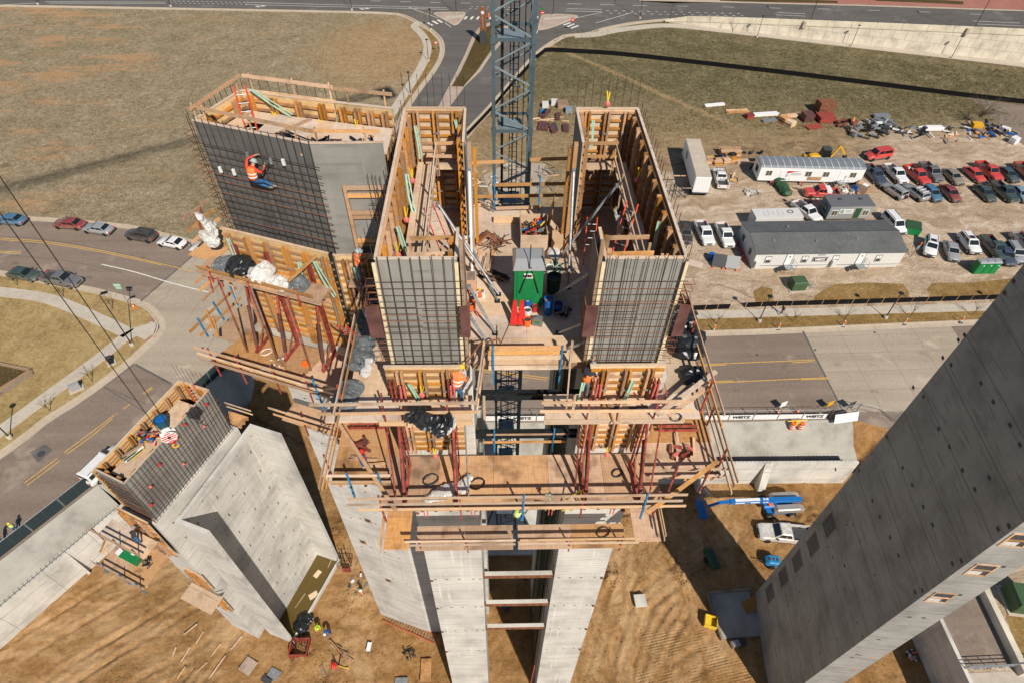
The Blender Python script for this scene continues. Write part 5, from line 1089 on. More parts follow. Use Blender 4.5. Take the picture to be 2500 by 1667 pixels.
# hook hanging from the trolley
hp = V((-18.63,20.09,30.4)); th = hp.xy
hk = thing('crane_hook', 'red and white striped crane hook block hanging on two cables', 'crane hook', (hp.x,hp.y,hp.z-.9), world=True)
for s in (-.55, .55): MB().tube(hp+jd*s*.5+V((0,0,.35)), V((hp.x,hp.y,CH-.2))+jd*s, .022, 5).build('hoist_cable', M['rope'], hk)
nv = V((hp.x, hp.y, hp.z-CAMZ)).normalized()
st_ = MB()
for side in (-1, 1):
    o = hp + jn*(side*.16); prof = []
    for i in range(20): t = 2*math.pi*i/20; prof.append(o + jd*(.42*math.cos(t)) + V((0,0,.42*math.sin(t))))
    MB().extr(prof, jn*side*.05).build('cheek_plate', M['white'], hk)
    for j in range(-2, 3):
        zc = j*.165; hw = math.sqrt(max(.01,.40**2-(abs(zc)+.04)**2)); c = o + jn*side*.052 + V((0,0,zc)); MB().beam(c-jd*hw, c+jd*hw, .012, .082, (0,0,1)).build('stripe', M['redp'], hk)
MB().tube(hp-jn*.22, hp+jn*.22, .1, 10).build('axle', M['steel_dk'], hk); MB().cbox(hp+V((0,0,-.55)), .25, .25, .35).build('swivel', M['redp'], hk)
hkk = MB(); pts = [hp+V((0,0,-.7))+jd*(.16*math.sin(t))+V((0,0,-.2-.16*math.cos(t)*-1-.16)) for t in [i*.45 for i in range(11)]]; hkk.path(pts, .045, 6); hkk.build('hook', M['yellow'], hk)
# ================================================================== vehicles
def paint(name, c, metal=.0):
    """car paint under a film of site dust"""
    t = NT('car_'+name); v = t.pos(); geo = t.node('ShaderNodeNewGeometry'); sx = t.node('ShaderNodeSeparateXYZ'); t.lk(geo.outputs['Position'], sx.inputs[0])
    d = t.math('MULTIPLY', t.mapr(sx.outputs[2], .25, 1.1, .55, .14), t.mapr(t.noise(v, 2.2, 4, .65), .3, .7, .4, 1.3)); t.col(t.mix(d, c, (.36,.28,.195))); t.b.inputs['Coat Weight'].default_value = .5; return t.fin(.32, metal, .5)
CP = {'white': paint('white', (.74,.74,.73)), 'silver': paint('silver', (.38,.40,.41), .3), 'grey': paint('grey', (.17,.175,.18), .3), 'tan': paint('tan', (.30,.265,.20), .3), 'red': paint('red', (.55,.022,.022)), 'dkred': paint('dkred', (.20,.012,.018)), 'rust': paint('rust', (.38,.05,.02)),
      'blue': paint('blue', (.035,.17,.30), .2), 'dkblue': paint('dkblue', (.012,.045,.10), .2), 'teal': paint('teal', (.012,.06,.075), .2), 'dkgreen': paint('dkgreen', (.012,.055,.055), .2), 'black': paint('black', (.014,.016,.018)), 'ltblue': paint('ltblue', (.22,.34,.44), .2)}
def ring(x, w, z0, z1, ch=.12): return [(x,-w+ch*.4,z0), (x,-w,z0+ch*.6), (x,-w,z1-ch), (x,-w+ch*1.1,z1), (x,w-ch*1.1,z1), (x,w,z1-ch), (x,w,z0+ch*.6), (x,w-ch*.4,z0)]
SPEC = {  # length, width, bonnet z, belt z, roof z, cabin base x0,x1, roof x0,x1 as fractions from the rear
 'sedan': (4.75,1.82,.95,1.0,1.45,.10,.72,.26,.56), 'coupe': (4.5,1.83,.90,.93,1.32,.08,.70,.30,.52), 'suv': (4.75,1.88,1.12,1.16,1.76,.03,.72,.08,.58), 'hatch': (4.3,1.78,1.0,1.05,1.52,.04,.74,.12,.56), 'van': (5.0,1.95,1.15,1.22,1.95,.02,.78,.03,.64), 'pickup': (5.75,1.95,1.16,1.20,1.86,.38,.735,.42,.62)}
CARCACHE = {}
WHEEL = MB().lathe([(.20,-.11),(.315,-.115),(.345,-.07),(.345,.07),(.315,.115),(.20,.11)], n=16).mesh('tyre', M['tyre'], True)
RIM = MB().lathe([(.205,-.10),(.205,-.085),(.205,.085),(.19,.112),(.06,.118)], n=10).mesh('rim', M['rim'])
def make_car(kind, colour):
    if (kind, colour) in CARCACHE: return CARCACHE[(kind, colour)]
    L, W, zb, zl, zr, c0, c1, r0, r1 = SPEC[kind]; h = L/2; w = W/2; X = lambda f: -h + L*f; mat = CP[colour]; parts = []
    def add(nm, mb, mt, sm=False): parts.append((nm, mb.mesh(nm, mt, sm), None)); return len(parts)-1
    b = MB(); z0 = .30 if kind not in ('pickup','suv','van') else .40
    if kind == 'pickup':
        b.loft([ring(X(c0-.01),w,z0,zl-.02), ring(X(c0+.15),w,z0,zl), ring(X(c1-.02),w,z0,zl), ring(X(c1+.04),w,z0,zb), ring(X(.93),w*.97,z0,zb-.06), ring(X(.985),w*.9,z0+.05,zb-.2), ring(X(1),w*.84,z0+.14,zb-.38)])
        add('body', b, mat, False)
        b = MB(); b.box(X(.012), X(c0-.012), -w, -w+.08, z0+.02, zl-.03); b.box(X(.012), X(c0-.012), w-.08, w, z0+.02, zl-.03); b.box(X(.0), X(.012), -w, w, z0+.1, zl-.05); b.box(X(c0-.014), X(c0-.011), -w+.08, w-.08, z0+.02, zl+.02); add('bed_sides', b, mat)
        b = MB(); b.box(X(.013), X(c0-.015), -w+.08, w-.08, z0+.12, z0+.32); add('bed_floor', b, M['dkgrey'])
    else:
        tail = {'sedan': zl-.06, 'coupe': zl-.04}.get(kind, zl)
        b.loft([ring(X(0),w*.82,z0+.14,tail-.28), ring(X(.02),w*.93,z0+.04,tail-.08), ring(X(.08),w*.985,z0,tail), ring(X(.3),w,z0,zl), ring(X(c1-.05),w,z0,zl), ring(X(c1+.03),w*.995,z0,zb), ring(X(.9),w*.96,z0,zb-.10), ring(X(.975),w*.88,z0+.05,zb-.24), ring(X(1),w*.80,z0+.14,zb-.38)])
        add('body', b, mat, True)
    b = MB(); tw = w*.80; bw = w*.93
    def cab(z, x0, x1, ww): return [(x0,-ww,z),(x1,-ww*.94,z),(x1,ww*.94,z),(x0,ww,z)]
    b.loft([cab(zl-.06,X(c0),X(c1),bw), cab(zr-.07,X(r0),X(r1),tw), cab(zr,X(r0)+.1,X(r1)-.12,tw-.1)]); add('cabin', b, mat)
    def lerp(a, c, t): return tuple(a[i]+(c[i]-a[i])*t for i in range(3))
    lo_, hi = cab(zl-.06,X(c0),X(c1),bw), cab(zr-.07,X(r0),X(r1),tw)
    def pane(i, j, t0, t1, e0, e1, off):
        A, B = lerp(lo_[i],hi[i],t0), lerp(lo_[j],hi[j],t0); C, D = lerp(lo_[j],hi[j],t1), lerp(lo_[i],hi[i],t1); P = [lerp(A,B,e0), lerp(A,B,e1), lerp(D,C,e1), lerp(D,C,e0)]
        return [tuple(p[k]+off[k] for k in range(3)) for p in P]
    add('windscreen', MB().add(pane(1,2,.16,.98,.05,.95,(.014,0,.012)), [(0,1,2,3)]), M['glass']); add('rear_window', MB().add(pane(3,0,.25,.95,.06,.94,(-.014,0,.012)), [(0,1,2,3)]), M['glass'])
    sp = .55 if kind != 'pickup' else .42
    for s, (i, j) in enumerate(((0,1),(2,3))):
        for e0, e1 in (((.07,sp-.02),(sp+.02,.90)) if s == 0 else ((.10,1-sp-.02),(1-sp+.02,.93))): add('side_window', MB().add(pane(i,j,.22,.94,e0,e1,(0,-.012 if s == 0 else .012,.004)), [(0,1,2,3)]), M['glass'])
    for s in (-1, 1):
        add('headlight', MB().box(X(.955),X(.992),s*w*.62-.17,s*w*.62+.17,zb-.37,zb-.22), M['chrome']); add('tail_light', MB().box(X(-.002),X(.02),s*w*.72-.12,s*w*.72+.12,zl-.38,zl-.16), M['redp']); add('mirror', MB().box(X(c1-.07),X(c1-.04),s*(w+.1)-.09,s*(w+.1)+.09,zl-.02,zl+.14), M['dkgrey'])
    add('grille', MB().box(X(.975),X(1.002),-w*.42,w*.42,zb-.5,zb-.26), M['dkgrey']); add('bumper', MB().box(X(.965),X(1.008),-w*.8,w*.8,z0+.1,z0+.24), M['dkgrey'] if kind != 'pickup' else M['chrome']); add('bumper', MB().box(X(-.012),X(.02),-w*.8,w*.8,z0+.1,z0+.26), M['dkgrey'] if kind != 'pickup' else M['chrome'])
    add('sill', MB().box(X(.12),X(.9),-w*.93,w*.93,.2,z0+.06), M['dkgrey'])
    if kind in ('suv','van'):
        for s in (-1,1): add('roof_rail', MB().box(X(r0+.06),X(r1-.06),s*tw*.78-.02,s*tw*.78+.02,zr,zr+.06), M['dkgrey'])
    CARCACHE[(kind, colour)] = (L, W, parts); return CARCACHE[(kind, colour)]
def car(kind, colour, rear, front, label, z=0., group=None, name=None, scale=1.):
    L, W, parts = make_car(kind, colour); a, b = G(*rear, z), G(*front, z); c = (a+b)/2; rz = math.atan2(b.y-a.y, b.x-a.x)
    t = thing(name or {'suv':'parked_suv','van':'parked_van','pickup':'parked_pickup'}.get(kind,'parked_car'), label, {'suv':'car','van':'van','pickup':'pickup truck'}.get(kind,'car'), (c.x,c.y,z), rz, group)
    t.scale = (scale,)*3
    for nm, me, _ in parts: put(nm, me, t)
    wr = 1.0 if kind not in ('pickup','suv','van') else 1.12
    for fx in (.175,.825):
        for s in (-1, 1):
            wv = put('wheel', WHEEL, t); wv.location = (-L/2+L*fx, s*(W/2-.1), .345*wr); wv.rotation_euler = (R(90),0,0); wv.scale = (wr,)*3; put('rim', RIM, wv)
    return t
LOT = 'cars parked on the dirt lot'; ST_ = 'cars parked along the left street'
CARS = {}
for a in (('pickup','dkblue',(2114,418),(2147,453),'dark blue pickup parked nearest the white office trailer'), ('pickup','white',(2165,415),(2201,453),'white pickup in the upper row of the dirt lot'), ('pickup','red',(2212,418),(2256,456),'red pickup with a loaded bed in the upper row of the lot'), ('pickup','grey',(2250,410),(2288,449),'grey pickup between the red pickup and the tan sedan'), ('sedan','tan',(2307,424),(2339,455),'tan sedan at the gap in the upper row'), ('sedan','red',(2357,419),(2393,450),'bright red sedan beside the red pickup at right'), ('pickup','red',(2386,407),(2433,448),'bright red pickup behind the red sedan at right'), ('sedan','teal',(2437,418),(2475,450),'dark teal sedan in the upper row at right'), ('pickup','rust',(2481,410),(2522,449),'orange red pickup cut by the right edge'),
          ('suv','silver',(2199,489),(2157,461),'boxy silver suv with rear spare wheel, left in lower row'), ('suv','silver',(2251,494),(2210,464),'silver suv with white roof rack in the lower row'), ('hatch','blue',(2256,464),(2287,498),'bright blue hatchback in the lower row'), ('sedan','dkred',(2298,461),(2335,499),'dark red sedan in the lower row of the lot'), ('sedan','dkgreen',(2381,461),(2419,498),'dark green sedan in the lower row at right'), ('pickup','dkgreen',(2424,458),(2469,497),'dark green pickup in the lower row at right'), ('sedan','ltblue',(2469,461),(2508,503),'light blue sedan cut by the right edge'),
          ('van','red',(2167,383),(2111,391),'red delivery van alone above the parked rows'), ('pickup','white',(1706,553),(1729,605),'left one of two white pickups by the grey office'), ('pickup','white',(1756,557),(1779,611),'right one of two white pickups by the grey office'), ('suv','black',(1665,556),(1675,604),'black suv half hidden behind the right shaft forms'), ('suv','white',(2268,586),(2263,639),'white suv with sunroof right of the grey office'), ('sedan','silver',(2309,595),(2327,648),'silver sedan between the two white suvs'), ('suv','white',(2341,578),(2382,632),'white wagon with sunroof left of the green pickup'), ('pickup','dkgreen',(2402,592),(2441,638),'dark green pickup behind the portable toilets'), ('sedan','dkblue',(2436,606),(2466,658),'dark blue car just right of the portable toilets'), ('suv','silver',(2453,602),(2490,655),'silver suv at the right behind the dark core'), ('pickup','silver',(2478,585),(2522,628),'silver pickup at the far right of the lot'), ('van','white',(2160,536),(2197,578),'white van behind the right end of the grey office'), ('pickup','white',(1948,512),(1984,541),'white truck squeezed between container and teal trailer')): CARS[a[4]] = car(*a, group=LOT)
t = car('pickup','white',(1763,466),(1749,423),'white utility pickup with ladder rack beside the semi trailer', group=LOT)
for x in (-2.4,-1.2,.3,1.2): put('rack_bow', MB().path([(x,-.85,1.1),(x,-.8,2.0),(x,.8,2.0),(x,.85,1.1)], .03, 5).mesh('rack_bow', M['dkgrey']), t)
for s in (-.75,.75): put('rack_bar', MB().tube((-2.6,s,2.03),(1.6,s,2.03),.03,5).mesh('rack_bar', M['dkgrey']), t)
t = car('pickup','red',(2042,481),(1959,478),'red service pickup with white toolbox in front of the white trailer', group=LOT)
put('toolbox', MB().cbox((-.95,0,1.35),.9,1.7,.5).mesh('toolbox', M['white']), t)
o = put('spare_wheel', WHEEL, CARS['boxy silver suv with rear spare wheel, left in lower row']); o.location = (-2.45,0,.95); o.rotation_euler = (0,R(90),0)
for x in (-1.6,-.9,-.2): put('rack_bar', MB().box(x-.04,x+.04,-.72,.72,1.8,1.86).mesh('rack_bar', M['white']), CARS['silver suv with white roof rack in the lower row'])
for l in ('white suv with sunroof right of the grey office','white wagon with sunroof left of the green pickup'): put('sunroof', MB().box(-.7,.0,-.42,.42,1.755,1.768).mesh('sunroof', M['glass']), CARS[l])
for k in range(6): put('load', MB().cbox((-2.2+k*.25,random.uniform(-.4,.4),1.0),.3,.4,.3).mesh('load', M[('yellow','white','dkgrey','wood_old','orange','redp')[k]]), CARS['red pickup with a loaded bed in the upper row of the lot'])
for a in (('sedan','blue',(62,547),(1,541),'light blue sedan at the far left kerb'), ('sedan','dkred',(204,557),(144,552),'dark red sedan parked on the left street'), ('sedan','silver',(276,571),(212,562),'silver grey sedan parked on the left street'), ('suv','black',(379,588),(319,578),'black suv parked on the left street'), ('coupe','white',(452,605),(394,594),'white sports coupe parked on the left street'), ('coupe','white',(532,623),(472,611),'white coupe half hidden behind the angled core platform'), ('sedan','dkgreen',(30,672),(101,683),'dark sedan at the near kerb of the left street'), ('pickup','grey',(122,684),(192,698),'old grey pickup at the near kerb of the left street')): car(*a, group=ST_)
car('pickup','white',(1966,1313),(1852,1303),'white pickup standing in the dug pit beside the boom lift', z=PIT)
car('van','white',(222,1182),(302,1102),'white van on the street half hidden by the lower left core')

# ================================================================== site offices and trailers
def text_mesh(s, size, mat, bold=.0):
    cu = bpy.data.curves.new('txt','FONT'); cu.body = s; cu.size = size; cu.align_x = 'CENTER'; cu.align_y = 'CENTER'; cu.offset = bold; cu.extrude = .008
    o = bpy.data.objects.new('txt', cu); COL.objects.link(o); dg = bpy.context.evaluated_depsgraph_get(); me = bpy.data.meshes.new_from_object(o.evaluated_get(dg)); bpy.data.objects.remove(o); me.materials.clear(); me.materials.append(mat); return me
def lettering(s, size, mat, parent, loc, rot, name='lettering', bold=.02, sx=1.0):
    o = put(name, text_mesh(s, size, mat, bold), parent); o.location = loc; o.rotation_euler = rot; o.scale = (sx,1,1); return o
def window(t, x0, x1, z0, z1, y, face=-1, fm='dkgrey', gm='tan_glass', axis='y'):
    def bx(a0,a1,d0,d1,c0,c1):
        return MB().box(a0,a1,y+min(face*d0,face*d1),y+max(face*d0,face*d1),c0,c1) if axis == 'y' else MB().box(y+min(face*d0,face*d1),y+max(face*d0,face*d1),a0,a1,c0,c1)
    w = bx(x0-.07,x1+.07,.0,.05,z0-.07,z1+.07).build('window', M[fm], t); bx(x0,x1,.05,.06,z0,z1).build('pane', M[gm], w); m = (x0+x1)/2; bx(m-.02,m+.02,.055,.075,z0,z1).build('mullion', M[fm], w); return w
def office(label, loc, rz, L, D, H, ridge, wall, roof, name='site_office'):
    t = thing(name, label, 'trailer', loc, rz)
    MB().box(0,L,0,D,.35,H).build('walls', M[wall], t); MB().box(.12,L-.12,.12,D-.12,0,.36).build('skirt', M['offwhite'], t); e = .22
    if ridge:
        o = MB(); o.add([(-e,-e,H),(L+e,-e,H),(L+e,D/2,H+ridge),(-e,D/2,H+ridge),(-e,-e,H+.1),(L+e,-e,H+.1),(L+e,D/2,H+ridge+.1),(-e,D/2,H+ridge+.1)], [(0,1,2,3)[::-1],(4,5,6,7),(0,1,5,4),(1,2,6,5),(3,0,4,7),(2,3,7,6)]).build('roof', M[roof], t)
        MB().add([(-e,D+e,H),(L+e,D+e,H),(L+e,D/2,H+ridge),(-e,D/2,H+ridge),(-e,D+e,H+.1),(L+e,D+e,H+.1),(L+e,D/2,H+ridge+.1),(-e,D/2,H+ridge+.1)], [(0,1,2,3),(4,5,6,7)[::-1],(0,1,5,4),(1,2,6,5),(3,0,4,7),(2,3,7,6)]).build('roof', M[roof], t)
        for x in (0, L): MB().add([(x,0,H),(x,D,H),(x,D/2,H+ridge)], [(0,1,2)]).build('gable', M[wall], t)
        MB().box(-e,L+e,D/2-.06,D/2+.06,H+ridge+.08,H+ridge+.14).build('ridge_cap', M['dkgrey'], t)
    return t
def steps(t, x, z=.9):
    for i in range(4): MB().box(x-1.7+i*.3, x-1.42+i*.3, -1.0, -.15, .2*(i+1)-.04, .2*(i+1)).build('step', M['dkgrey'], t)
    MB().box(x-.5, x+.8, -1.25, -.1, .84, .9).build('landing', M['galv'], t)
    for p in ((x-.5,-1.25),(x+.8,-1.25),(x+.8,-.1)): MB().tube((p[0],p[1],0),(p[0],p[1],1.9),.03,5).build('rail_post', M['galv'], t)
    for z_ in (1.4,1.9): MB().path([(x-.5,-1.25,z_),(x+.8,-1.25,z_),(x+.8,-.1,z_)],.025,5).build('hand_rail', M['galv'], t)
p0, p1 = G(1833,658), G(2189,653); rz = math.atan2(p1.y-p0.y, p1.x-p0.x); LW = (p1-p0).length
t = office('long grey double site office with dark shingle roof and name sign', p0, rz, LW, 7.4, 2.95, .95, 'offwhite', 'roof_grey')
for x in (1.55, 6.6, 10.9, 16.9, ): 
    w = window(t, x*LW/20.6-.05, x*LW/20.6+.75, 1.25, 2.35, 0, -1, 'dkgrey', 'white'); MB().box(x*LW/20.6, x*LW/20.6+.7, -.075, -.062, 1.3, 1.78).build('lower_sash', M['dkgrey'], w)
for x in (4.3, 14.3):
    d = MB().box(x*LW/20.6, x*LW/20.6+.95, -.05, 0, .85, 2.85).build('door', M['white'], t); MB().box(x*LW/20.6+.4, x*LW/20.6+.62, -.06, -.05, 2.2, 2.42).build('door_glass', M['glass'], d); 
    for q in ((x*LW/20.6-.06,x*LW/20.6,.85,2.9),(x*LW/20.6+.95,x*LW/20.6+1.01,.85,2.9),(x*LW/20.6,x*LW/20.6+.95,2.85,2.91)): MB().box(q[0],q[1],-.06,0,q[2],q[3]).build('door_frame', M['dkgrey'], d)
    steps(t, x*LW/20.6+.5)
sg = MB().box(8.05*LW/20.6, 10.1*LW/20.6, -.06, 0, 1.35, 2.15).build('name_sign', M['black'], t); MB().box(8.12*LW/20.6, 10.03*LW/20.6, -.068, -.06, 1.42, 2.08).build('sign_border', M['white'], sg); MB().box(8.17*LW/20.6, 9.98*LW/20.6, -.074, -.068, 1.47, 2.03).build('sign_field', M['black'], sg)
lettering('WEITZ', .48, M['white'], sg, (9.07*LW/20.6,-.085,1.74), (R(90),0,0), bold=.03, sx=1.02)
MB().box(8.6*LW/20.6, 9.6*LW/20.6, -.05, 0, 2.5, 2.68).build('notice_strip', M['ltblue'] if 'ltblue' in M else CP['ltblue'], t); MB().box(.02, LW-.02, -.03, 0, .62, .68).build('belt_strip', M['dkgrey'], t)
for y in (1.6, 4.9): window(t, y, y+.8, 1.25, 2.3, 0, -1, 'white', 'glass', 'x')
for k, (x, y, z_) in enumerate(((3.0,2.2,3.6),(9.4,2.0,3.55),(15.6,2.3,3.62),(6.2,5.4,3.6))): MB().cbox((x,y,z_),.35,.35,.3).build('roof_vent', M['galv'], t)
for x in (0.4,11.9): MB().cbox((x+.1,-.3,1.2),.7,.5,1.0).build('air_conditioner', M['offwhite'], t)
for k in range(5):
    o = MB().lathe([(.13,0),(.13,.65),(.08,.75),(.04,.85)], n=10).build('fire_extinguisher', M['redp']); q = G(1801+8.5*k*.5, 600+k*10+ (k%2)*3); o.location = q; tag(o, ['topmost','second','third','fourth','lowest'][k] + ' red extinguisher along the left end of the grey office', 'extinguisher', 'red extinguishers by the office')
# white office trailer
p0, p1 = G(1846,447), G(2096,453); rz = math.atan2(p1.y-p0.y, p1.x-p0.x); LT = (p1-p0).length
t = thing('office_trailer', 'white office trailer with ribbed metal roof and red logo sign', 'trailer', p0, rz); MB().box(0,LT,0,3.5,.5,3.1).build('walls', M['white'], t); MB().box(.3,LT-.3,.3,3.2,.0,.5).build('skirt', M['dkgrey'], t)
rp = [(-.05,-.08,3.1),(-.05,.3,3.32),(-.05,1.75,3.5),(-.05,3.2,3.32),(-.05,3.58,3.1)]; MB().extr(rp, (LT+.1,0,0)).build('roof', M['galv'], t)
for i in range(15): x = .4+i*LT/15.2; MB().loft([[(x,y,z+.02),(x+.07,y,z+.02),(x+.07,y,z+.06),(x,y,z+.06)] for _,y,z in rp]).build('roof_rib', M['white'], t)
for f in (.09,.47,.64,.90): window(t, LT*f-.5, LT*f+.5, 1.55, 2.45, 0, -1, 'white', 'tan_glass')
window(t, 1.2, 2.2, 1.4, 2.4, 0, -1, 'dkgrey', 'glass', 'x')
sg = MB().box(LT*.255,LT*.41,-.05,0,1.65,2.55).build('logo_sign', M['white'], t); MB().add([(LT*.262,-.06,2.5),(LT*.262,-.06,1.95),(LT*.33,-.06,2.35),(LT*.405,-.06,2.5)], [(0,1,2,3)]).build('logo_swoosh', M['redp'], sg)
for zz in (1.78,1.92,2.06): MB().box(LT*.30,LT*.40,-.06,-.05,zz,zz+.07).build('logo_line', M['grey'], sg)
MB().box(LT*.475,LT*.61,-.05,0,.75,1.45).build('notice_board', M['card'], t)
for f in (.2,.77):
    d = MB().box(LT*f,LT*f+.95,-.04,0,.6,2.6).build('door', M['white'], t); steps(t, LT*f+.4)
# semi trailer
pn, pfar = G(1705,484), G(1692,339,4.05); rz = math.atan2(pfar.y-pn.y, pfar.x-pn.x); LS = (pfar.xy-pn.xy).length
t = thing('semi_trailer', 'long white box semi trailer with dusty roof', 'trailer', pn, rz); MB().box(0,LS,-1.3,1.3,1.1,3.98).build('box_body', M['white'], t); MB().box(.05,LS-.05,-1.25,1.25,3.985,4.05).build('roof', M['walk'], t)
for i in range(22): MB().box(LS*(i+.5)/22.5, LS*(i+.5)/22.5+.06, -1.24,1.24,4.052,4.075).build('roof_bow', M['kerb'], t)
for i in range(5): MB().box(-.05,0,-1.2+i*.49,-1.2+i*.49+.40,1.25,3.9).build('door_panel', M['white'], t)
MB().box(-.1,.1,-1.3,1.3,.9,1.1).build('bumper_bar', M['dkgrey'], t)
for x in (1.0,2.2):
    for s in (-1,1): wv = put('wheel', WHEEL, t); wv.location = (x,s*1.05,.5); wv.rotation_euler = (R(90),0,0); wv.scale = (1.45,1.45,2.2)
MB().box(.5,2.8,-.5,.5,.5,1.1).build('axle_frame', M['dkgrey'], t); MB().box(LS-3,LS-2.8,-.9,.9,.0,1.1).build('landing_legs', M['dkgrey'], t)
o = MB().lathe([(.75,0),(.62,.0),(.62,.01),(.75,.01)], n=20).build('round_emblem', M['grey'], t); o.location = (LS*.72,1.31,2.8); o.rotation_euler = (R(-90),0,0)
# container and teal trailer
q0, q1 = G(1847,533,2.6), G(1963,530,2.6); rz = math.atan2(q1.y-q0.y, q1.x-q0.x); LC = (q1.xy-q0.xy).length
t = thing('storage_container', 'white steel storage container with stained roof', 'container', (q0.x,q0.y,0), rz); MB().box(0,LC,0,2.44,.1,2.55).build('walls', M['offwhite'], t); MB().box(.0,LC,.02,2.42,2.555,2.6).build('roof', M['tarp_w'], t)
for i in range(22): MB().box(LC*(i+.2)/22, LC*(i+.65)/22, -.035,0,.25,2.45).build('corrugation', M['offwhite'], t)
o = MB(); o.path([(LC*.78+.4*math.cos(a),1.4+.4*math.sin(a),2.64) for a in [i*.52 for i in range(13)]], .05, 5); o.build('hose_loop', M['black'], t)
for k in range(6): MB().box(LC*(.2+.1*k),LC*(.21+.1*k),.5+.2*(k%3),1.6+.2*(k%2),2.601,2.606).build('roof_scrape', CP['ltblue'], t)
q0, q1 = G(2013,541), G(2117,540); rz = math.atan2(q1.y-q0.y, q1.x-q0.x); LG = (q1.xy-q0.xy).length
t = thing('site_trailer', 'small teal grey trailer with a green letter sign', 'trailer', q0, rz); teal = m_plain('teal_siding', (.09,.16,.185), .5, var=.08); MB().box(0,LG,0,3.0,.45,2.9).build('walls', teal, t); MB().box(-.1,LG+.1,-.1,3.1,2.9,3.02).build('roof', CP['grey'], t); MB().box(.02,LG-.02,-.02,0,.5,2.85).build('front_panel', CP['silver'], t)
for x in (LG*.28,LG*.76): MB().cbox((x,1.7,3.1),.5,.4,.16).build('roof_vent', M['dkgrey'], t)
window(t, .5, 1.4, 1.2, 2.1, -.02, -1, 'white', 'tan_glass'); window(t, LG-1.5, LG-.6, 1.2, 2.1, -.02, -1, 'white', 'tan_glass'); window(t, 1.0, 1.9, 1.2, 2.2, 0, -1, 'dkgrey', 'glass', 'x')
sg = MB().box(1.7,3.9,-.06,-.02,1.5,2.3).build('letter_sign', M['white'], t); lettering('G', .75, M['green'], sg, (2.1,-.075,1.9), (R(90),0,0), bold=.04); MB().box(2.6,3.7,-.066,-.06,1.95,2.1).build('sign_bar', M['green'], sg); MB().box(2.6,3.7,-.066,-.06,1.7,1.8).build('sign_bar', M['grey'], sg)
MB().box(LG*.6,LG*.6+.95,-.06,-.02,.6,2.5).build('door', M['green_dk'], t)
MB().box(.3,LG-.3,.3,2.7,0,.45).build('skirt', M['dkgrey'], t)
# boxes of the yard
t = thing('dumpster', 'dark green dumpster behind the grey office', 'dumpster', G(2222,567), R(-20)); MB().extr([(-1.1,-.9,.1),(-1.1,.9,.1),(-1.1,1.0,1.5),(-1.1,-.95,1.2)], (2.2,0,0)).build('bin', M['green'], t); MB().add([(-1.12,-.97,1.22),(1.12,-.97,1.22),(1.12,1.02,1.53),(-1.12,1.02,1.53)], [(0,1,2,3)]).build('lid', M['green_dk'], t)
q0, q1 = G(2375,671), G(2428,670); rz = math.atan2(q1.y-q0.y, q1.x-q0.x); d = (q1-q0).xy/3
for k in range(3):
    t = thing('portable_toilet', ['left','middle','right'][k] + ' one of three green portable toilets', 'portable toilet', (q0.x+d.x*k,q0.y+d.y*k,0), rz, 'portable toilets'); w = d.length-.04
    MB().box(0,w,0,w,.1,2.1).build('cabin', M['green'], t); MB().box(.12,w-.12,-.03,0,.2,2.0).build('door', M['green'], t); MB().box(w*.6,w*.6+.2,-.04,-.03,1.6,1.75).build('door_sign', M['white'], t); MB().loft([[(-.03,-.04,2.1),(w+.03,-.04,2.1),(w+.03,w+.04,2.1),(-.03,w+.04,2.1)], [(.0,.05,2.26),(w,.05,2.26),(w,w-.05,2.26),(0,w-.05,2.26)], [(.2,.25,2.34),(w-.2,.25,2.34),(w-.2,w-.25,2.34),(.2,w-.25,2.34)]]).build('roof', CP['silver'], t)
def cabinet(label, px, py, sx, sy, sz, rz, z=0., pad=True):
    t = thing('transformer', label, 'transformer', G(px,py,z), rz); mt = m_plain('olive_'+str(px), (.055,.10,.045), .5, var=.1)
    if pad: MB().cbox((0,0,.06),sx+.5,sy+.5,.12).build('pad', M['walk'], t)
    MB().cbox((0,0,.12+sz*.42),sx,sy,sz*.84).build('case', mt, t); MB().loft([[(-sx/2-.04,-sy/2-.04,.12+sz*.84),(sx/2+.04,-sy/2-.04,.12+sz*.84),(sx/2+.04,sy/2+.04,.12+sz*.84),(-sx/2-.04,sy/2+.04,.12+sz*.84)],[(-sx/2+.1,-sy/2+.1,.12+sz),(sx/2-.1,-sy/2+.1,.12+sz),(sx/2-.1,sy/2-.1,.12+sz),(-sx/2+.1,sy/2-.1,.12+sz)]]).build('lid', mt, t)
    for s in (-.25,.25): MB().cbox((s*sx,-sy/2-.012,.12+sz*.42),sx*.44,.02,sz*.7).build('door', mt, t)
    return t
cabinet('green transformer box on the dirt in front of the grey office', 1943, 703, 2.1, 1.6, 1.55, R(4)); cabinet('dark green transformer at lower right beside the walled court', 2482, 1468, 2.2, 2.4, 1.7, R(-8))
q = G(1974,700); t = thing('scrap_rack', 'light tube rack lying beside the green transformer', 'rack', q)
for k in range(7): MB().tube((random.uniform(-.7,.7),random.uniform(-.8,.8),.1), (random.uniform(-.7,.7),random.uniform(-.8,.8),random.uniform(.2,.7)), .04, 5).build('tube', M['galv'], t)
o = MB().lathe([(.42,0),(.46,.3),(.46,.7),(.42,1.0),(.1,1.02)], n=14).build('blue_drum', M['bluep']); o.location = G(1735,632); tag(o, 'blue plastic drum beside the two display boards', 'drum')
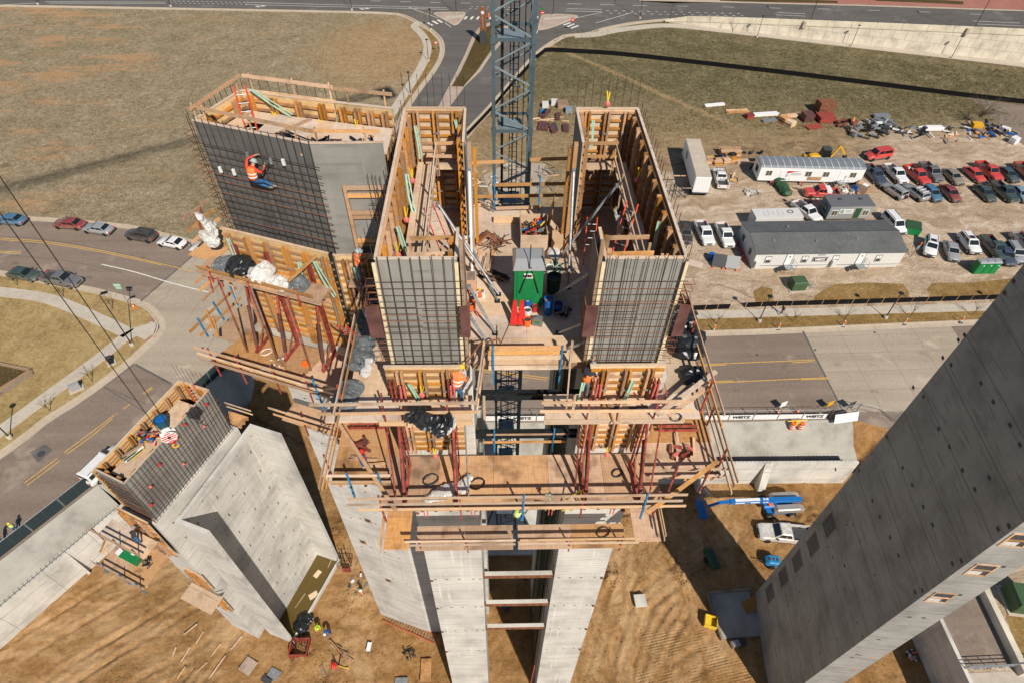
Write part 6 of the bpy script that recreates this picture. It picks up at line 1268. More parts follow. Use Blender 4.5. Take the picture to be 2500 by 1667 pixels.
for k, (px, py, c) in enumerate(((1752,652,'dkgrey'),(1785,656,'grey'))):
    t = thing('display_board', ['darker','paler'][k] + ' leaning grey board on orange feet by the pickups', 'board', G(px,py), R(-14)); MB().add([(-.95,-.3,.25),(.95,-.3,.25),(.95,.6,1.9),(-.95,.6,1.9),(-.95,-.24,.25),(.95,-.24,.25),(.95,.66,1.9),(-.95,.66,1.9)], [(0,1,2,3),(7,6,5,4),(0,4,5,1),(1,5,6,2),(2,6,7,3),(3,7,4,0)]).build('panel', M[c], t)
    for s in (-.7,.7): MB().cbox((s,-.3,.12),.18,.5,.22).build('foot', M['orange'], t)
o = MB().cbox((0,0,.03),2.2,1.4,.05).build('loose_sheet', M['ply_pale']); o.location = G(1698,645); o.rotation_euler = (0,0,R(-25)); tag(o, 'pale plywood sheet lying flat right of the core', 'plywood sheet')
t = thing('leaning_sign', 'tilted grey sign with orange flag near the white suv', 'sign', G(2222,628)); MB().tube((0,0,0),(.9,.6,1.6),.05,5).build('post', M['dkgrey'], t); MB().cbox((.8,.55,1.35),.7,.1,.7,.5).build('plate', CP['silver'], t); MB().cbox((1.1,.75,2.0),.14,.14,.5).build('flag', M['orange'], t)

# backhoe
t = thing('backhoe', 'yellow backhoe loader behind the white office trailer', 'backhoe', G(2000,396), R(176))
MB().loft([ring(-1.0,.7,.7,1.5), ring(.4,.7,.7,1.55), ring(1.9,.6,.75,1.45), ring(2.2,.5,.85,1.3)]).build('body', M['yellow'], t); MB().loft([[(-1.3,-.75,1.3),(.4,-.75,1.3),(.4,.75,1.3),(-1.3,.75,1.3)],[(-1.1,-.65,2.7),(.2,-.65,2.7),(.2,.65,2.7),(-1.1,.65,2.7)]]).build('cab', M['glass'], t); MB().box(-1.2,.3,-.72,.72,2.7,2.82).build('cab_roof', M['dkgrey'], t)
for x, r_ in ((-.7,2.1),(1.6,1.35)):
    for s in (-1,1): wv = put('wheel', WHEEL, t); wv.location = (x,s*.85,.345*r_); wv.rotation_euler = (R(90),0,0); wv.scale = (r_,r_,r_*1.4); put('rim', RIM, wv)
for s in (-.5,.5): MB().beam((1.0,s,1.3),(3.0,s,.7),.14,.22).build('loader_arm', M['yellow'], t)
MB().extr([(3.0,-1.1,.2),(3.7,-1.1,.1),(3.2,-1.1,.5),(3.0,-1.1,1.0)], (0,2.2,0)).build('loader_bucket', M['yellow'], t)
MB().beam((-1.6,0,1.0),(-2.6,0,3.3),.22,.32).build('boom', M['yellow'], t); MB().beam((-2.6,0,3.3),(-4.0,0,1.6),.18,.28).build('dipper', M['yellow'], t); MB().extr([(-4.2,-.35,1.7),(-3.7,-.35,1.1),(-4.1,-.35,.6),(-4.6,-.35,.9)], (0,.7,0)).build('bucket', M['dkgrey'], t); MB().box(-1.8,-1.2,-.9,.9,.3,1.0).build('swing_frame', M['yellow'], t)

# boom lift in the pit
q0, q1 = G(1690,1215,PIT+1.6), G(1945,1215,PIT+1.8)
bl = thing('boom_lift', 'blue and grey telescopic boom lift standing in the pit', 'boom lift', G(1893,1240,PIT), R(2), world=False)
MB().box(-1.6,1.6,-1.0,1.0,.55,1.0).build('chassis', M['lift_blue'], bl)
for x in (-1.35,1.35):
    for s in (-1,1): wv = put('wheel', WHEEL, bl); wv.location = (x,s*1.1,.5); wv.rotation_euler = (R(90),0,0); wv.scale = (1.45,1.45,1.8); put('rim', RIM, wv)
for s, y0 in ((-1,-1.15),(1,.35)): MB().loft([ring(-1.5,.0+.40,1.0,1.35), ring(-1.2,.42,1.0,1.75), ring(1.3,.42,1.0,1.8), ring(1.9,.36,1.05,1.55)]).build('hood', CP['silver'], bl).location = (.6,y0+.4,0)
MB().loft([ring(-1.9,.55,1.0,1.5), ring(-.4,.55,1.0,1.6)]).build('turntable', M['lift_blue'], bl); MB().cbox((-1.2,-.3,1.66),.5,.35,.12).build('control_box', M['orange'], bl)
MB().beam((2.3,-.02,2.0),(-6.0,-.02,2.2),.46,.5).build('boom', M['lift_blue'], bl); MB().beam((-6.0,-.02,2.2),(-7.2,-.02,2.05),.3,.34).build('boom_tip', M['lift_blue'], bl); MB().box(-5.4,-2.6,-.263,-.25,2.04,2.28).build('decal_strip', M['white'], bl)
lettering('S-65', .34, M['white'], bl, (-1.9,-.262,2.1), (R(90),0,0), bold=.02); lettering('S-65', .34, M['white'], bl, (-1.9,-.02,2.42), (0,0,0), bold=.02); lettering('GENIE', .24, M['lift_blue'], bl, (-4.0,-.27,2.16), (R(90),0,0), bold=.02); MB().box(-5.4,-2.6,-.2,.16,2.433,2.44).build('decal_strip', M['white'], bl)
MB().beam((-7.2,-.02,2.05),(-8.3,-.1,1.5),.22,.26).build('jib', M['lift_blue'], bl); bk = MB().box(-9.3,-8.4,-1.15,1.15,.5,.56).build('basket', M['lift_blue'], bl)
for zz in (1.0,1.55): MB().path([(-9.3,-1.15,zz),(-8.4,-1.15,zz),(-8.4,1.15,zz),(-9.3,1.15,zz),(-9.3,-1.15,zz)],.035,5).build('basket_rail', M['lift_blue'], bk)
for p in ((-9.3,-1.15),(-8.4,-1.15),(-8.4,1.15),(-9.3,1.15),(-9.3,0),(-8.4,0)): MB().tube((*p,.5),(*p,1.55),.035,5).build('basket_post', M['lift_blue'], bk)

# ================================================================== lamps, signs, fences, trees
def lamp(label, base, h, arm=(0,0), z=0., head='flat', mat='steel_dk', name='street_lamp', group='street lamps'):
    b = G(*base, z) if not isinstance(base, Vector) else base; t = thing(name, label, 'street lamp', b, 0, group)
    MB().lathe([(.28,0),(.28,.35),(.2,.42)], n=10).build('footing', M['walk'], t); MB().tube((0,0,.3),(0,0,h),.075,8,.05).build('pole', M[mat], t)
    if arm != (0,0): MB().beam((0,0,h),(arm[0],arm[1],h+.15),.07,.07).build('arm', M[mat], t); MB().cbox((arm[0],arm[1],h+.12),.75,.35,.16,math.atan2(arm[1],arm[0])).build('lamp_head', M[mat], t)
    else: MB().lathe([(.06,0),(.34,.06),(.36,.12),(.08,.2)], (0,0,h), 12).build('lamp_head', M[mat], t)
    return t
lamp('slim lamp post on the right verge, nearer the core', (1853,785), 4.6); lamp('slim lamp post on the right verge, nearer the dark core', (2161,777), 4.6); lamp('slim lamp post on the right verge hidden by the dark core', (2470,769), 4.6)
lamp('tall corner lamp with square head at the left crossing', (323,843), 8.9, (.5,.25)); lamp('low lamp post at the left edge beside the sidewalk', (25,1068), 4.6); lamp('second low lamp by the left street sidewalk', (-60,1130), 4.6)
for k, (x, y) in enumerate(((93,12),(417,17),(859,26),(1114,35),(1350,40),(1562,46))): lamp(['leftmost tall lamp on the arterial road', 'second tall lamp from left on the arterial road', 'tall lamp on the arterial road above the dirt patch', 'tall lamp on the left traffic island', 'tall lamp on the right traffic island', 'tall lamp at the start of the barrier'][k], (x,y), 11, (.2,2.2))
for k, (x, y) in enumerate(((1974,64),(2374,84))):
    s = (AP(x,y).xy-AZ0).dot(adir); b = V(apt(s,.2,wall_top(s)+.6)); lamp(['tall lamp on the barrier, nearer the middle', 'tall lamp on the barrier at upper right'][k], b, 11, (.2,2.2)); o = MB().beam(apt(s-1.2,-.25,wall_top(s)-.6),apt(s-1.2,-.25,wall_top(s)+.75),.7,.5).build('lamp_pedestal', M['cobble']); tag(o, ['tan pedestal block on the barrier near the middle', 'tan pedestal block on the barrier at right'][k], 'pedestal')
for k, (x, y) in enumerate(((1848,92),(2077,115),(2322,143))): lamp(['small lamp at the foot of the retaining wall, leftmost', 'small lamp at the foot of the retaining wall, middle one', 'small lamp at the foot of the retaining wall, rightmost'][k], (x,y), 4.8)
for k, (x, y) in enumerate(((1046,150),(1002,232),(1052,74))): lamp(['low lamp beside the curved sidewalk, middle one', 'low lamp beside the curved sidewalk, nearest', 'low lamp beside the curved sidewalk at the crosswalk'][k], (x,y), 4.6)
t = thing('monument_sign', 'tall rust brown monument sign on the planted median', 'sign', G(1180,108), R(-8)); MB().box(-.75,.75,-.25,.25,0,3.0).build('lower_block', M['dkgrey'], t); sl = MB().box(-.75,.75,-.25,.25,3.0,8.0).build('upper_block', M['rust'], t)
o = MB().lathe([(.42,0),(.26,0),(.26,.02),(.42,.02)], n=20).build('ring_emblem', M['white'], sl); o.location = (0,-.26,7.0); o.rotation_euler = (R(90),0,0); MB().box(-.1,.1,-.258,-.25,3.6,6.2).build('vertical_lettering', M['wood_old'], sl)
def road_sign(label, px, py, h, plates, z=0., name='road_sign'):
    t = thing(name, label, 'sign', G(px,py,z)); MB().tube((0,0,0),(0,0,h),.04,6).build('post', M['galv'], t)
    for (w, hh, zz, mt, shape) in plates:
        if shape == 'oct': o = MB().lathe([(w,0),(w,.02)], n=8).build('plate', M[mt], t); o.location = (0,-.03,zz); o.rotation_euler = (R(90),0,0); o2 = MB().box(-w*.5,w*.5,-.055,-.05,zz-.09,zz+.09).build('plate_band', M['white'], t)
        else: MB().cbox((0,-.04,zz),w,.02,hh).build('plate', M[mt], t)
    return t
road_sign('red stop sign with green name plate by the crane mast', 1323, 62, 3.6, [(.5,0,2.9,'redp','oct'),(.9,.4,3.7,'green','b')]); road_sign('small pink sign beside the curved kerb', 1066, 128, 2.2, [(.4,0,2.1,'pink','oct')]); road_sign('red yield sign by the right crosswalk', 1396, 78, 3.0, [(.45,0,2.7,'redp','oct')]); road_sign('orange delineator beside the crosswalk', 1194, 48, 1.6, [(.35,1.3,.9,'orange','b')])
t = road_sign('green street name sign at the left corner', 320, 752, 4.4, [(.9,.45,4.2,'mint','b'),(.7,.35,3.7,'mint','b')])
def cone(label, px, py, z=0., h=.75, group='traffic cones'):
    t = thing('traffic_cone', label, 'cone', G(px,py,z), 0, group); MB().cbox((0,0,.03),.42,.42,.06).build('base', M['orange'], t); MB().lathe([(.17,.06),(.04,h)], n=10).build('cone', M['orange'], t); MB().lathe([(.125,.32),(.098,.46)], n=10).build('band', M['white'], t); return t
cone('orange cone at the left corner below the street sign', 328, 752); cone('orange cone on the right street before the fence, left one', 1898, 1008); cone('orange cone on the right street before the fence, right one', 1946, 1006); cone('orange cone beside the grey office corner', 2198, 632)
for k, (x, y) in enumerate(((1742,808),(1899,804),(2057,797),(2206,792),(2344,788))):
    t = thing('delineator', ['first','second','third','fourth','fifth'][k] + ' white tube delineator along the right kerb, counted from the core', 'delineator', G(x,y), 0, 'delineators'); MB().cbox((0,0,.06),.5,.4,.12).build('base', M['dkgrey'], t); MB().tube((0,0,.1),(0,0,1.1),.07,8).build('tube', M['white'], t); MB().tube((0,0,.7),(0,0,.85),.075,8).build('band', M['orange'], t); MB().cbox((.02,-.08,.8),.16,.03,.5).build('panel', M['orange'], t)
# silt fences
def silt(label, pts, h=.75, posts=0, z=0., name='silt_fence'):
    L = smooth_line(GL(pts, z), 3); t = thing(name, label, 'fence', (L[0].x, L[0].y, 0), world=True)
    ribbon('fabric', L, -.07, .07, -.05, M['silt'], t, zt=h)
    if posts:
        for i in range(posts):
            p = L[int((len(L)-1)*i/(posts-1))] if len(L) > posts else V(L[0]).lerp(V(L[-1]), i/(posts-1)); MB().beam((p.x,p.y-.08,0),(p.x,p.y-.08,h+.25),.05,.04).build('stake', M['lumber'], t)
    return t
silt('long black silt fence across the green field', [(1140,335),(1201,270),(1250,212),(1290,167),(1305,148),(1315,141),(1325,133),(1338,127),(1400,130),(1500,136),(1660,153),(2000,193),(2350,237),(2520,256)], .95); silt('short black silt fence by the core on the right', [(1690,757),(1780,753.5)], .8, 4)
silt('black silt fence with stakes behind the right sidewalk', [(1819,750),(1900,746.5),(2000,744),(2200,738),(2440,730)], .8, 18)
# construction fence with banner on the far pit edge
def panel_fence(label, pts, h, infill, z=0., seg=3.0, banner=None, name='panel_fence'):
    L = [V((p[0],p[1])) for p in pts]; t = thing(name, label, 'fence', (L[0].x,L[0].y,z), world=True)
    for a, b in zip(L, L[1:]):
        d = (b-a).length; n = max(1, round(d/seg))
        for i in range(n):
            p = a.lerp(b,i/n); q = a.lerp(b,(i+1)/n); dd = (q-p).normalized()
            f = MB(); f.path([(p.x+dd.x*.04,p.y+dd.y*.04,z),(p.x+dd.x*.04,p.y+dd.y*.04,z+h),(q.x-dd.x*.04,q.y-dd.y*.04,z+h),(q.x-dd.x*.04,q.y-dd.y*.04,z)],.03,5); fr_ = f.build('fence_frame', M['galv'], t)
            lo_, hi_ = infill[1], infill[2]; MB().prism([(p.x+dd.x*.06-dd.y*.01,p.y+dd.y*.06+dd.x*.01),(q.x-dd.x*.06-dd.y*.01,q.y-dd.y*.06+dd.x*.01),(q.x-dd.x*.06+dd.y*.01,q.y-dd.y*.06-dd.x*.01),(p.x+dd.x*.06+dd.y*.01,p.y+dd.y*.06-dd.x*.01)], z+lo_, z+hi_).build('infill', M[infill[0]], fr_)
            mid = (p+q)/2; MB().cbox((mid.x,mid.y,z+h*.5),.02,.02,h).build('upright', M['galv'], fr_)
            if banner and i in banner: o = lettering('WEITZ', .62, M['black'], fr_, (mid.x+dd.y*.03,mid.y-dd.x*.03,z+.55), (R(90),0,math.atan2(dd.y,dd.x)), bold=.03, sx=1.1)
    return t
panel_fence('chain link fence with white name banners along the right street', [(-2,42.25),(24.5,42.05),(39.2,42.1)], 1.85, ('white',.06,1.0), 0, 3.2, banner=(1,4,7))
panel_fence('dark screened fence along the left pit edge', [(-62,8.3),(-49.2,26.4),(-43.4,34.6),(-39.4,41.5)], 1.75, ('mesh_dk',.05,1.7), 0, 3.3); panel_fence('dark screened fence at the corner of the left crossing', [(-36.6,46.2),(-33.9,51.0),(-30.4,51.9),(-28.5,50.7)], 1.75, ('mesh_dk',.05,1.7), 0, 2.6)
bk = [(-39.5,41.0),(-35.9,47.8)]
panel_fence('open tube fence panels at the right end of the pit', [(39.6,42.1),(43.2,43.0),(47.2,41.6),(49.5,38.5)], 1.85, ('galv',.9,.94), 0, 3.0)
o = MB().cbox((0,0,.6),3.0,.06,1.2).build('site_board', M['white']); o.location = (41.3,41.4,.3); o.rotation_euler = (R(-25),0,R(8)); tag(o, 'tilted blank white board on the fence at right', 'board')
for k, (x, y) in enumerate(((1932,1044),(1953,1044))):
    t = thing('traffic_barrel', ['left','right'][k] + ' one of two orange striped traffic barrels at the pit edge', 'barrel', G(x,y,-.3), 0, 'traffic barrels'); MB().lathe([(.32,0),(.30,.1),(.28,1.0),(.1,1.02)], n=12).build('barrel', M['orange'], t)
    for zz in (.25,.6): MB().lathe([(.305,zz),(.30,zz+.14)], n=12).build('stripe', M['white'], t)
t = thing('barrier_post', 'yellow barrier bar lying over the traffic barrels', 'barrier', G(1942,1036,.2)); MB().tube((-1.2,0,.75),(1.2,.1,.8),.06,6).build('bar', M['yellow_b'], t); MB().cbox((0,0,.35),.3,.3,.7).build('post', M['yellow_b'], t)
for k, (x, y, c) in enumerate(((1907,997,'white'),(2020,996,'yellow'),(2073,997,'dkgrey'))):
    t = thing('barricade_sign', ['white slanted barricade sign before the fence', 'dark yellow sign board standing before the fence', 'dark sign board standing at the end of the fence'][k], 'sign', G(x,y), R(20)); MB().cbox((0,0,.9),.9,.06,.9).build('board', M[c], t)
    for s in (-.35,.35): MB().tube((s,0,0),(s,.05,1.3),.03,5).build('leg', M['dkgrey'], t)
# bare saplings and bush
def bare_tree(label, p, h, n=9, spread=.5, trunk=.05, name='bare_tree', group=None):
    t = thing(name, label, 'tree', p, random.uniform(0,6), group); tr = MB().tube((0,0,0),(.03*h,0,h*.55),trunk,6,trunk*.6); tr.build('trunk', M['bark'], t); c = MB()
    for i in range(n):
        a = random.uniform(0,6.28); z0 = h*random.uniform(.25,.55); L = h*random.uniform(.35,.6); e = V((math.cos(a)*spread*h*random.uniform(.3,.8), math.sin(a)*spread*h*random.uniform(.3,.8), z0+L)); s = V((.02*h,0,z0)); c.tube(s, e, trunk*.4, 4, trunk*.15)
        for j in range(4): f = random.uniform(.35,.9); q = s.lerp(e,f); c.tube(q, q+V((random.uniform(-.25,.25),random.uniform(-.25,.25),random.uniform(.1,.4)))*h*.35, trunk*.2, 3, trunk*.08)
    c.build('branches', M['bark'], t); return t
for k, (x, y, h, l) in enumerate(((1750,792,2.6,'bare sapling on the right verge nearest the core'), (1935,786,2.6,'bare sapling on the right verge past the pedestrian'), (2062,781,2.8,'bare sapling on the right verge between the lamps'), (2222,775,2.8,'bare sapling on the right verge right of the second lamp'), (2372,771,2.8,'bare sapling on the right verge near the dark core'), (275,755,3.0,'dark bare sapling on the corner verge at left'), (42,697,2.2,'bare sapling beside the dark sedan at left'), (155,724,2.4,'bare sapling beside the old grey pickup'), (225,930,2.4,'bare sapling by the left sidewalk beside the grey cabinet'), (122,1003,2.6,'bare sapling on the lower left verge'), (1782,98,5.0,'tall thin bare tree at the foot of the retaining wall'))): bare_tree(l, G(x,y), h, group='bare young trees')
bare_tree('wide bare bush at the right edge of the field', G(2385,302), 4.6, 60, 1.15, .07, 'bare_bush')
for k, (x, y, w, l) in enumerate(((273,886,.55,'black bollard box with pale base by the left sidewalk'), (188,950,1.1,'grey utility cabinet by the left sidewalk'))):
    t = thing('utility_cabinet', l, 'cabinet', G(x,y), R(35)); MB().cbox((0,0,.06),w+.5,.9,.12).build('pad', M['walk'], t); MB().cbox((0,0,.55 if k else .6),w,.5,.9 if k else 1.0).build('case', M['grey'] if k else M['black'], t); MB().cbox((0,0,1.03 if k else 1.13),w+.06,.56,.06).build('lid', M['grey'] if k else M['dkgrey'], t)
# timber planter at the far left
t = thing('timber_planter', 'low timber edged planter at the far left lawn', 'planter', G(20,925), world=True)
for a, b in (((-20,885),(78,905)), ((78,905),(-20,965)), ((82,912),(-10,972))):
    p, q = G(*a), G(*b); MB().beam((p.x,p.y,.18),(q.x,q.y,.18),.28,.32).build('sleeper', M['wood_old'], t)
sheet('planter_soil', GL([(-20,888),(75,907),(-20,962)]), .012, M['mulch'])
# ================================================================== people
def skin_mesh(J, E, rad, zones):
    """grow one continuous body from joints J, bones E and radii; zones: bone -> material slot"""
    names = list(J); idx = {n: i for i, n in enumerate(names)}
    me = bpy.data.meshes.new('body'); me.from_pydata([tuple(J[n]) for n in names], [(idx[a], idx[b]) for a, b in E], [])
    o = bpy.data.objects.new('tmp', me); COL.objects.link(o); md = o.modifiers.new('s', 'SKIN'); md.use_smooth_shade = True
    sv = me.skin_vertices[0].data
    for n in names: r = rad.get(n, .05); sv[idx[n]].radius = (r, r); sv[idx[n]].use_root = (n == 'pelvis')
    ss_ = o.modifiers.new('d', 'SUBSURF'); ss_.levels = 1; ss_.render_levels = 1
    dg = bpy.context.evaluated_depsgraph_get(); out = bpy.data.meshes.new_from_object(o.evaluated_get(dg)); bpy.data.objects.remove(o)
    segs = [(V(J[a]), V(J[b]), zones.get((a, b), 0)) for a, b in E]
    for pg in out.polygons:
        c = pg.center; best = 9; k = 0
        for a, b, zz in segs:
            d = b-a; u = max(0, min(1, (c-a).dot(d)/max(1e-9, d.length_squared))); dist = (c-a-d*u).length
            if dist < best: best = dist; k = zz
        pg.material_index = k; pg.use_smooth = True
    return out
BASEJ = {'pelvis':(0,0,.96),'spine':(.0,0,1.16),'chest':(.01,0,1.36),'neck':(.02,0,1.50),'head':(.04,0,1.60),'crown':(.04,0,1.72)}
RAD = {'pelvis':.135,'spine':.125,'chest':.145,'neck':.06,'head':.088,'crown':.085,'shL':.075,'shR':.075,'elL':.05,'elR':.05,'wrL':.034,'wrR':.034,'haL':.036,'haR':.036,'hiL':.105,'hiR':.105,'knL':.07,'knR':.07,'anL':.05,'anR':.05,'toL':.045,'toR':.045}
def person(label, loc, rz, shirt, vest, trousers, hat, pose=None, name='person', group='workers on the site', stripes=True, M3=None, boots='wood_old'):
    """pose overrides joints given in the person's own frame: x forwards, y left, z up"""
    J = dict(BASEJ)
    J.update({'shL':(0,.19,1.42),'elL':(.04,.25,1.15),'wrL':(.16,.22,.93),'haL':(.2,.2,.85),'shR':(0,-.19,1.42),'elR':(.04,-.25,1.15),'wrR':(.16,-.22,.93),'haR':(.2,-.2,.85),'hiL':(0,.1,.90),'knL':(.03,.11,.5),'anL':(0,.11,.09),'toL':(.17,.13,.05),'hiR':(0,-.1,.90),'knR':(.03,-.11,.5),'anR':(0,-.11,.09),'toR':(.17,-.13,.05)})
    if pose: J.update(pose)
    J = {k: V(v) for k, v in J.items()}
    E = [('pelvis','spine'),('spine','chest'),('chest','neck'),('neck','head'),('head','crown'),('chest','shL'),('shL','elL'),('elL','wrL'),('wrL','haL'),('chest','shR'),('shR','elR'),('elR','wrR'),('wrR','haR'),('pelvis','hiL'),('hiL','knL'),('knL','anL'),('anL','toL'),('pelvis','hiR'),('hiR','knR'),('knR','anR'),('anR','toR')]
    rad = dict(RAD)
    for s in 'LR':                                                              # five fingers
        d = (J['ha'+s]-J['wr'+s]).normalized(); side = d.cross(V((0,0,1))); side = side.normalized() if side.length > .1 else V((0,1,0))
        for f, (o_, ln) in enumerate(((-.035,.075),(-.012,.088),(.012,.082),(.034,.065))):
            a, b = 'f%d%s' % (f,s), 'g%d%s' % (f,s); J[a] = J['ha'+s]+d*.04+side*o_; J[b] = J[a]+d*ln*.9+V((0,0,-.02)); E += [('ha'+s,a),(a,b)]; rad[a] = .010; rad[b] = .008
        a = 't'+s; J[a] = J['wr'+s].lerp(J['ha'+s],.6)+side*.065*(1 if s == 'L' else -1)+d*.02; E.append(('wr'+s,a)); rad[a] = .011
    zn = {}
    for e in E:
        k = 0
        if e[0] in ('chest','shL','shR','spine') or e in (('pelvis','spine'),('elL','wrL'),('elR','wrR')): k = 1
        if e in (('pelvis','hiL'),('pelvis','hiR')) or e[0] in ('hiL','hiR','knL','knR'): k = 2
        if e[0] in ('anL','anR'): k = 3
        if e[0] in ('neck','head') or e == ('chest','neck'): k = 0
        zn[e] = k
    zn[('chest','neck')] = 1
    t = thing(name, label, 'person', loc, rz, group)
    if M3 is not None: t.matrix_basis = Matrix.Translation(loc) @ M3.to_4x4()
    me = skin_mesh(J, E, rad, zn)
    for m in ('skin', shirt, trousers, boots): me.materials.append(M[m])
    put('body', me, t)
    up = (J['crown']-J['neck']).normalized(); c = J['head'].lerp(J['crown'],.55); fw = V((1,0,0)); fw = (fw-up*fw.dot(up)).normalized()
    fc_ = MB(); fc_.ell(tuple(J['head']+fw*.095), .012,.012,.02,6,4); fc_.ell(tuple(J['head'].lerp(J['crown'],.3)+fw*.085+V((0,.03,0))), .012,.014,.008,6,4); fc_.ell(tuple(J['head'].lerp(J['crown'],.3)+fw*.085+V((0,-.03,0))), .012,.014,.008,6,4); fc_.build('face_features', M['bark'], t)
    if hat:
        rot = V((0,0,1)).rotation_difference(up).to_matrix().to_4x4(); h = MB().lathe([(.165,0),(.16,.012),(.125,.02),(.12,.06),(.095,.11),(.04,.135)], n=14).build('hard_hat', M[hat], t, True); h.matrix_basis = Matrix.Translation(c+up*.0) @ rot
        b = MB().cbox((.13,0,.01),.12,.18,.014).build('hat_brim', M[hat], h)
    else:
        h = MB().ell((0,0,0),.1,.09,.085,10,6).build('hair', M['bark'], t, True); h.location = c+up*.02
    if vest:
        ax = (J['chest']-J['pelvis']); v = MB(); rings = []
        for f, rx, ry in ((.12,.16,.19),(.5,.155,.185),(.85,.165,.205),(1.12,.145,.17),(1.24,.09,.10)):
            o_ = J['pelvis']+ax*f; rings.append([tuple(o_+V((rx*math.cos(a_),ry*math.sin(a_),0))) for a_ in [i*math.pi/6 for i in range(12)]])
        vo = v.loft(rings).build('vest', M[vest], t, True)
        if stripes:
            for f0, f1, rx, ry in ((.32,.44,.162,.192),(.66,.78,.166,.20)):
                rr = []
                for f in (f0,f1): o_ = J['pelvis']+ax*f; rr.append([tuple(o_+V((rx*math.cos(a_),ry*math.sin(a_),0))) for a_ in [i*math.pi/6 for i in range(12)]])
                MB().loft(rr, False).build('reflective_band', M['white'], vo)
    return t
M['shirt_red'] = m_plain('red_sleeves', (.62,.06,.03), .8, var=.15); M['vest_or'] = m_plain('orange_vest', (.82,.20,.045), .7, var=.1); M['shirt_or'] = m_plain('orange_jacket', (.80,.22,.08), .75, var=.12); M['cloth_dk'] = m_plain('dark_clothes', (.03,.03,.035), .85, var=.3); M['cloth_grey'] = m_plain('grey_clothes', (.14,.14,.15), .85, var=.2)
# the worker hanging on the large bar mat
aH, zH = fAB.uv(622,437,.55); Mh = Matrix((fAB.n*-1, fAB.n.cross(V((0,0,1))), V((0,0,1)))).transposed(); Mh = Matrix(((-fAB.n.x,-fAB.u.x,0),(-fAB.n.y,-fAB.u.y,0),(0,0,1)))
person('worker in orange vest hanging on the large bar mat', fAB.p(aH,.62,zH-.62), 0, 'shirt_red', 'vest_or', 'denim', 'hard_silver', {'pelvis':(0,0,.62),'spine':(-.04,.02,.82),'chest':(.04,.0,1.04),'neck':(.13,-.04,1.16),'head':(.2,-.06,1.22),'crown':(.24,-.07,1.33),'shL':(.04,.2,1.06),'elL':(.26,.24,1.32),'wrL':(.42,-.02,1.44),'haL':(.46,-.1,1.45),'shR':(.08,-.2,1.02),'elR':(.2,-.34,.86),'wrR':(.42,-.32,1.0),'haR':(.47,-.3,1.05),'hiL':(.02,.1,.58),'knL':(.22,-.05,.3),'anL':(.36,-.32,.12),'toL':(.42,-.46,.12),'hiR':(.02,-.1,.58),'knR':(.3,-.24,.42),'anR':(.38,-.5,.22),'toR':(.42,-.64,.2)}, M3=Mh)
q = G(882,690,42.45); o = MB().box(q.x-.5,q.x+.5,q.y-.25,q.y+.25,42.38,42.44).build('standing_plank', M['lumber']); tag(o, 'plank under the orange worker left of the left shaft', 'plank')
t = thing('safety_lanyard', 'black positioning lanyard between the hanging worker and the mat', 'lanyard', fAB.p(aH,.5,zH), world=True); MB().path([fAB.p(aH+.15,.55,zH+.05), fAB.p(aH+.5,.35,zH+.45), fAB.p(aH+.75,.2,zH+.75)], .025, 5).build('strap', M['black'], t); MB().cbox(fAB.p(aH+.72,.2,zH+.72),.1,.1,.25).build('snap_hook', M['galv'], t)
person('worker in orange jacket and silver hat left of the left shaft', G(882,690,42.45), R(20), 'shirt_or', None, 'cloth_grey', 'hard_silver', {'wrL':(.42,.12,1.3),'haL':(.5,.1,1.34),'elL':(.2,.28,1.2),'wrR':(.44,-.1,1.2),'haR':(.52,-.08,1.22),'elR':(.2,-.27,1.16),'chest':(.05,0,1.36),'neck':(.09,0,1.5),'head':(.14,0,1.58),'crown':(.17,0,1.69)}, boots='cloth_dk')
person('worker with yellow hat and orange vest walking in front of the left shaft', G(1117,980,UZ), R(70), 'shirt_or', 'vest_or', 'denim', 'yellow_b', {'pelvis':(-.02,0,.92),'spine':(.08,0,1.12),'chest':(.2,-.02,1.3),'neck':(.32,-.04,1.41),'head':(.40,-.05,1.46),'crown':(.46,-.06,1.56),'shL':(.18,.18,1.36),'elL':(.24,.26,1.1),'wrL':(.42,.22,1.0),'haL':(.5,.2,.98),'shR':(.2,-.2,1.34),'elR':(.22,-.3,1.1),'wrR':(.40,-.28,1.02),'haR':(.48,-.26,1.0),'hiL':(-.02,.1,.87),'knL':(.14,.22,.5),'anL':(.02,.30,.1),'toL':(.16,.36,.05),'hiR':(-.02,-.1,.87),'knR':(.02,-.18,.48),'anR':(-.2,-.24,.1),'toR':(-.05,-.3,.05)})
person('worker in dark shirt with grey hat leaning at the right shaft form', G(1424,968,UZ), R(55), 'cloth_dk', 'vest_or', 'cloth_grey', 'hard_silver', {'spine':(.08,0,1.12),'chest':(.22,0,1.26),'neck':(.35,0,1.33),'head':(.43,0,1.36),'crown':(.51,0,1.43),'shL':(.2,.19,1.3),'elL':(.45,.22,1.25),'wrL':(.62,.12,1.45),'haL':(.68,.1,1.5),'shR':(.2,-.19,1.3),'elR':(.32,-.25,1.05),'wrR':(.5,-.2,.95),'haR':(.56,-.18,.93)}, stripes=False, boots='cloth_dk')
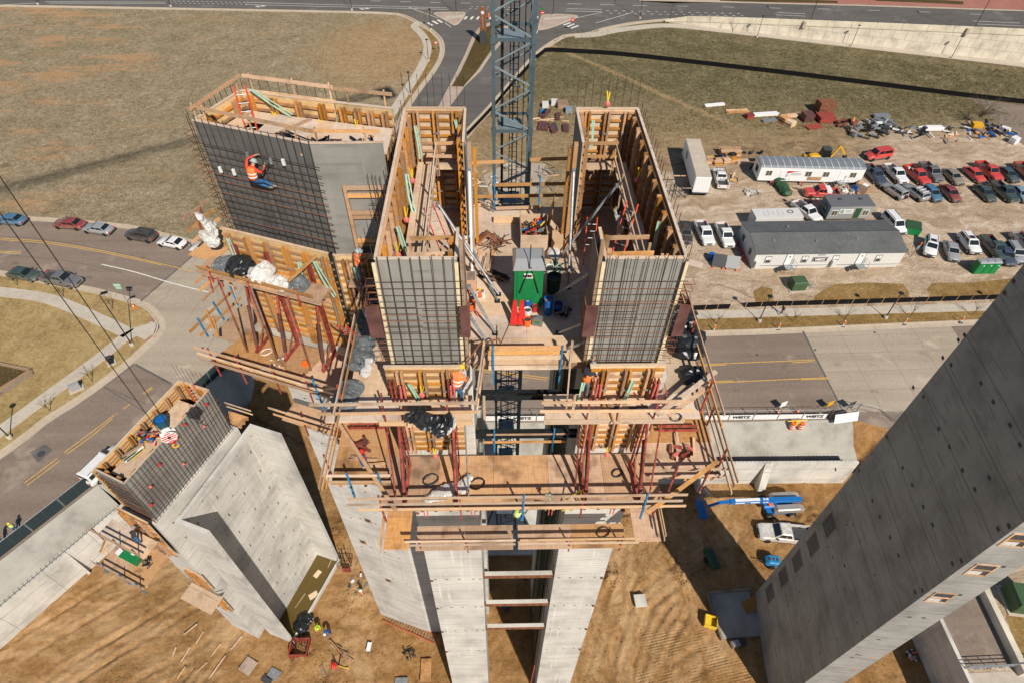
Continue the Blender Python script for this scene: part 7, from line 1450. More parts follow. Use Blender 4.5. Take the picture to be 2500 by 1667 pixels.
person('worker in lime vest crouching in the gap of the front platforms', (.95,13.75,32.25), R(40), 'cloth_grey', 'lime', 'denim', 'white', {'pelvis':(-.1,0,.55),'spine':(.0,0,.74),'chest':(.12,0,.92),'neck':(.22,0,1.02),'head':(.28,0,1.07),'crown':(.33,0,1.18),'shL':(.1,.19,.96),'elL':(.22,.26,.72),'wrL':(.42,.2,.66),'haL':(.5,.18,.64),'shR':(.1,-.19,.96),'elR':(.22,-.26,.72),'wrR':(.42,-.2,.66),'haR':(.5,-.18,.64),'hiL':(-.08,.1,.5),'knL':(.25,.16,.45),'anL':(.05,.14,.09),'toL':(.2,.16,.05),'hiR':(-.08,-.1,.5),'knR':(.25,-.16,.45),'anR':(.05,-.14,.09),'toR':(.2,-.16,.05)})
walkp = {'knL':(.14,.11,.52),'anL':(.26,.11,.12),'toL':(.42,.12,.1),'knR':(-.02,-.11,.5),'anR':(-.28,-.11,.16),'toR':(-.16,-.12,.06),'elL':(-.12,.24,1.16),'wrL':(-.1,.23,.92),'haL':(-.06,.22,.86),'elR':(.12,-.24,1.16),'wrR':(.3,-.2,1.02),'haR':(.38,-.18,1.0)}
bendp = {'spine':(.1,0,1.12),'chest':(.26,0,1.25),'neck':(.4,0,1.3),'head':(.48,0,1.31),'crown':(.58,0,1.34),'shL':(.25,.19,1.28),'elL':(.36,.22,1.02),'wrL':(.46,.18,.8),'haL':(.5,.16,.72),'shR':(.25,-.19,1.28),'elR':(.36,-.22,1.02),'wrR':(.46,-.18,.8),'haR':(.5,-.16,.72)}
person('pedestrian in dark clothes walking on the right sidewalk', G(1906,768,.09), R(182), 'cloth_dk', None, 'cloth_dk', None, walkp, group='people on foot', boots='cloth_dk')
person('worker with yellow hat by the left fence, upper one', G(44,1296), R(120), 'cloth_grey', 'lime', 'denim', 'yellow_b'); person('worker with yellow hat by the left fence, lower one', G(10,1324), R(60), 'cloth_grey', 'lime', 'denim', 'yellow_b')
person('worker in lime vest far below between the two shafts', G(1283,1418,PIT), R(70), 'lime', 'lime', 'cloth_dk', 'white', bendp, stripes=False)
person('worker in lime shirt bending on the pit floor beside the open core', G(778,1533,PIT), R(300), 'lime', 'lime', 'cloth_grey', 'lime', bendp, stripes=False); person('worker in blue shirt bending on the pit floor beside the open core', G(806,1545,PIT), R(250), 'bluep', None, 'cloth_dk', 'white', bendp); person('worker in orange vest on the pit floor near the leaning sheets', G(888,1455,PIT), R(190), 'shirt_or', 'vest_or', 'cloth_grey', 'white', walkp)
person('worker in dark clothes on the near platform of the lower left core', fno.p(wn_*.75,1.0,18.32), R(100), 'cloth_dk', None, 'denim', 'hard_silver', bendp); person('worker in orange vest standing among the scrap at upper right', G(2077,308), R(250), 'vest_or', 'vest_or', 'denim', 'yellow_b')

# ================================================================== tarps
def crumple(label, pts, radii, mat, flat=.5, name='tarp', n=26, seg=13, amp=.5, cat='tarp'):
    """a heaped sheet: a swept lump folded by ridged noise"""
    P = [V(p) for p in pts]; path = []; rr = []
    for i in range(len(P)-1):
        for k in range(seg): path.append(P[i].lerp(P[i+1], k/seg)); rr.append(radii[i]+(radii[i+1]-radii[i])*k/seg)
    path.append(P[-1]); rr.append(radii[-1]); rings = []; sd = random.uniform(0,90)
    for i, p in enumerate(path):
        d = (path[min(i+1,len(path)-1)]-path[max(i-1,0)]).normalized(); a = d.cross(V((0,0,1))).normalized(); b = V((0,0,1)) if abs(d.z) < .8 else a.cross(d); ring_ = []
        e = min(1, .35+min(i, len(path)-1-i)*.4)
        for j in range(n):
            t_ = 2*math.pi*j/n; q = p+a*math.cos(t_)*rr[i]+b*math.sin(t_)*rr[i]*flat; nn = MN.noise((q.x*1.9+sd,q.y*1.9,q.z*1.9)); rd = .8-abs(MN.noise((q.x*4.2,q.y*4.2+sd,q.z*4.2)))*2.4+.6*(.5-abs(MN.noise((q.x*9,q.y*9+sd,q.z*9)))*2)
            f = e*(1+amp*nn+amp*.55*rd); ring_.append(tuple(p+a*math.cos(t_)*rr[i]*f+b*max(-.25,math.sin(t_))*rr[i]*flat*f))
        rings.append(ring_)
    o = MB().loft(rings).build(name, M[mat]); tag(o, label, cat); return o
crumple('long black tarp along the left side walkway', [(-5.1,19.6,UZ+.1),(-5.2,18.2,UZ+.15),(-5.3,16.6,UZ+.1),(-5.25,15.3,UZ+.15)], [.35,.5,.4,.45], 'tarp_g'); crumple('black tarp hanging beside the orange worker', [(-4.6,19.9,UZ+.9),(-4.7,19.4,UZ+.3),(-4.9,18.6,UZ+.15)], [.3,.4,.3], 'tarp'); crumple('grey tarp bundle at the left front corner of the walkway', [(-5.5,14.9,UZ+.1),(-5.6,13.9,UZ+.1),(-5.7,13.3,UZ-.1)], [.4,.4,.25], 'tarp_g'); crumple('white plastic edge of the tarp on the left walkway', [(-5.0,16.0,UZ+.2),(-5.0,14.9,UZ+.25)], [.18,.16], 'tarp_w')
crumple('shiny black tarp heap on the right side walkway', [(7.6,19.3,UZ+.3),(7.5,18.0,UZ+.4),(7.65,16.8,UZ+.4),(7.6,15.6,UZ+.3)], [.4,.65,.6,.5], 'tarp'); crumple('black plastic sack at the near end of the right walkway', [(7.6,15.3,UZ+.2),(7.7,14.4,UZ+.2)], [.45,.35], 'tarp'); crumple('white plastic sheet at the far end of the right walkway', [(7.3,20.6,UZ+.4),(7.4,19.6,UZ+.35)], [.45,.35], 'tarp_w'); crumple('brown canvas bundle against the right shaft', [(6.9,18.3,UZ+.25),(6.9,17.3,UZ+.25)], [.3,.3], 'wood_old')
crumple('black tarp draped over the rails below the left shaft form', [(-3.3,13.15,UZ+.45),(-2.6,12.95,UZ+.35),(-2.0,12.85,UZ-.05),(-1.6,12.95,UZ+.4)], [.25,.45,.5,.3], 'tarp', .8); crumple('white underside of the tarp hanging over the walkway edge', [(-2.1,12.75,UZ-.45),(-1.75,12.78,UZ-.05),(-1.45,12.8,UZ+.35)], [.16,.22,.2], 'tarp_w', .8)
for k, (a0, a1, b, z_, r0, mt, l) in enumerate(((-.3,1.0,.9,UL+.15,.42,'tarp_g','grey tarp at the left end of the upper left platform'), (.5,1.9,1.0,UL+.3,.5,'tarp','black tarp on the upper left platform'), (1.7,2.7,1.05,UL+.35,.5,'tarp_w','white tarp heap in the middle of the upper left platform'), (2.5,3.6,1.1,UL+.15,.34,'tarp_w','pale tarp tail lying along the upper left platform'), (3.5,4.3,.95,UL+.1,.42,'tarp_g','dark grey tarp at the right end of the upper left platform'))): crumple(l, [fo.p(a0,b,z_), fo.p((a0+a1)/2,b-.05,z_+.12), fo.p(a1,b+.05,z_)], [r0*.8,r0,r0*.75], mt, .6)
crumple('white plastic sheet hung at the left corner of the angled core', [fAB.p(-.9,.9,44.3),fAB.p(-.75,.7,43.4),fAB.p(-.7,.8,42.5)], [.22,.34,.26], 'tarp_w', .8)
crumple('clear plastic film lying on the wide lower platform', [(-3.0,12.3,LZ+.05),(-2.3,12.6,LZ+.12),(-1.5,12.85,LZ+.15),(-1.1,13.4,LZ+.2)], [.2,.28,.3,.15], 'film', .45); crumple('black plastic bundle in the puddle of the open core', [(-20.0,20.4,PIT+.5),(-19.4,21.2,PIT+.6),(-19.0,22.1,PIT+.5)], [.5,.8,.5], 'tarp')
crumple('long black tarp roll in front of the white trailer', [V(G(1897,444))+V((0,0,.5)), V(G(1908,462))+V((0,0,.55)), V(G(1922,484))+V((0,0,.45))], [.9,1.0,.8], 'green_dk', .7, amp=.2)

# ================================================================== things on the decks
def bucket(label, p, r, h, mat, name='bucket', cat='bucket', fill=None):
    t = thing(name, label, cat, p); MB().lathe([(r*.85,0),(r,h),(r*.9,h),(r*.78,.04)], n=14).build('pail', M[mat], t)
    MB().lathe([(r*.88,h*.82),(.01,h*.83)], n=14).build('contents', M[fill or 'dkgrey'], t); return t
DZ = 42.51
t = thing('portable_toilet', 'green portable toilet with grey roof on the main deck', 'portable toilet', G(1288,752,DZ), R(0)); MB().box(-.56,.56,0,1.15,.05,2.05).build('cabin', M['green'], t); MB().box(-.45,.45,-.03,0,.15,1.98).build('door', M['green'], t); o = MB().loft([[(-.62,-.1,2.05),(.62,-.1,2.05),(.62,1.22,2.05),(-.62,1.22,2.05)],[(-.6,-.08,2.12),(.6,-.08,2.12),(.6,1.2,2.12),(-.6,1.2,2.12)],[(-.5,.3,2.32),(.5,.3,2.32),(.5,.9,2.32),(-.5,.9,2.32)]]).build('roof', CP['silver'], t)
for x in (-.3,0,.3): MB().box(x-.02,x+.02,-.05,1.15,2.13,2.17).build('roof_seam', M['grey'], o)
sg = MB().box(-.2,.17,-.045,-.032,1.62,1.86).build('logo_plate', M['white'], t); lettering('WM', .17, M['black'], sg, (-.06,-.055,1.74), (R(90),0,0), bold=.012); MB().box(.06,.14,-.05,-.045,1.70,1.78).build('logo_mark', M['yellow_b'], sg)
sl_ = MB(); sl_.path([(-.35,-.1,.9),(0,-.06,2.2),(.05,.4,2.9)], .02, 4); sl_.path([(.4,-.1,.9),(.05,-.06,2.2)], .02, 4); tag(sl_.build('lifting_sling', M['steel_dk'], None), 'thin lifting sling lying over the deck toilet', 'sling').location = G(1288,752,DZ)
for k, dx in enumerate((-.42,-.12)):
    t = thing('red_stand', ['left','right'][k] + ' one of two red tapered panels leaning at the deck toilet', 'panel', V(G(1262,792,DZ))+V((dx+.3,0,0)), R(4 if k else -3)); MB().extr([(-.16,0,.02),(.16,0,.02),(.09,.28,1.05),(-.05,.28,1.05)], (0,-.07,0)).build('panel', M['redp'], t); MB().box(-.2,.2,-.12,.1,0,.04).build('foot', M['rust'], t)
for k, (px, py, r_, h, mt, fl, l) in enumerate(((1287,794,.16,.36,'orange','dkgrey','orange bucket standing at the front of the deck toilet'), (1287,774,.16,.42,'white','dkgrey','white bucket behind the orange bucket at the deck toilet'), (1288,752,.17,.5,'bluep','white','blue bucket stacked before the deck toilet'), (1290,720,.16,.6,'white','card','tall white bucket with paper bag at the deck toilet'), (1337,765,.19,.8,'bluep','card','blue drum with cardboard on top on the deck'), (1362,758,.18,.38,'bluep','dkgrey','small blue bucket in the shade on the deck'), (1350,712,.3,.85,'green_dk','dkgrey','dark green barrel in the shade of the deck'), (1151,757,.19,.4,'orange','rust','orange bucket with scrap near the left shaft'), (1341,668,.17,.4,'white','dkgrey','white bucket beside the rope heap on the deck'), (1139,590,.12,.4,'white','dkgrey','small white pail on the deck near the far left'))): bucket(l, G(px,py,DZ), r_, h, mt, fill=fl)
t = thing('jerry_can', 'grey blue jerry can with green mark on the deck', 'jerry can', G(1312,793,DZ), R(-14)); MB().loft([[(-.2,-.09,0),(.2,-.09,0),(.2,.09,0),(-.2,.09,0)],[(-.2,-.09,.38),(.2,-.09,.38),(.2,.09,.38),(-.2,.09,.38)],[(-.06,-.06,.47),(.16,-.06,.47),(.16,.06,.47),(-.06,.06,.47)]]).build('can', CP['grey'], t); MB().cbox((0,-.093,.2),.2,.01,.12).build('mark', M['green'], t)
o = bucket('small red fuel can behind the grey jerry can', G(1305,760,DZ), .12, .3, 'redp', 'fuel_can', 'can')
t = thing('tool_crate', 'open plywood crate full of tools on the main deck', 'crate', G(1303,612,DZ)); 
for a in ((-.6,.6,-.05,0,0,.85),(-.6,-.55,0,1.5,0,.85),(.55,.6,0,1.5,0,.85),(-.6,.6,1.5,1.55,0,.85),(-.55,.55,0,1.5,0,.06)): MB().box(*a).build('panel', M['card'], t)
for k in range(40): a = random.uniform(0,3.1); c = V((random.uniform(-.45,.45),random.uniform(.15,1.4),random.uniform(.45,.85))); MB().beam(c-V((math.cos(a),math.sin(a),random.uniform(-.3,.3)))*.22, c+V((math.cos(a),math.sin(a),random.uniform(-.3,.3)))*.22, .05, .05).build('tool', M[random.choice(['black','dkgrey','steel_dk','redp','yellow_b','galv','bluep','orange'])], t)
t = thing('leaning_boards', 'plywood boards leaning beside the tool crate', 'boards', G(1338,560,DZ), R(-6)); MB().add([(-.1,-.9,.1),(.0,.9,.1),(.25,.9,1.4),(.15,-.9,1.4),(-.14,-.9,.1),(-.04,.9,.1),(.21,.9,1.4),(.11,-.9,1.4)], [(0,1,2,3),(7,6,5,4),(0,4,5,1),(1,5,6,2),(2,6,7,3),(3,7,4,0)]).build('board', M['ply'], t); MB().cbox((.45,-1.3,.3),.5,.9,.6).build('box', M['card'], t)
crumple('white sack beside the tool crate on the deck', [V(G(1352,640,DZ))+V((0,0,.2)), V(G(1352,615,DZ))+V((0,0,.2))], [.3,.25], 'tarp_w')
def heap(label, p, items, spread, mats, length=.5, th=.04, name='scrap_heap', cat='scrap', zs=.25, round_=False, rz=None):
    t = thing(name, label, cat, p)
    for i in range(items):
        a = random.uniform(0,6.28) if rz is None else rz+random.uniform(-.25,.25); c = V((random.uniform(-1,1)*spread, random.uniform(-1,1)*spread*.8, random.uniform(.03,zs))); d = V((math.cos(a),math.sin(a),random.uniform(-.12,.12)))*length*random.uniform(.4,1)
        m = MB(); m.tube(c-d/2,c+d/2,th*.5,5) if round_ else m.beam(c-d/2,c+d/2,th*random.uniform(.8,2.2),th); m.build('piece', M[random.choice(mats)], t)
    return t
heap('heap of mint green rope and straps on the deck', G(1357,660,DZ), 26, .3, ['mint','mint','steel_dk','galv'], .45, .04, 'rope_heap', 'rope', .3, True); heap('bundle of rusty bent bars near the left shaft', G(1205,600,DZ), 26, .45, ['rust','rebar','wood_old'], 1.2, .035, cat='rebar', round_=True); heap('dark timber and bar heap in the shade on the deck', G(1205,680,DZ), 18, .35, ['rebar','black','wood_old'], 1.0, .05, rz=-.5); heap('small tools and boxes beside the left shaft return', G(1165,725,DZ), 14, .3, ['white','yellow_b','black','wood_old','orange'], .3, .08); heap('offcuts on the deck left of the far rails', G(1190,505,DZ), 16, .5, ['lumber_pale','galv','wood_old'], .8, .05); heap('dark debris near the right shaft on the deck', G(1375,770,DZ), 8, .3, ['black','dkgrey','wood_old'], .5, .06)
t = thing('angle_plate', 'rusty bent angle plate lying on the deck', 'steel plate', G(1195,585,DZ), R(8)); MB().extr([(-.75,-.1,.05),(-.1,.15,.45),(.5,-.2,.05),(.47,-.22,.01),(-.1,.08,.38),(-.74,-.14,.01)], (0,-.35,.0)).build('plate', M['rust'], t)
t = thing('timber_box', 'brown timber box standing beside the left shaft return', 'box', G(1152,705,DZ)); MB().box(-.2,.2,-.3,.3,0,.7).build('box', M['ply'], t); MB().box(-.16,.16,-.26,.26,.7,.72).build('lid', M['wood_old'], t)
o = MB().cbox((0,0,.1),.35,.25,.2).build('white_box', M['white']); o.location = G(1174,725,DZ); tag(o, 'small white box among the tools by the left return', 'box'); o = MB().cbox((0,0,.12),.3,.3,.25).build('cooler', M['white']); o.location = (-2.0,16.2,46.0); tag(o, 'white and blue cooler on the near boards of the left shaft', 'cooler')
def bigladder(label, p, q, w=.42, mat='ladder', rung='galv', step=.3):
    p, q = V(p), V(q); d = (q-p).normalized(); s = d.cross(V((0,0,1))); s = s.normalized()*w/2 if s.length > .05 else V((w/2,0,0)); t = thing('ladder', label, 'ladder', p, world=True)
    for k in (-1,1): MB().beam(p+s*k, q+s*k, .035, .09).build('stile', M[mat], t)
    n = int((q-p).length/step)
    for i in range(1,n): c = p.lerp(q,i/n); MB().tube(c-s,c+s,.017,5).build('rung', M[rung], t)
    return t
bigladder('faded red ladder leaning inside the left shaft', (-.9,17.2,42.5), (-2.55,19.6,46.2), mat='pink'); bigladder('bright red ladder leaning inside the right shaft', (3.9,16.6,42.5), (5.0,18.8,46.9)); bigladder('red ladder standing in the hatch of the angled core', (-9.62,22.7,46.3), (-9.75,23.25,49.1)); bigladder('small red ladder deep inside the right shaft', (4.0,20.5,42.5), (4.05,21.2,44.5)); bigladder('red ladder below the lower platform of the angled core', fo.p(wAB+.45,1.6,32.8), fo.p(wAB+.3,2.1,37.3)); bigladder('long red ladder lying at the foot of the angled core', V(G(940,1506,PIT))+V((0,0,.15)), V(G(1066,1562,PIT))+V((0,0,.2)), .75); bigladder('red ladder in the far corner of the lower left core', out(fR,wl_-.6,-.8).to_3d()+V((0,0,21.5)), out(fR,wl_-.3,-1.3).to_3d()+V((0,0,24.8)))
bigladder('red folding ladder at the left edge of the walkway', (-5.75,17.2,41.4), (-5.8,16.2,43.2), .3); bigladder('red ladder far below at the right shaft', (3.2,15.4,PIT), (3.3,15.2,2.0))
def prop(label, a, b, mat='galv', r=.045):
    t = thing('push_prop', label, 'prop', a, world=True); a, b = V(a), V(b); MB().tube(a, b, r, 7).build('tube', M[mat], t); MB().tube(a.lerp(b,.42), b, r*1.3, 7).build('sleeve', M[mat], t); MB().cbox(a, .2,.2,.05).build('foot_plate', M['steel_dk'], t); MB().cbox(b, .14,.14,.14).build('head_shoe', M['galv'], t); return t
prop('white steel prop at the far return of the left shaft', (-1.0,19.4,42.55), (-1.05,21.6,46.5), 'white', .05); prop('grey prop slanting out of the left shaft', (.1,18.6,42.55), (-2.3,20.6,45.6)); prop('grey prop low on the deck before the left shaft', (.05,18.2,42.55), (-1.05,20.6,43.4)); prop('short grey prop at the near left corner of the deck', (-.05,15.3,42.55), (-1.0,16.4,43.5)); prop('short grey prop behind the orange bucket', (-.05,16.4,42.55), (-1.05,17.6,43.9)); prop('blue grey prop standing before the right shaft', (3.0,19.0,42.55), (3.1,21.4,46.6)); prop('long grey prop slanting into the right shaft', (2.6,20.6,42.55), (4.9,21.4,45.9)); prop('long grey prop leaning at the near right return', (2.0,18.2,42.55), (3.3,16.4,45.6)); prop('grey prop low at the right return', (2.4,16.4,42.55), (3.3,15.6,44.0)); prop('blue grey prop inside the right shaft', (4.3,17.6,42.55), (5.0,20.2,45.4)); prop('second low prop at the right return', (2.55,15.5,42.55), (3.35,15.2,43.4))
# back rails of the deck beside the crane mast
t = thing('deck_back_rail', 'timber rails at the far edge of the main deck before the mast', 'guard rail', (1,24.6,42.5), world=True)
for (x0,x1,z_,y) in ((-1.0,3.2,43.2,24.6),(-.1,3.4,43.9,24.5),(.0,2.2,42.75,24.3),(-1.1,.4,44.5,25.4),(1.6,3.4,44.6,25.5)): bbeam('rail_board', (x0,y,z_), (x1,y+.05,z_+.04), .05, .16, 'lumber', t)
for x in (-.05,2.05): bbeam('clamp', (x,24.5,42.3), (x,24.5,44.4), .06, .07, 'blue', t)
bbeam('kick_board', (-.1,23.6,42.62), (2.0,23.6,42.62), .3, .2, 'lumber_pale', t)
t = thing('bent_bars', 'dark bent reinforcing bars sticking up at the deck front', 'rebar', (-.6,14.9,42.5), world=True); MB().path([(-1.2,14.4,42.9),(-.6,14.9,43.6),(.1,15.4,43.3),(.3,15.0,42.6)], .03, 5).build('bar', M['rust'], t); MB().path([(-.9,14.6,42.6),(-.2,15.1,43.4),(.6,15.2,43.0)], .02, 5).build('bar', M['rebar'], t); MB().path([(0.05,15.5,42.6),(.45,15.9,43.5)], .02, 5).build('bar', M['rebar'], t)
# coils, reels, straps, lower deck gear
def coil(label, p, r, mat='steel_dk', turns=5, name='cable_coil'):
    m = MB(); pts = []
    for i in range(turns*14+1): a = i*2*math.pi/14; rr = r*(1+.16*math.sin(i*.9)+random.uniform(-.06,.06)); pts.append((rr*math.cos(a), rr*math.sin(a)*.85, .03+.012*(i/14)+random.uniform(0,.02)))
    m = bend(pts, .016, 4); o = m.build(name, M[mat]); o.location = p; tag(o, label, 'cable'); return o
coil('grey cable coil on the wide lower platform, left one', G(1052,1172,LZ), .30); coil('messy black cable coil on the wide lower platform beside the film', G(1165,1182,LZ), .30, 'black', 6); coil('neat black cable coil on the wide lower platform at right', G(1507,1156,LZ), .22, 'black'); coil('cable coil on the right hanging platform', G(1472,1300,TZ), .30, 'steel_dk'); coil('white rope coil on the left lower platform', fo.p(1.0,1.3,LL_), .25, 'tarp_w', 3); coil('thin wire loop on the front of the right shaft platform', G(1650,1020,UZ), .2, 'steel_dk', 3)
def reel(label, p, strap=.5, d=(0,0)):
    t = thing('lifeline_reel', label, 'lifeline', p, 0, 'self retracting lifelines'); MB().ell((0,0,0),.12,.09,.13,10,6).build('housing', M['pink'], t); MB().beam((0,0,.1),(d[0],d[1],.1+strap),.05,.02).build('strap', M['yellow_b'], t); MB().beam((0,0,.12),(d[0]+.12,d[1],.05+strap),.05,.02).build('strap', M['yellow_b'], t); return t
for k, (p, l) in enumerate((((-2.75,13.85,42.0),'red lifeline reel on the front form of the left shaft'), ((-2.55,13.75,38.0),'red lifeline reel below the left shaft form'), ((4.55,13.75,38.0),'red lifeline reel below the right shaft form'), ((-3.3,21.3,46.2),'red lifeline reel on the long form of the left shaft, far one'), ((-3.35,19.0,46.0),'red lifeline reel on the long form of the left shaft, middle one'), ((-3.3,16.2,46.6),'red lifeline reel on the long form of the left shaft, near one'), ((5.65,21.2,46.3),'red lifeline reel on the long form of the right shaft, far one'), ((5.6,16.0,46.2),'red lifeline reel on the long form of the right shaft, near one'), (fB1.p(1.6,-.5,47.2),'red lifeline reel at the far side of the angled core, left'), (fB1.p(3.6,-.5,47.1),'red lifeline reel at the far side of the angled core, middle'), (fB2.p(1.0,-.5,47.3),'red lifeline reel at the far side of the angled core, right'), (fo.p(2.6,.5,38.6),'red lifeline reel on the lower form of the angled core'), ((4.7,24.6,47.75),'red ball on top of the far end of the right shaft'))): reel(l, p, .45, (random.uniform(-.1,.1),random.uniform(-.05,.05)))
def strap_(label, a, b, mat='mint'):
    a, b = V(a), V(b); t = thing('lifting_strap', label, 'strap', a, 0, 'hanging lifting straps', world=True); m = (a+b)/2+V((random.uniform(-.08,.08),random.uniform(-.05,.05),-.1)); MB().beam(a,m,.07,.03).build('webbing', M[mat], t); MB().beam(m,b,.07,.03).build('webbing', M[mat], t); MB().beam(a+V((.08,0,0)),b+V((.1,0,.1)),.05,.03).build('webbing', M[mat], t); return t
for k, (a, b, l) in enumerate((((-3.2,13.9,42.6),(-2.9,13.8,41.6),'mint strap on the left shaft form'), ((-1.5,13.9,42.6),(-1.6,13.8,41.7),'mint strap at the right side of the left shaft form'), ((4.9,13.9,42.7),(4.7,13.8,41.6),'mint strap on the right shaft form'), ((3.1,13.9,42.6),(3.0,13.8,41.6),'mint strap beside the leaning worker'), ((-3.35,17.0,47.2),(-3.1,16.8,45.6),'mint strap near the front of the left shaft'), ((-3.35,20.2,47.2),(-3.2,19.8,45.6),'mint strap in the middle of the left shaft'), ((-3.3,23.6,47.3),(-3.2,23.4,45.9),'mint strap at the far corner of the left shaft'), ((-1.7,24.3,47.2),(-1.6,24.2,45.9),'mint strap on the far form of the left shaft'), ((4.1,24.3,47.2),(4.1,24.2,45.9),'mint strap on the far form of the right shaft'), ((5.65,17.4,47.1),(5.5,16.9,44.8),'green strap on the long form of the right shaft'), (fo.p(.5,.45,43.5),fo.p(.55,.5,42.3),'mint strap at the left of the left gang form'), (fo.p(3.9,.5,43.2),fo.p(3.8,.6,42.2),'mint strap on the left gang form above the tarps'), (fo.p(4.6,.45,43.4),fo.p(5.2,.5,41.6),'long mint strap at the right of the left gang form'), (foB.p(.9,.45,43.2),foB.p(1.1,.5,41.4),'mint strap on the shaded gang form'), (fB1.p(.6,-.2,48.4),fB1.p(2.3,-.5,47.6),'mint strap inside the far corner of the angled core'))): strap_(l, a, b)
bucket('blue bucket with red ball on the left lower platform', G(889,1130,LZ), .17, .38, 'bluep', fill='redp'); t = thing('extinguisher', 'red extinguisher above the blue bucket on the left lower platform', 'extinguisher', V(G(886,1112,LZ))); MB().lathe([(.11,0),(.11,.4),(.05,.5)], n=10).build('cylinder', M['redp'], t)
heap('fan of red brackets on the left lower platform', G(884,1090,LZ), 9, .22, ['red','plate','rust'], .55, .08, 'bracket_heap', 'brackets', .3); heap('row of red brackets on the right lower platform', G(1660,1098,LZ), 12, .45, ['red','pink','rust'], .4, .09, 'bracket_heap', 'brackets', .25); heap('wire bundle on the right lower platform', G(1632,1025,LZ), 12, .15, ['galv','steel_dk'], .5, .02, round_=True); heap('dark bracket lying on the left side walkway', G(890,900,UZ), 7, .16, ['plate','rust','steel_dk'], .6, .05, rz=1.4)
t = thing('yellow_rack', 'yellow welded steel rack on the wide lower platform', 'rack', (0,0,0), world=True)
for a, b in (((1310,1224),(1418,1232)),((1310,1224),(1310,1238)),((1418,1196),(1418,1247)),((1372,1225),(1418,1196)),((1332,1226),(1332,1244)),((1394,1230),(1394,1246)),((1372,1246),(1418,1232)),((1352,1228),(1352,1244))):
    p, q = GY(*a,12.15), GY(*b,12.15); MB().tube(p,q,.03,5).build('bar', M['yellow_b'], t)
t.location = (2.2,12.15,36.9)
for c in t.children: c.matrix_parent_inverse = t.matrix_basis.inverted() if False else Matrix.Translation((-2.2,-12.15,-36.9))
heap('mint strap tangle on the yellow rack', V((2.05,12.1,37.5)), 10, .1, ['mint','tarp_w'], .3, .03, 'strap_tangle', 'strap', .2)
t = thing('hanging_drum', 'dark blue drum hanging in the gap of the front platforms', 'drum', (.45,14.0,32.4)); MB().tube((-.5,0,.5),(.25,0,.5),.22,12).build('drum', CP['dkblue'], t); MB().cbox((.35,0,.5),.12,.3,.3).build('motor', M['bluep'], t)
MB().cbox((.55,.05,.15),.3,.2,.3).build('bracket', M['white'], t)
heap('scattered white pegs on the left lower platform', fo.p(2.0,1.6,LL_), 8, .5, ['white','galv'], .12, .03); o = heap('two orange cones lying on the left lower platform', fo.p(3.3,1.4,LL_), 3, .15, ['orange'], .3, .12, 'fallen_cones', 'cone')
# gear inside the angled core
heap('tools and white bags on the near floor of the angled core', V((-6.4,21.4,47.58)), 22, .55, ['black','dkgrey','white','lumber','lumber_pale'], .6, .05); heap('black hoses on the near floor of the angled core', V((-8.0,21.9,47.58)), 9, .4, ['black','dkgrey'], 1.3, .06, rz=-.35, round_=True); heap('timber offcuts at the near corner of the angled core', V((-6.9,21.2,47.6)), 12, .3, ['lumber','lumber_pale'], .9, .07); heap('black tools right of the corner on the angled core floor', V((-5.2,21.5,47.58)), 12, .5, ['black','dkgrey','galv','lumber'], .5, .05)
t = thing('floor_plank', 'single plank lying across the floor of the angled core', 'plank', (-8.3,22.6,47.58), R(48)); MB().cbox((0,0,.03),2.6,.16,.05).build('plank', M['lumber'], t)
t = thing('floor_hatch', 'dark ladder hatch in the floor of the angled core', 'hatch', (-9.7,22.9,47.3)); MB().box(-.55,.55,-.4,.5,.0,.04).build('shaft', M['black'], t); MB().box(-.6,-.52,-.45,.55,.04,.2).build('rim', M['lumber'], t)
# gear on the lower left core
M['teal_dk'] = m_plain('dark_teal_plastic', (.015,.085,.13), .5, var=.2)
t = bucket('dark blue bin hanging over the lower left core', V((-23.3,25.3,23.87)), .45, .8, 'teal_dk', 'hook_bin', 'bin', 'bluep')
heap('colourful heap of harness gear on the lower left core', V((-23.9,24.1,23.87)), 44, .65, ['redp','pink','bluep','white','yellow','black','dkgrey','dkgrey','galv','wood_old'], .34, .08, 'gear_heap', 'gear', .55); heap('yellow and wooden poles on the lower left core', V((-24.5,22.8,23.87)), 12, .4, ['yellow_b','lumber','green_dk','white','wood_old'], 1.5, .06, 'pole_heap', 'poles', .35, rz=.9)
for k, (a, z_) in enumerate(((1.0,22.6),(2.3,23.4),(4.2,23.9),(5.2,24.2),(6.3,22.5),(7.3,23.9),(3.6,21.5),(.3,21.3))): o = MB().ell(fR.p(a,.22,z_),.11,.11,.13,8,5).build('red_marker', M['redp' if k % 2 else 'pink']); tag(o, ['first','second','third','fourth','fifth','sixth','seventh','eighth'][k] + ' small red cap on the bar mat of the lower left core', 'cap', 'red caps on the bar mat')
t = thing('green_bin', 'green and white bin on the platform of the lower left core', 'bin', fno.p(.2,1.5,15.22), math.atan2(dsn.y,dsn.x)); MB().loft([[(-.6,-.4,0),(.6,-.4,0),(.6,.4,0),(-.6,.4,0)],[(-.75,-.5,.7),(.75,-.5,.7),(.75,.5,.7),(-.75,.5,.7)]]).build('bin', M['green'], t); MB().cbox((-1.0,0,.3),.5,.8,.6).build('white_box', M['white'], t); MB().cbox((0,0,.705),1.3,.8,.01).build('lid', M['green'], t); MB().cbox((.1,.1,.72),.3,.2,.01).build('label_plate', M['white'], t)
heap('dark tools beside the green bin', fno.p(1.3,1.4,15.22), 12, .35, ['black','dkgrey','galv'], .5, .06)

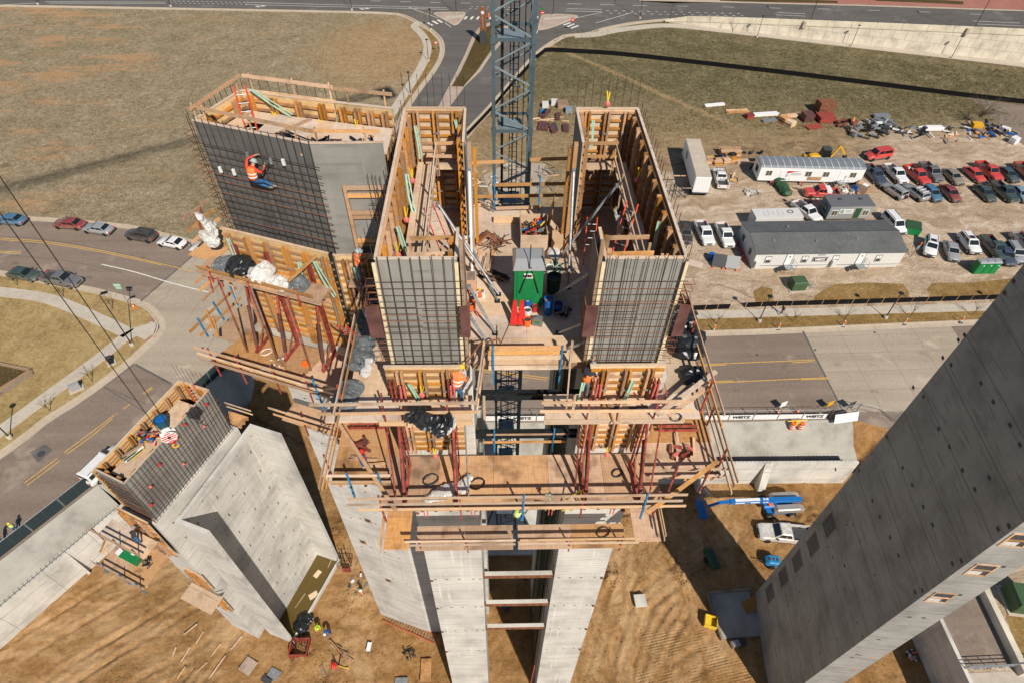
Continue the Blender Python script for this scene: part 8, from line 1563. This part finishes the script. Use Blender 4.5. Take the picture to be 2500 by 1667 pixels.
# ================================================================== pit floor gear
def machine(label, px, py, rz, name, cat, body, w, l, h, extra=True):
    t = thing(name, label, cat, G(px,py,PIT+.05), rz); MB().loft([ring(-l/2,w/2,.45,h-.15), ring(-l/2+.2,w/2,.4,h), ring(l/2-.3,w/2,.4,h), ring(l/2,w/2*.85,.5,h-.25)]).build('housing', M[body], t); MB().tube((l/2,0,.5),(l/2+.9,0,.45),.05,6).build('drawbar', M['dkgrey'], t)
    for s in (-1,1): wv = put('wheel', WHEEL, t); wv.location = (0,s*(w/2+.05),.34); wv.rotation_euler = (R(90),0,0); put('rim', RIM, wv)
    for k in range(3): MB().cbox((-l/4+k*l/4,0,h+.02),.18,.35,.04).build('vent', M['dkgrey'], t)
    return t
machine('dark towable compressor in the shade of the pit', 1733, 1368, R(100), 'compressor', 'compressor', 'green_dk', 1.0, 2.3, 1.2); machine('teal towable generator beside the dark core', 1880, 1375, R(172), 'generator', 'generator', 'blue', 1.0, 1.5, 1.2)
t = thing('yellow_bin', 'yellow steel bin on the churned pit floor', 'bin', G(1733,1520,PIT+.1), R(-18)); 
for a in ((-.6,.6,-.55,-.5,0,.7),(-.6,.6,.5,.55,0,.7),(-.6,-.55,-.5,.5,0,.7),(.55,.6,-.5,.5,0,.7),(-.55,.55,-.5,.5,.0,.1)): MB().box(*a).build('side', M['yellow_b'], t)
MB().box(-.55,0,-.5,.5,.6,.65).build('lid', M['yellow_b'], t)
t = thing('tool_chest', 'grey and black tool chest near the foot of the dark core', 'chest', G(1800,1572,PIT+.05), R(12)); MB().cbox((-.35,0,.35),.75,.6,.7).build('box', CP['silver'], t); MB().cbox((.4,0,.3),.7,.65,.6).build('box', M['dkgrey'], t); MB().cbox((-.5,0,.72),.2,.4,.04).build('lid', M['white'], t)
t = thing('concrete_pad', 'square concrete pad at the foot of the dark core', 'slab', G(1795,1500,PIT), R(4)); MB().cbox((0,0,.1),4.2,4.4,.25).build('slab', M['shotcrete'], t); MB().cbox((0,2.3,.25),4.6,.2,.4).build('form_edge', M['wood_old'], t); MB().cbox((-2.25,0,.25),.2,4.6,.4).build('form_edge', M['wood_old'], t)
o = MB().cbox((0,0,.5),1.8,1.2,.05).build('yellow_sheet', M['form_yel']); o.location = V(G(1830,1475,PIT))+V((0,0,.2)); o.rotation_euler = (R(20),R(-14),R(20)); tag(o, 'yellow form sheet leaning at the foot of the dark core', 'sheet')
o = MB().cbox((0,0,.1),1.2,1.25,.18).build('concrete_block', M['conc_low']); o.location = G(1563,1466,PIT+.25); o.rotation_euler = (0,0,R(3)); tag(o, 'pale square concrete slab lying on the orange pit floor', 'slab')
for k, (px, py, sx, sy, mt, rz, l) in enumerate(((606,1625,1.3,1.3,'wood_old',-.5,'dark square timber grate on the pit floor'), (669,1645,1.1,.9,'galv',-.4,'grey sheet at the bottom of the pit floor'), (652,1659,1.0,.6,'dkgrey',-.5,'darker sheet beside the grey sheet on the pit floor'), (901,1578,.4,.8,'white',-.1,'small white board on the pit floor'), (1040,1635,1.0,2.0,'ply',.03,'brown form panel lying in a shallow hole'), (980,1662,1.2,.6,'galv',0,'grey sheet at the bottom edge of the pit'), (788,1637,.35,1.1,'wood_old',.5,'brown slat on the pit floor near the red bag'), (868,1438,1.2,.6,'grey',-.2,'grey leaning sheet on the pit floor'), (862,1450,1.4,.7,'plate',.5,'dark red panel beside the grey leaning sheet'))):
    q = G(px,py,PIT+.12); o = MB().cbox((0,0,.06),sx,sy,.1).build('site_sheet', M[mt]); o.location = q; o.rotation_euler = (0,0,rz); tag(o, l, 'sheet')
crumple('red bag on the pit floor', [V(G(815,1625,PIT))+V((-.2,0,.2)), V(G(815,1625,PIT))+V((.3,.1,.2))], [.25,.3], 'redp', cat='bag')
t = thing('tripod_stand', 'black and yellow tripod lying on the pit floor', 'tripod', G(827,1625,PIT+.1)); 
for a in (1.5,2.3,-.3): MB().beam((0,0,.1),(math.cos(a)*1.1,math.sin(a)*1.1,.15),.07,.06).build('leg', M['yellow_b' if a < 0 else 'black'], t)
for k, (a, b) in enumerate((((448,1549),(481,1522)),((478,1570),(497,1540)),((564,1584),(591,1551)),((515,1601),(539,1570)),((442,1614),(464,1579)),((478,1641),(506,1615)),((502,1667),(550,1600)),((433,1656),(452,1626)),((421,1603),(430,1578)))):
    p, q = G(*a,PIT+.2), G(*b,PIT+.2); o = MB().beam(p,q,.09,.07).build('survey_lath', M['lumber_pale']); tag(o, ['first','second','third','fourth','fifth','sixth','seventh','eighth','ninth'][k] + ' pale lath lying on the pit floor, counted from upper left', 'lath', 'laths on the pit floor')
t = thing('column_form', 'red edged column form in a hole beside the open core', 'column form', G(735,1585,PIT)); 
for a in ((-.9,.9,-.8,-.7,-.2,1.0),(.8,.9,-.7,.7,-.2,1.0),(-.9,-.8,-.7,.7,-.2,1.0),(-.9,.9,.7,.8,-.2,1.0)): MB().box(*a).build('side', M['red'], t)
for k in range(8): x, y = random.uniform(-.6,.6), random.uniform(-.5,.5); MB().tube((x,y,0),(x,y,2.0),.03,5).build('bar', M['rebar'], t)
t = thing('rebar_cage', 'dark rebar cage in a hole right of the open core', 'rebar', G(845,1375,PIT)); 
for k in range(10): x, y = random.uniform(-.7,.7), random.uniform(-.7,.7); MB().tube((x,y,0),(x,y,1.8),.03,5).build('bar', M['rebar'], t)
for zz in (.5,1.1): MB().path([(-.7,-.7,zz),(.7,-.7,zz),(.7,.7,zz),(-.7,.7,zz),(-.7,-.7,zz)],.025,5).build('tie', M['rust'], t)
MB().cbox((.3,-.9,.5),.8,.1,1.0).build('form_side', M['red'], t)
heap('scattered buckets and scraps near the open core', G(870,1420,PIT+.1), 12, 1.4, ['white','dkgrey','galv','wood_old'], .35, .16); heap('rusty pipes on the pit floor near the workers', G(830,1590,PIT+.1), 6, .9, ['wood_old','lumber','rust'], 2.2, .09, rz=-.7); heap('dark tools on the pit floor below the ladder', G(1000,1595,PIT+.1), 14, .6, ['black','rebar','dkgrey'], .6, .06); heap('grey scrap bundle below the light face of the dark core', G(2225,1600,PIT+.1), 14, .5, ['white','galv','pink','dkgrey'], .6, .12); heap('blue box and rags on the shaded ground below the shafts', G(1232,1480,PIT+.1), 6, .4, ['blue','bluep','dkgrey'], .6, .2); heap('timber stack lying on the boom of the lift', V((G(1720,1200,PIT+2.3))), 8, .35, ['lumber_pale','wood_old'], 1.3, .12, 'timber_stack', 'timber', .2, rz=1.9)
for k, (p, n_, l) in enumerate((((-3.0,13.6,UZ+.02),7,'loose boards on the walkway before the left shaft'), ((4.4,13.55,UZ+.02),7,'loose boards on the walkway before the right shaft'), ((-.6,20.6,42.52),10,'loose lumber inside the far left of the main deck'), ((2.6,22.6,42.52),10,'loose lumber at the far right of the main deck'), ((5.0,19.0,42.52),8,'loose lumber on the floor of the right shaft'), ((-2.6,17.4,42.52),8,'loose lumber on the floor of the left shaft'), ((8.2,14.6,LZ+.02),8,'loose boards on the right lower platform'), ((-5.6,14.3,LZ+.02),7,'loose boards on the left lower platform'), (fo.p(1.6,2.2,LL_+.02),8,'loose boards at the front of the angled core platform'))): heap(l, V(p), n_, .55, ['lumber','lumber_pale','wood_old','ply'], 1.1, .06, 'loose_lumber', 'lumber', .1, rz=random.choice((0.,.15,1.5)))
for k, (p, l) in enumerate((((-3.4,13.75,42.3),'red turnbuckle pair left on the left shaft form'), ((-1.6,13.75,42.3),'red turnbuckle pair right on the left shaft form'), ((3.7,13.75,42.3),'red turnbuckle pair left on the right shaft form'), ((5.8,13.75,42.3),'red turnbuckle pair right on the right shaft form'))):
    t = thing('turnbuckle', l, 'turnbuckle', p)
    for s in (-.09,.09): MB().tube((s,0,-.75),(s*.6,0,.35),.04,6).build('tube', M['pink'], t)
# clods of earth
cl_ = MB(); rnd = random.Random(3)
for i in range(5200):
    mx, my, r_, hh = rnd.choice(mounds+[(-30,14,12,0),(12,20,8,0),(-18,20,6,0),(-10,15,6,0),(20,28,8,0)]); x = rnd.gauss(mx, r_*.55); y = rnd.gauss(my, r_*.55)
    if not (-58 < x < 41 and 6 < y < 36): continue
    s = rnd.uniform(.03,.13); z = PIT+pit_h(x,y); a = rnd.uniform(0,6); P = [(x+s*math.cos(a+k*1.57)*rnd.uniform(.7,1.2), y+s*math.sin(a+k*1.57)*rnd.uniform(.7,1.2), z-.02) for k in range(4)]+[(x,y,z+s*rnd.uniform(.5,1.0))]
    cl_.add(P, [(0,1,4),(1,2,4),(2,3,4),(3,0,4)])
o = cl_.build('dirt_clods', M['pit']); o['kind'] = 'stuff'

# ================================================================== stacks and scrap of the lot
def stack(label, px, py, sx, sy, n, mat, rz=0., th=.14, name='timber_stack', cat='timber', cols=1, z=0.):
    t = thing(name, label, cat, G(px,py,z), rz)
    for k in range(n):
        for c in range(cols):
            y = (c-(cols-1)/2)*sy/cols; MB().cbox((random.uniform(-.08,.08),y,.06+th*(k+.5)),sx*random.uniform(.92,1.05),sy/cols*.93,th*.9).build('piece', M[mat], t)
    for s in (-.35,.35): MB().cbox((sx*s,0,.03),.12,sy,.06).build('bearer', M['wood_old'], t)
    return t
stack('tall red brown panel stack at the top of the scrap row', 2008, 275, 3.4, 2.4, 9, 'rust', .1, .26, 'panel_stack', 'panels'); stack('low red panel stack right of the tall one', 2012, 295, 3.2, 2.6, 5, 'red', .1, .22, 'panel_stack', 'panels'); stack('dark red panel stack left of the tall one', 1968, 294, 2.0, 2.2, 6, 'plate', .1, .24, 'panel_stack', 'panels'); stack('yellow box form at the left of the scrap row', 1912, 300, 1.6, 1.8, 6, 'form_yel', .5, .2, 'form_stack', 'formwork'); stack('second yellow box form below the first', 1928, 308, 1.6, 1.6, 5, 'form_osb', .6, .2, 'form_stack', 'formwork'); stack('white pipe bundle at the left of the scrap row', 1868, 283, 5.2, .9, 3, 'white', .12, .18, 'pipe_bundle', 'pipes', 3); stack('white and red beam bundle alone at far left', 1744, 259, 4.4, .8, 2, 'white', .18, .18, 'beam_bundle', 'beams', 2); stack('orange board pile near the pipe bundle', 1800, 274, 4.6, 1.2, 2, 'lumber', .1, .14, cols=3); stack('grey pipe bundle below the yellow boxes', 1882, 297, 3.6, .8, 2, 'galv', .15, .18, 'pipe_bundle', 'pipes', 3); stack('green and red box at the end of the white pipes', 1828, 289, 1.6, 1.2, 4, 'red', .3, .2, 'box_stack', 'boxes'); stack('long board pile above the yellow boxes', 1930, 286, 4.0, 1.0, 3, 'lumber_pale', .2, .14, cols=3); stack('red plates on the ground right of the yellow boxes', 1986, 312, 3.2, 1.6, 2, 'red', .3, .12, 'plate_stack', 'plates')
stack('white pipe rack alone above the scrap row', 2150, 288, 3.2, 1.3, 2, 'galv', .05, .3, 'pipe_rack', 'pipes', 3); stack('white cylinder pair right of the scrap row', 2278, 318, 3.4, 1.0, 2, 'white', .0, .36, 'pipe_rack', 'pipes', 2); stack('yellow box at the right scrap cluster', 2380, 316, 1.8, 1.6, 6, 'yellow', -.2, .2, 'form_stack', 'formwork'); stack('white rolls at the right edge of the scrap row', 2472, 350, 1.6, 1.2, 4, 'white', .5, .28, 'roll_stack', 'rolls', 2)
heap('red and dark scrap at the left of the scrap row', G(2062,305), 20, 1.6, ['red','dkgrey','rust','black'], 1.6, .3, zs=1.0); heap('dark steel scrap in the middle of the scrap row', G(2110,322), 40, 3.4, ['dkgrey','black','grey','wood_old','galv'], 2.0, .28, zs=.9); heap('black and grey scrap right of the middle', G(2145,308), 26, 2.4, ['grey','white','black','galv','dkgrey'], 2.0, .3, zs=.9); heap('dark flat scrap below the white cylinders', G(2225,325), 26, 3.0, ['black','dkgrey','galv','white'], 2.2, .2, zs=.5); heap('scattered boards at the right of the scrap row', G(2345,325), 16, 2.6, ['wood_old','white','dkgrey','lumber'], 2.0, .16, zs=.4); heap('mixed scrap at the right end of the row', G(2418,325), 46, 3.6, ['wood_old','white','dkgrey','lumber','bluep','form_yel','black','galv'], 1.8, .28, zs=1.0); heap('flat boards on the dirt below the right scrap', G(2318,340), 8, 1.6, ['wood_old','lumber'], 1.6, .14, zs=.2)
ms = MB(); mx_, my_ = G(2010,318).xy; 
stack('long orange lumber stack beside the semi trailer', 1780, 378, 3.9, 1.6, 7, 'lumber', .0, .16, cols=4); 
for k, (x, y, l) in enumerate(((1732,396,'first'),(1750,400,'second'),(1772,396,'third'),(1788,394,'fourth'))): stack(l + ' small orange form stack below the long lumber stack', x, y, 1.5, 1.5, 5, 'form_yel' if k % 2 else 'lumber', .1*k, .15, 'form_stack', 'formwork', 2)
stack('plywood stack on blocks right of the small form stacks', 1812, 398, 2.4, 1.6, 3, 'ply_pale', .05, .12, 'plywood_stack', 'plywood'); crumple('black cover on the small form stacks, left', [V(G(1758,390))+V((-.5,0,.9)), V(G(1764,390))+V((.4,0,.9))], [.5,.5], 'tarp'); crumple('black cover on the small form stacks, right', [V(G(1785,388))+V((-.5,0,.9)), V(G(1790,388))+V((.4,0,.9))], [.5,.5], 'tarp')
heap('loose boards on the dirt right of the utility pickup', G(1790,440), 12, 1.6, ['lumber','wood_old','lumber_pale','yellow'], 2.2, .14, zs=.4); heap('pale rubble heap below the loose boards', G(1835,472), 26, 1.3, ['shotcrete','conc_low'], .6, .3, zs=.3); heap('clutter along the foot of the white trailer', G(1960,468), 40, 5.0, ['white','wood_old','dkgrey','lumber','red','galv'], 1.2, .16, zs=.5); heap('clutter at the right foot of the white trailer', G(2070,470), 24, 2.0, ['white','wood_old','galv','lumber'], 1.2, .2, zs=.6)
t = thing('open_crate', 'brown open crate at the right end of the white trailer', 'crate', G(2105,468), R(35)); 
for a in ((-1.0,1.0,-1.0,-.9,0,1.6),(-1.0,1.0,.9,1.0,0,1.6),(-1.0,-.9,-.9,.9,0,1.6),(-.9,1.0,-.9,.9,.7,.8)): MB().box(*a).build('side', M['card'], t)
MB().cbox((.3,0,1.0),.8,1.0,.4).build('bundle', M['white'], t); MB().cbox((-1.4,.9,.7),.1,.9,1.0).build('blue_bag', M['bluep'], t)
heap('orange boards behind the tarp roll', G(1925,468), 8, .8, ['lumber','lumber_pale'], 1.4, .16, zs=.5); heap('dark items along the back of the white trailer', G(1860,393), 12, 3.0, ['dkgrey','black','galv','white'], 1.4, .3, zs=.6)
for k, (x, y, w, l_, mt, rz, l) in enumerate(((1330,281,1.2,3.2,'plate',-.5,'brown steel panel stack above the far right of the mast'), (1362,288,.9,2.6,'plate',-.15,'narrow brown panel stack beside the right shaft'), (1327,312,2.0,2.8,'plate',-.2,'wide brown panel stack right of the mast'), (1348,318,1.0,3.0,'plate',.2,'brown panel stack next to the wide one'), (1356,314,.6,2.6,'dkgrey',.15,'dark thin panel next to the brown stack'), (1381,316,1.2,2.6,'plate',-.05,'brown panel stack partly behind the right shaft'), (1325,278,1.0,2.2,'blue',-.2,'light blue panel stack right of the mast'))): stack(l, x, y, l_, w, 3, mt, R(90)+rz, .16, 'panel_stack', 'panels', 3)
for k, (x, y, l) in enumerate(((1331,262,'left'),(1353,256,'middle'),(1388,275,'right'))): o = MB().cbox((0,0,.5),1.3,1.2,1.0).build('wrapped_pallet', M['tarp_w'] if k != 2 else CP['ltblue']); o.location = G(x,y); tag(o, l + ' one of the pale wrapped pallets right of the mast', 'pallet', 'wrapped pallets')
stack('dark pallet stack above the brown panels', 1373, 262, 2.2, 2.0, 5, 'wood_old', .1, .22, 'pallet_stack', 'pallets')
heap('timber skids under the brown panels', G(1345,300), 10, 3.4, ['lumber','lumber_pale'], 3.0, .14, zs=.12, rz=.0)
heap('scattered bars and scrap at the foot of the crane mast', G(1290,430), 50, 5.0, ['galv','rebar','wood_old','lumber','crane_lt'], 2.4, .08, zs=.3); heap('scattered timber behind the left shaft', G(1180,440), 26, 3.0, ['lumber','lumber_pale','galv','white'], 1.6, .1, zs=.4); sheet('washout_slab', GL([(1180,430),(1240,398),(1330,400),(1345,420),(1335,440),(1300,480),(1200,490)]), .011, M['pave'])
t = thing('steel_scaffold_frame', 'rusty starter frame standing right of the right shaft', 'frame', G(1660,470))
for k in range(16): x, y = random.uniform(-1.6,1.6), random.uniform(-2,2); MB().tube((x,y,0),(x+random.uniform(-.3,.3),y,random.uniform(1.2,3.2)),.05,5).build('bar', M['rebar'], t)
MB().cbox((0,1.6,2.2),2.4,.12,.12).build('rail', M['lumber'], t); MB().cbox((0,-1.2,1.6),3.2,.12,.12).build('rail', M['wood_old'], t)
sheet('concrete_ramp', GL([(1640,405),(1655,440),(1700,470),(1668,480),(1640,480)]), .012, M['pave'])
# gravel road edge at the far right, retaining court at lower right
sheet('gravel_track', GL([(2360,238),(2400,262),(2455,320),(2520,372),(2700,372),(2700,290),(2520,262)]), .009, M['asphalt'])
court = GL([(2298,1514),(2330,1470),(2400,1447),(2484,1622),(2352,1632)]); sheet('court_paving', court, .012, M['asphalt'])
cw_ = thing('court_wall', 'tan topped low wall along the walled court at lower right', 'wall', G(2440,1540), world=True); a, b = G(2398,1440), G(2500,1650); cwall('wall', (b.x,b.y), (a.x,a.y), .55, -.1, 1.0, 'panel', cw_)
a, b = G(2352,1634), G(2560,1624)
cr_ = thing('court_rail', 'steel hand rail along the bottom of the walled court', 'rail', a, world=True)
for zz in (.5,.8,1.1): MB().tube((a.x,a.y,zz),(b.x,b.y,zz),.035,6).build('rail', M['galv'], cr_)
for k in range(8): p = a.lerp(b,k/7); MB().tube((p.x,p.y,0),(p.x,p.y,1.12),.04,6).build('post', M['galv'], cr_)
sheet('court_sidewalk', [(a.x,a.y-.3),(b.x,b.y-.3),(b.x,b.y-5),(a.x,a.y-5)], .015, M['walk']); sheet('court_verge', GL([(2455,1500),(2600,1500),(2600,1650),(2500,1640)]), .011, M['verge'])

# grass tufts and stones give the open ground its roughness
def scatter(name, n, region, size, mat, tuft=True, seed=5):
    r = random.Random(seed); m = MB()
    for i in range(n):
        x, y = region(r)
        if x is None: continue
        s = size*r.uniform(.5,1.4); a = r.uniform(0,6.28)
        if tuft:
            for k in range(3): b = a+k*2.1; m.add([(x+.5*s*math.cos(b),y+.5*s*math.sin(b),.0),(x+.5*s*math.cos(b+.9),y+.5*s*math.sin(b+.9),.0),(x+s*.7*math.cos(b+.4),y+s*.7*math.sin(b+.4),s*r.uniform(.5,1.0))], [(0,1,2)])
        else: m.add([(x+s*math.cos(a+k*1.57)*r.uniform(.6,1.2),y+s*math.sin(a+k*1.57)*r.uniform(.6,1.2),0) for k in range(4)]+[(x,y,s*r.uniform(.4,.9))], [(0,1,4),(1,2,4),(2,3,4),(3,0,4)])
    o = m.build(name, M[mat]); o['kind'] = 'stuff'; return o
def reg_left(r):
    x, y = r.uniform(-125,-14), r.uniform(78,170); ed = 82.8 if x < -70 else 82.8-(x+70)*.36; lim = -16 if y > 135 else -20-(135-y)*.36
    return (x, y) if y > ed+1 and x < lim and MN.noise((x*.08,y*.08,1)) > -.25 else (None, None)
def reg_right(r):
    x, y = r.uniform(8,120), r.uniform(104,160); return (x, y) if y < 160-(x-20)*.24 and (x-8)*1.1 > (130-y)*-.2 and y > 108+.04*x and not (y > 145-(x-12)*.2 and x < 14) and MN.noise((x*.08,y*.08,7)) > -.2 else (None, None)
M['tuft_dry'] = m_plain('dry_tufts', (.30,.24,.15), .95, var=.5, nscale=.7, spec=.05); M['tuft_green'] = m_plain('green_tufts', (.125,.12,.055), .95, var=.6, nscale=.7, spec=.05)
scatter('field_tufts', 26000, reg_left, .26, 'tuft_dry'); scatter('meadow_tufts', 20000, reg_right, .26, 'tuft_green', seed=8)
scatter('lawn_tufts', 3500, lambda r: (lambda x, y: (x, y) if (x < -52 and y < 60+(-(x+52))*.22 and y > 44 and y-44 > (x+62)*1.9) else (None, None))(r.uniform(-76,-50), r.uniform(40,66)), .16, 'tuft_dry', seed=3)
scatter('lot_stones', 5000, lambda r: (r.uniform(26,112), r.uniform(63,108)), .07, 'shotcrete', False, 4)
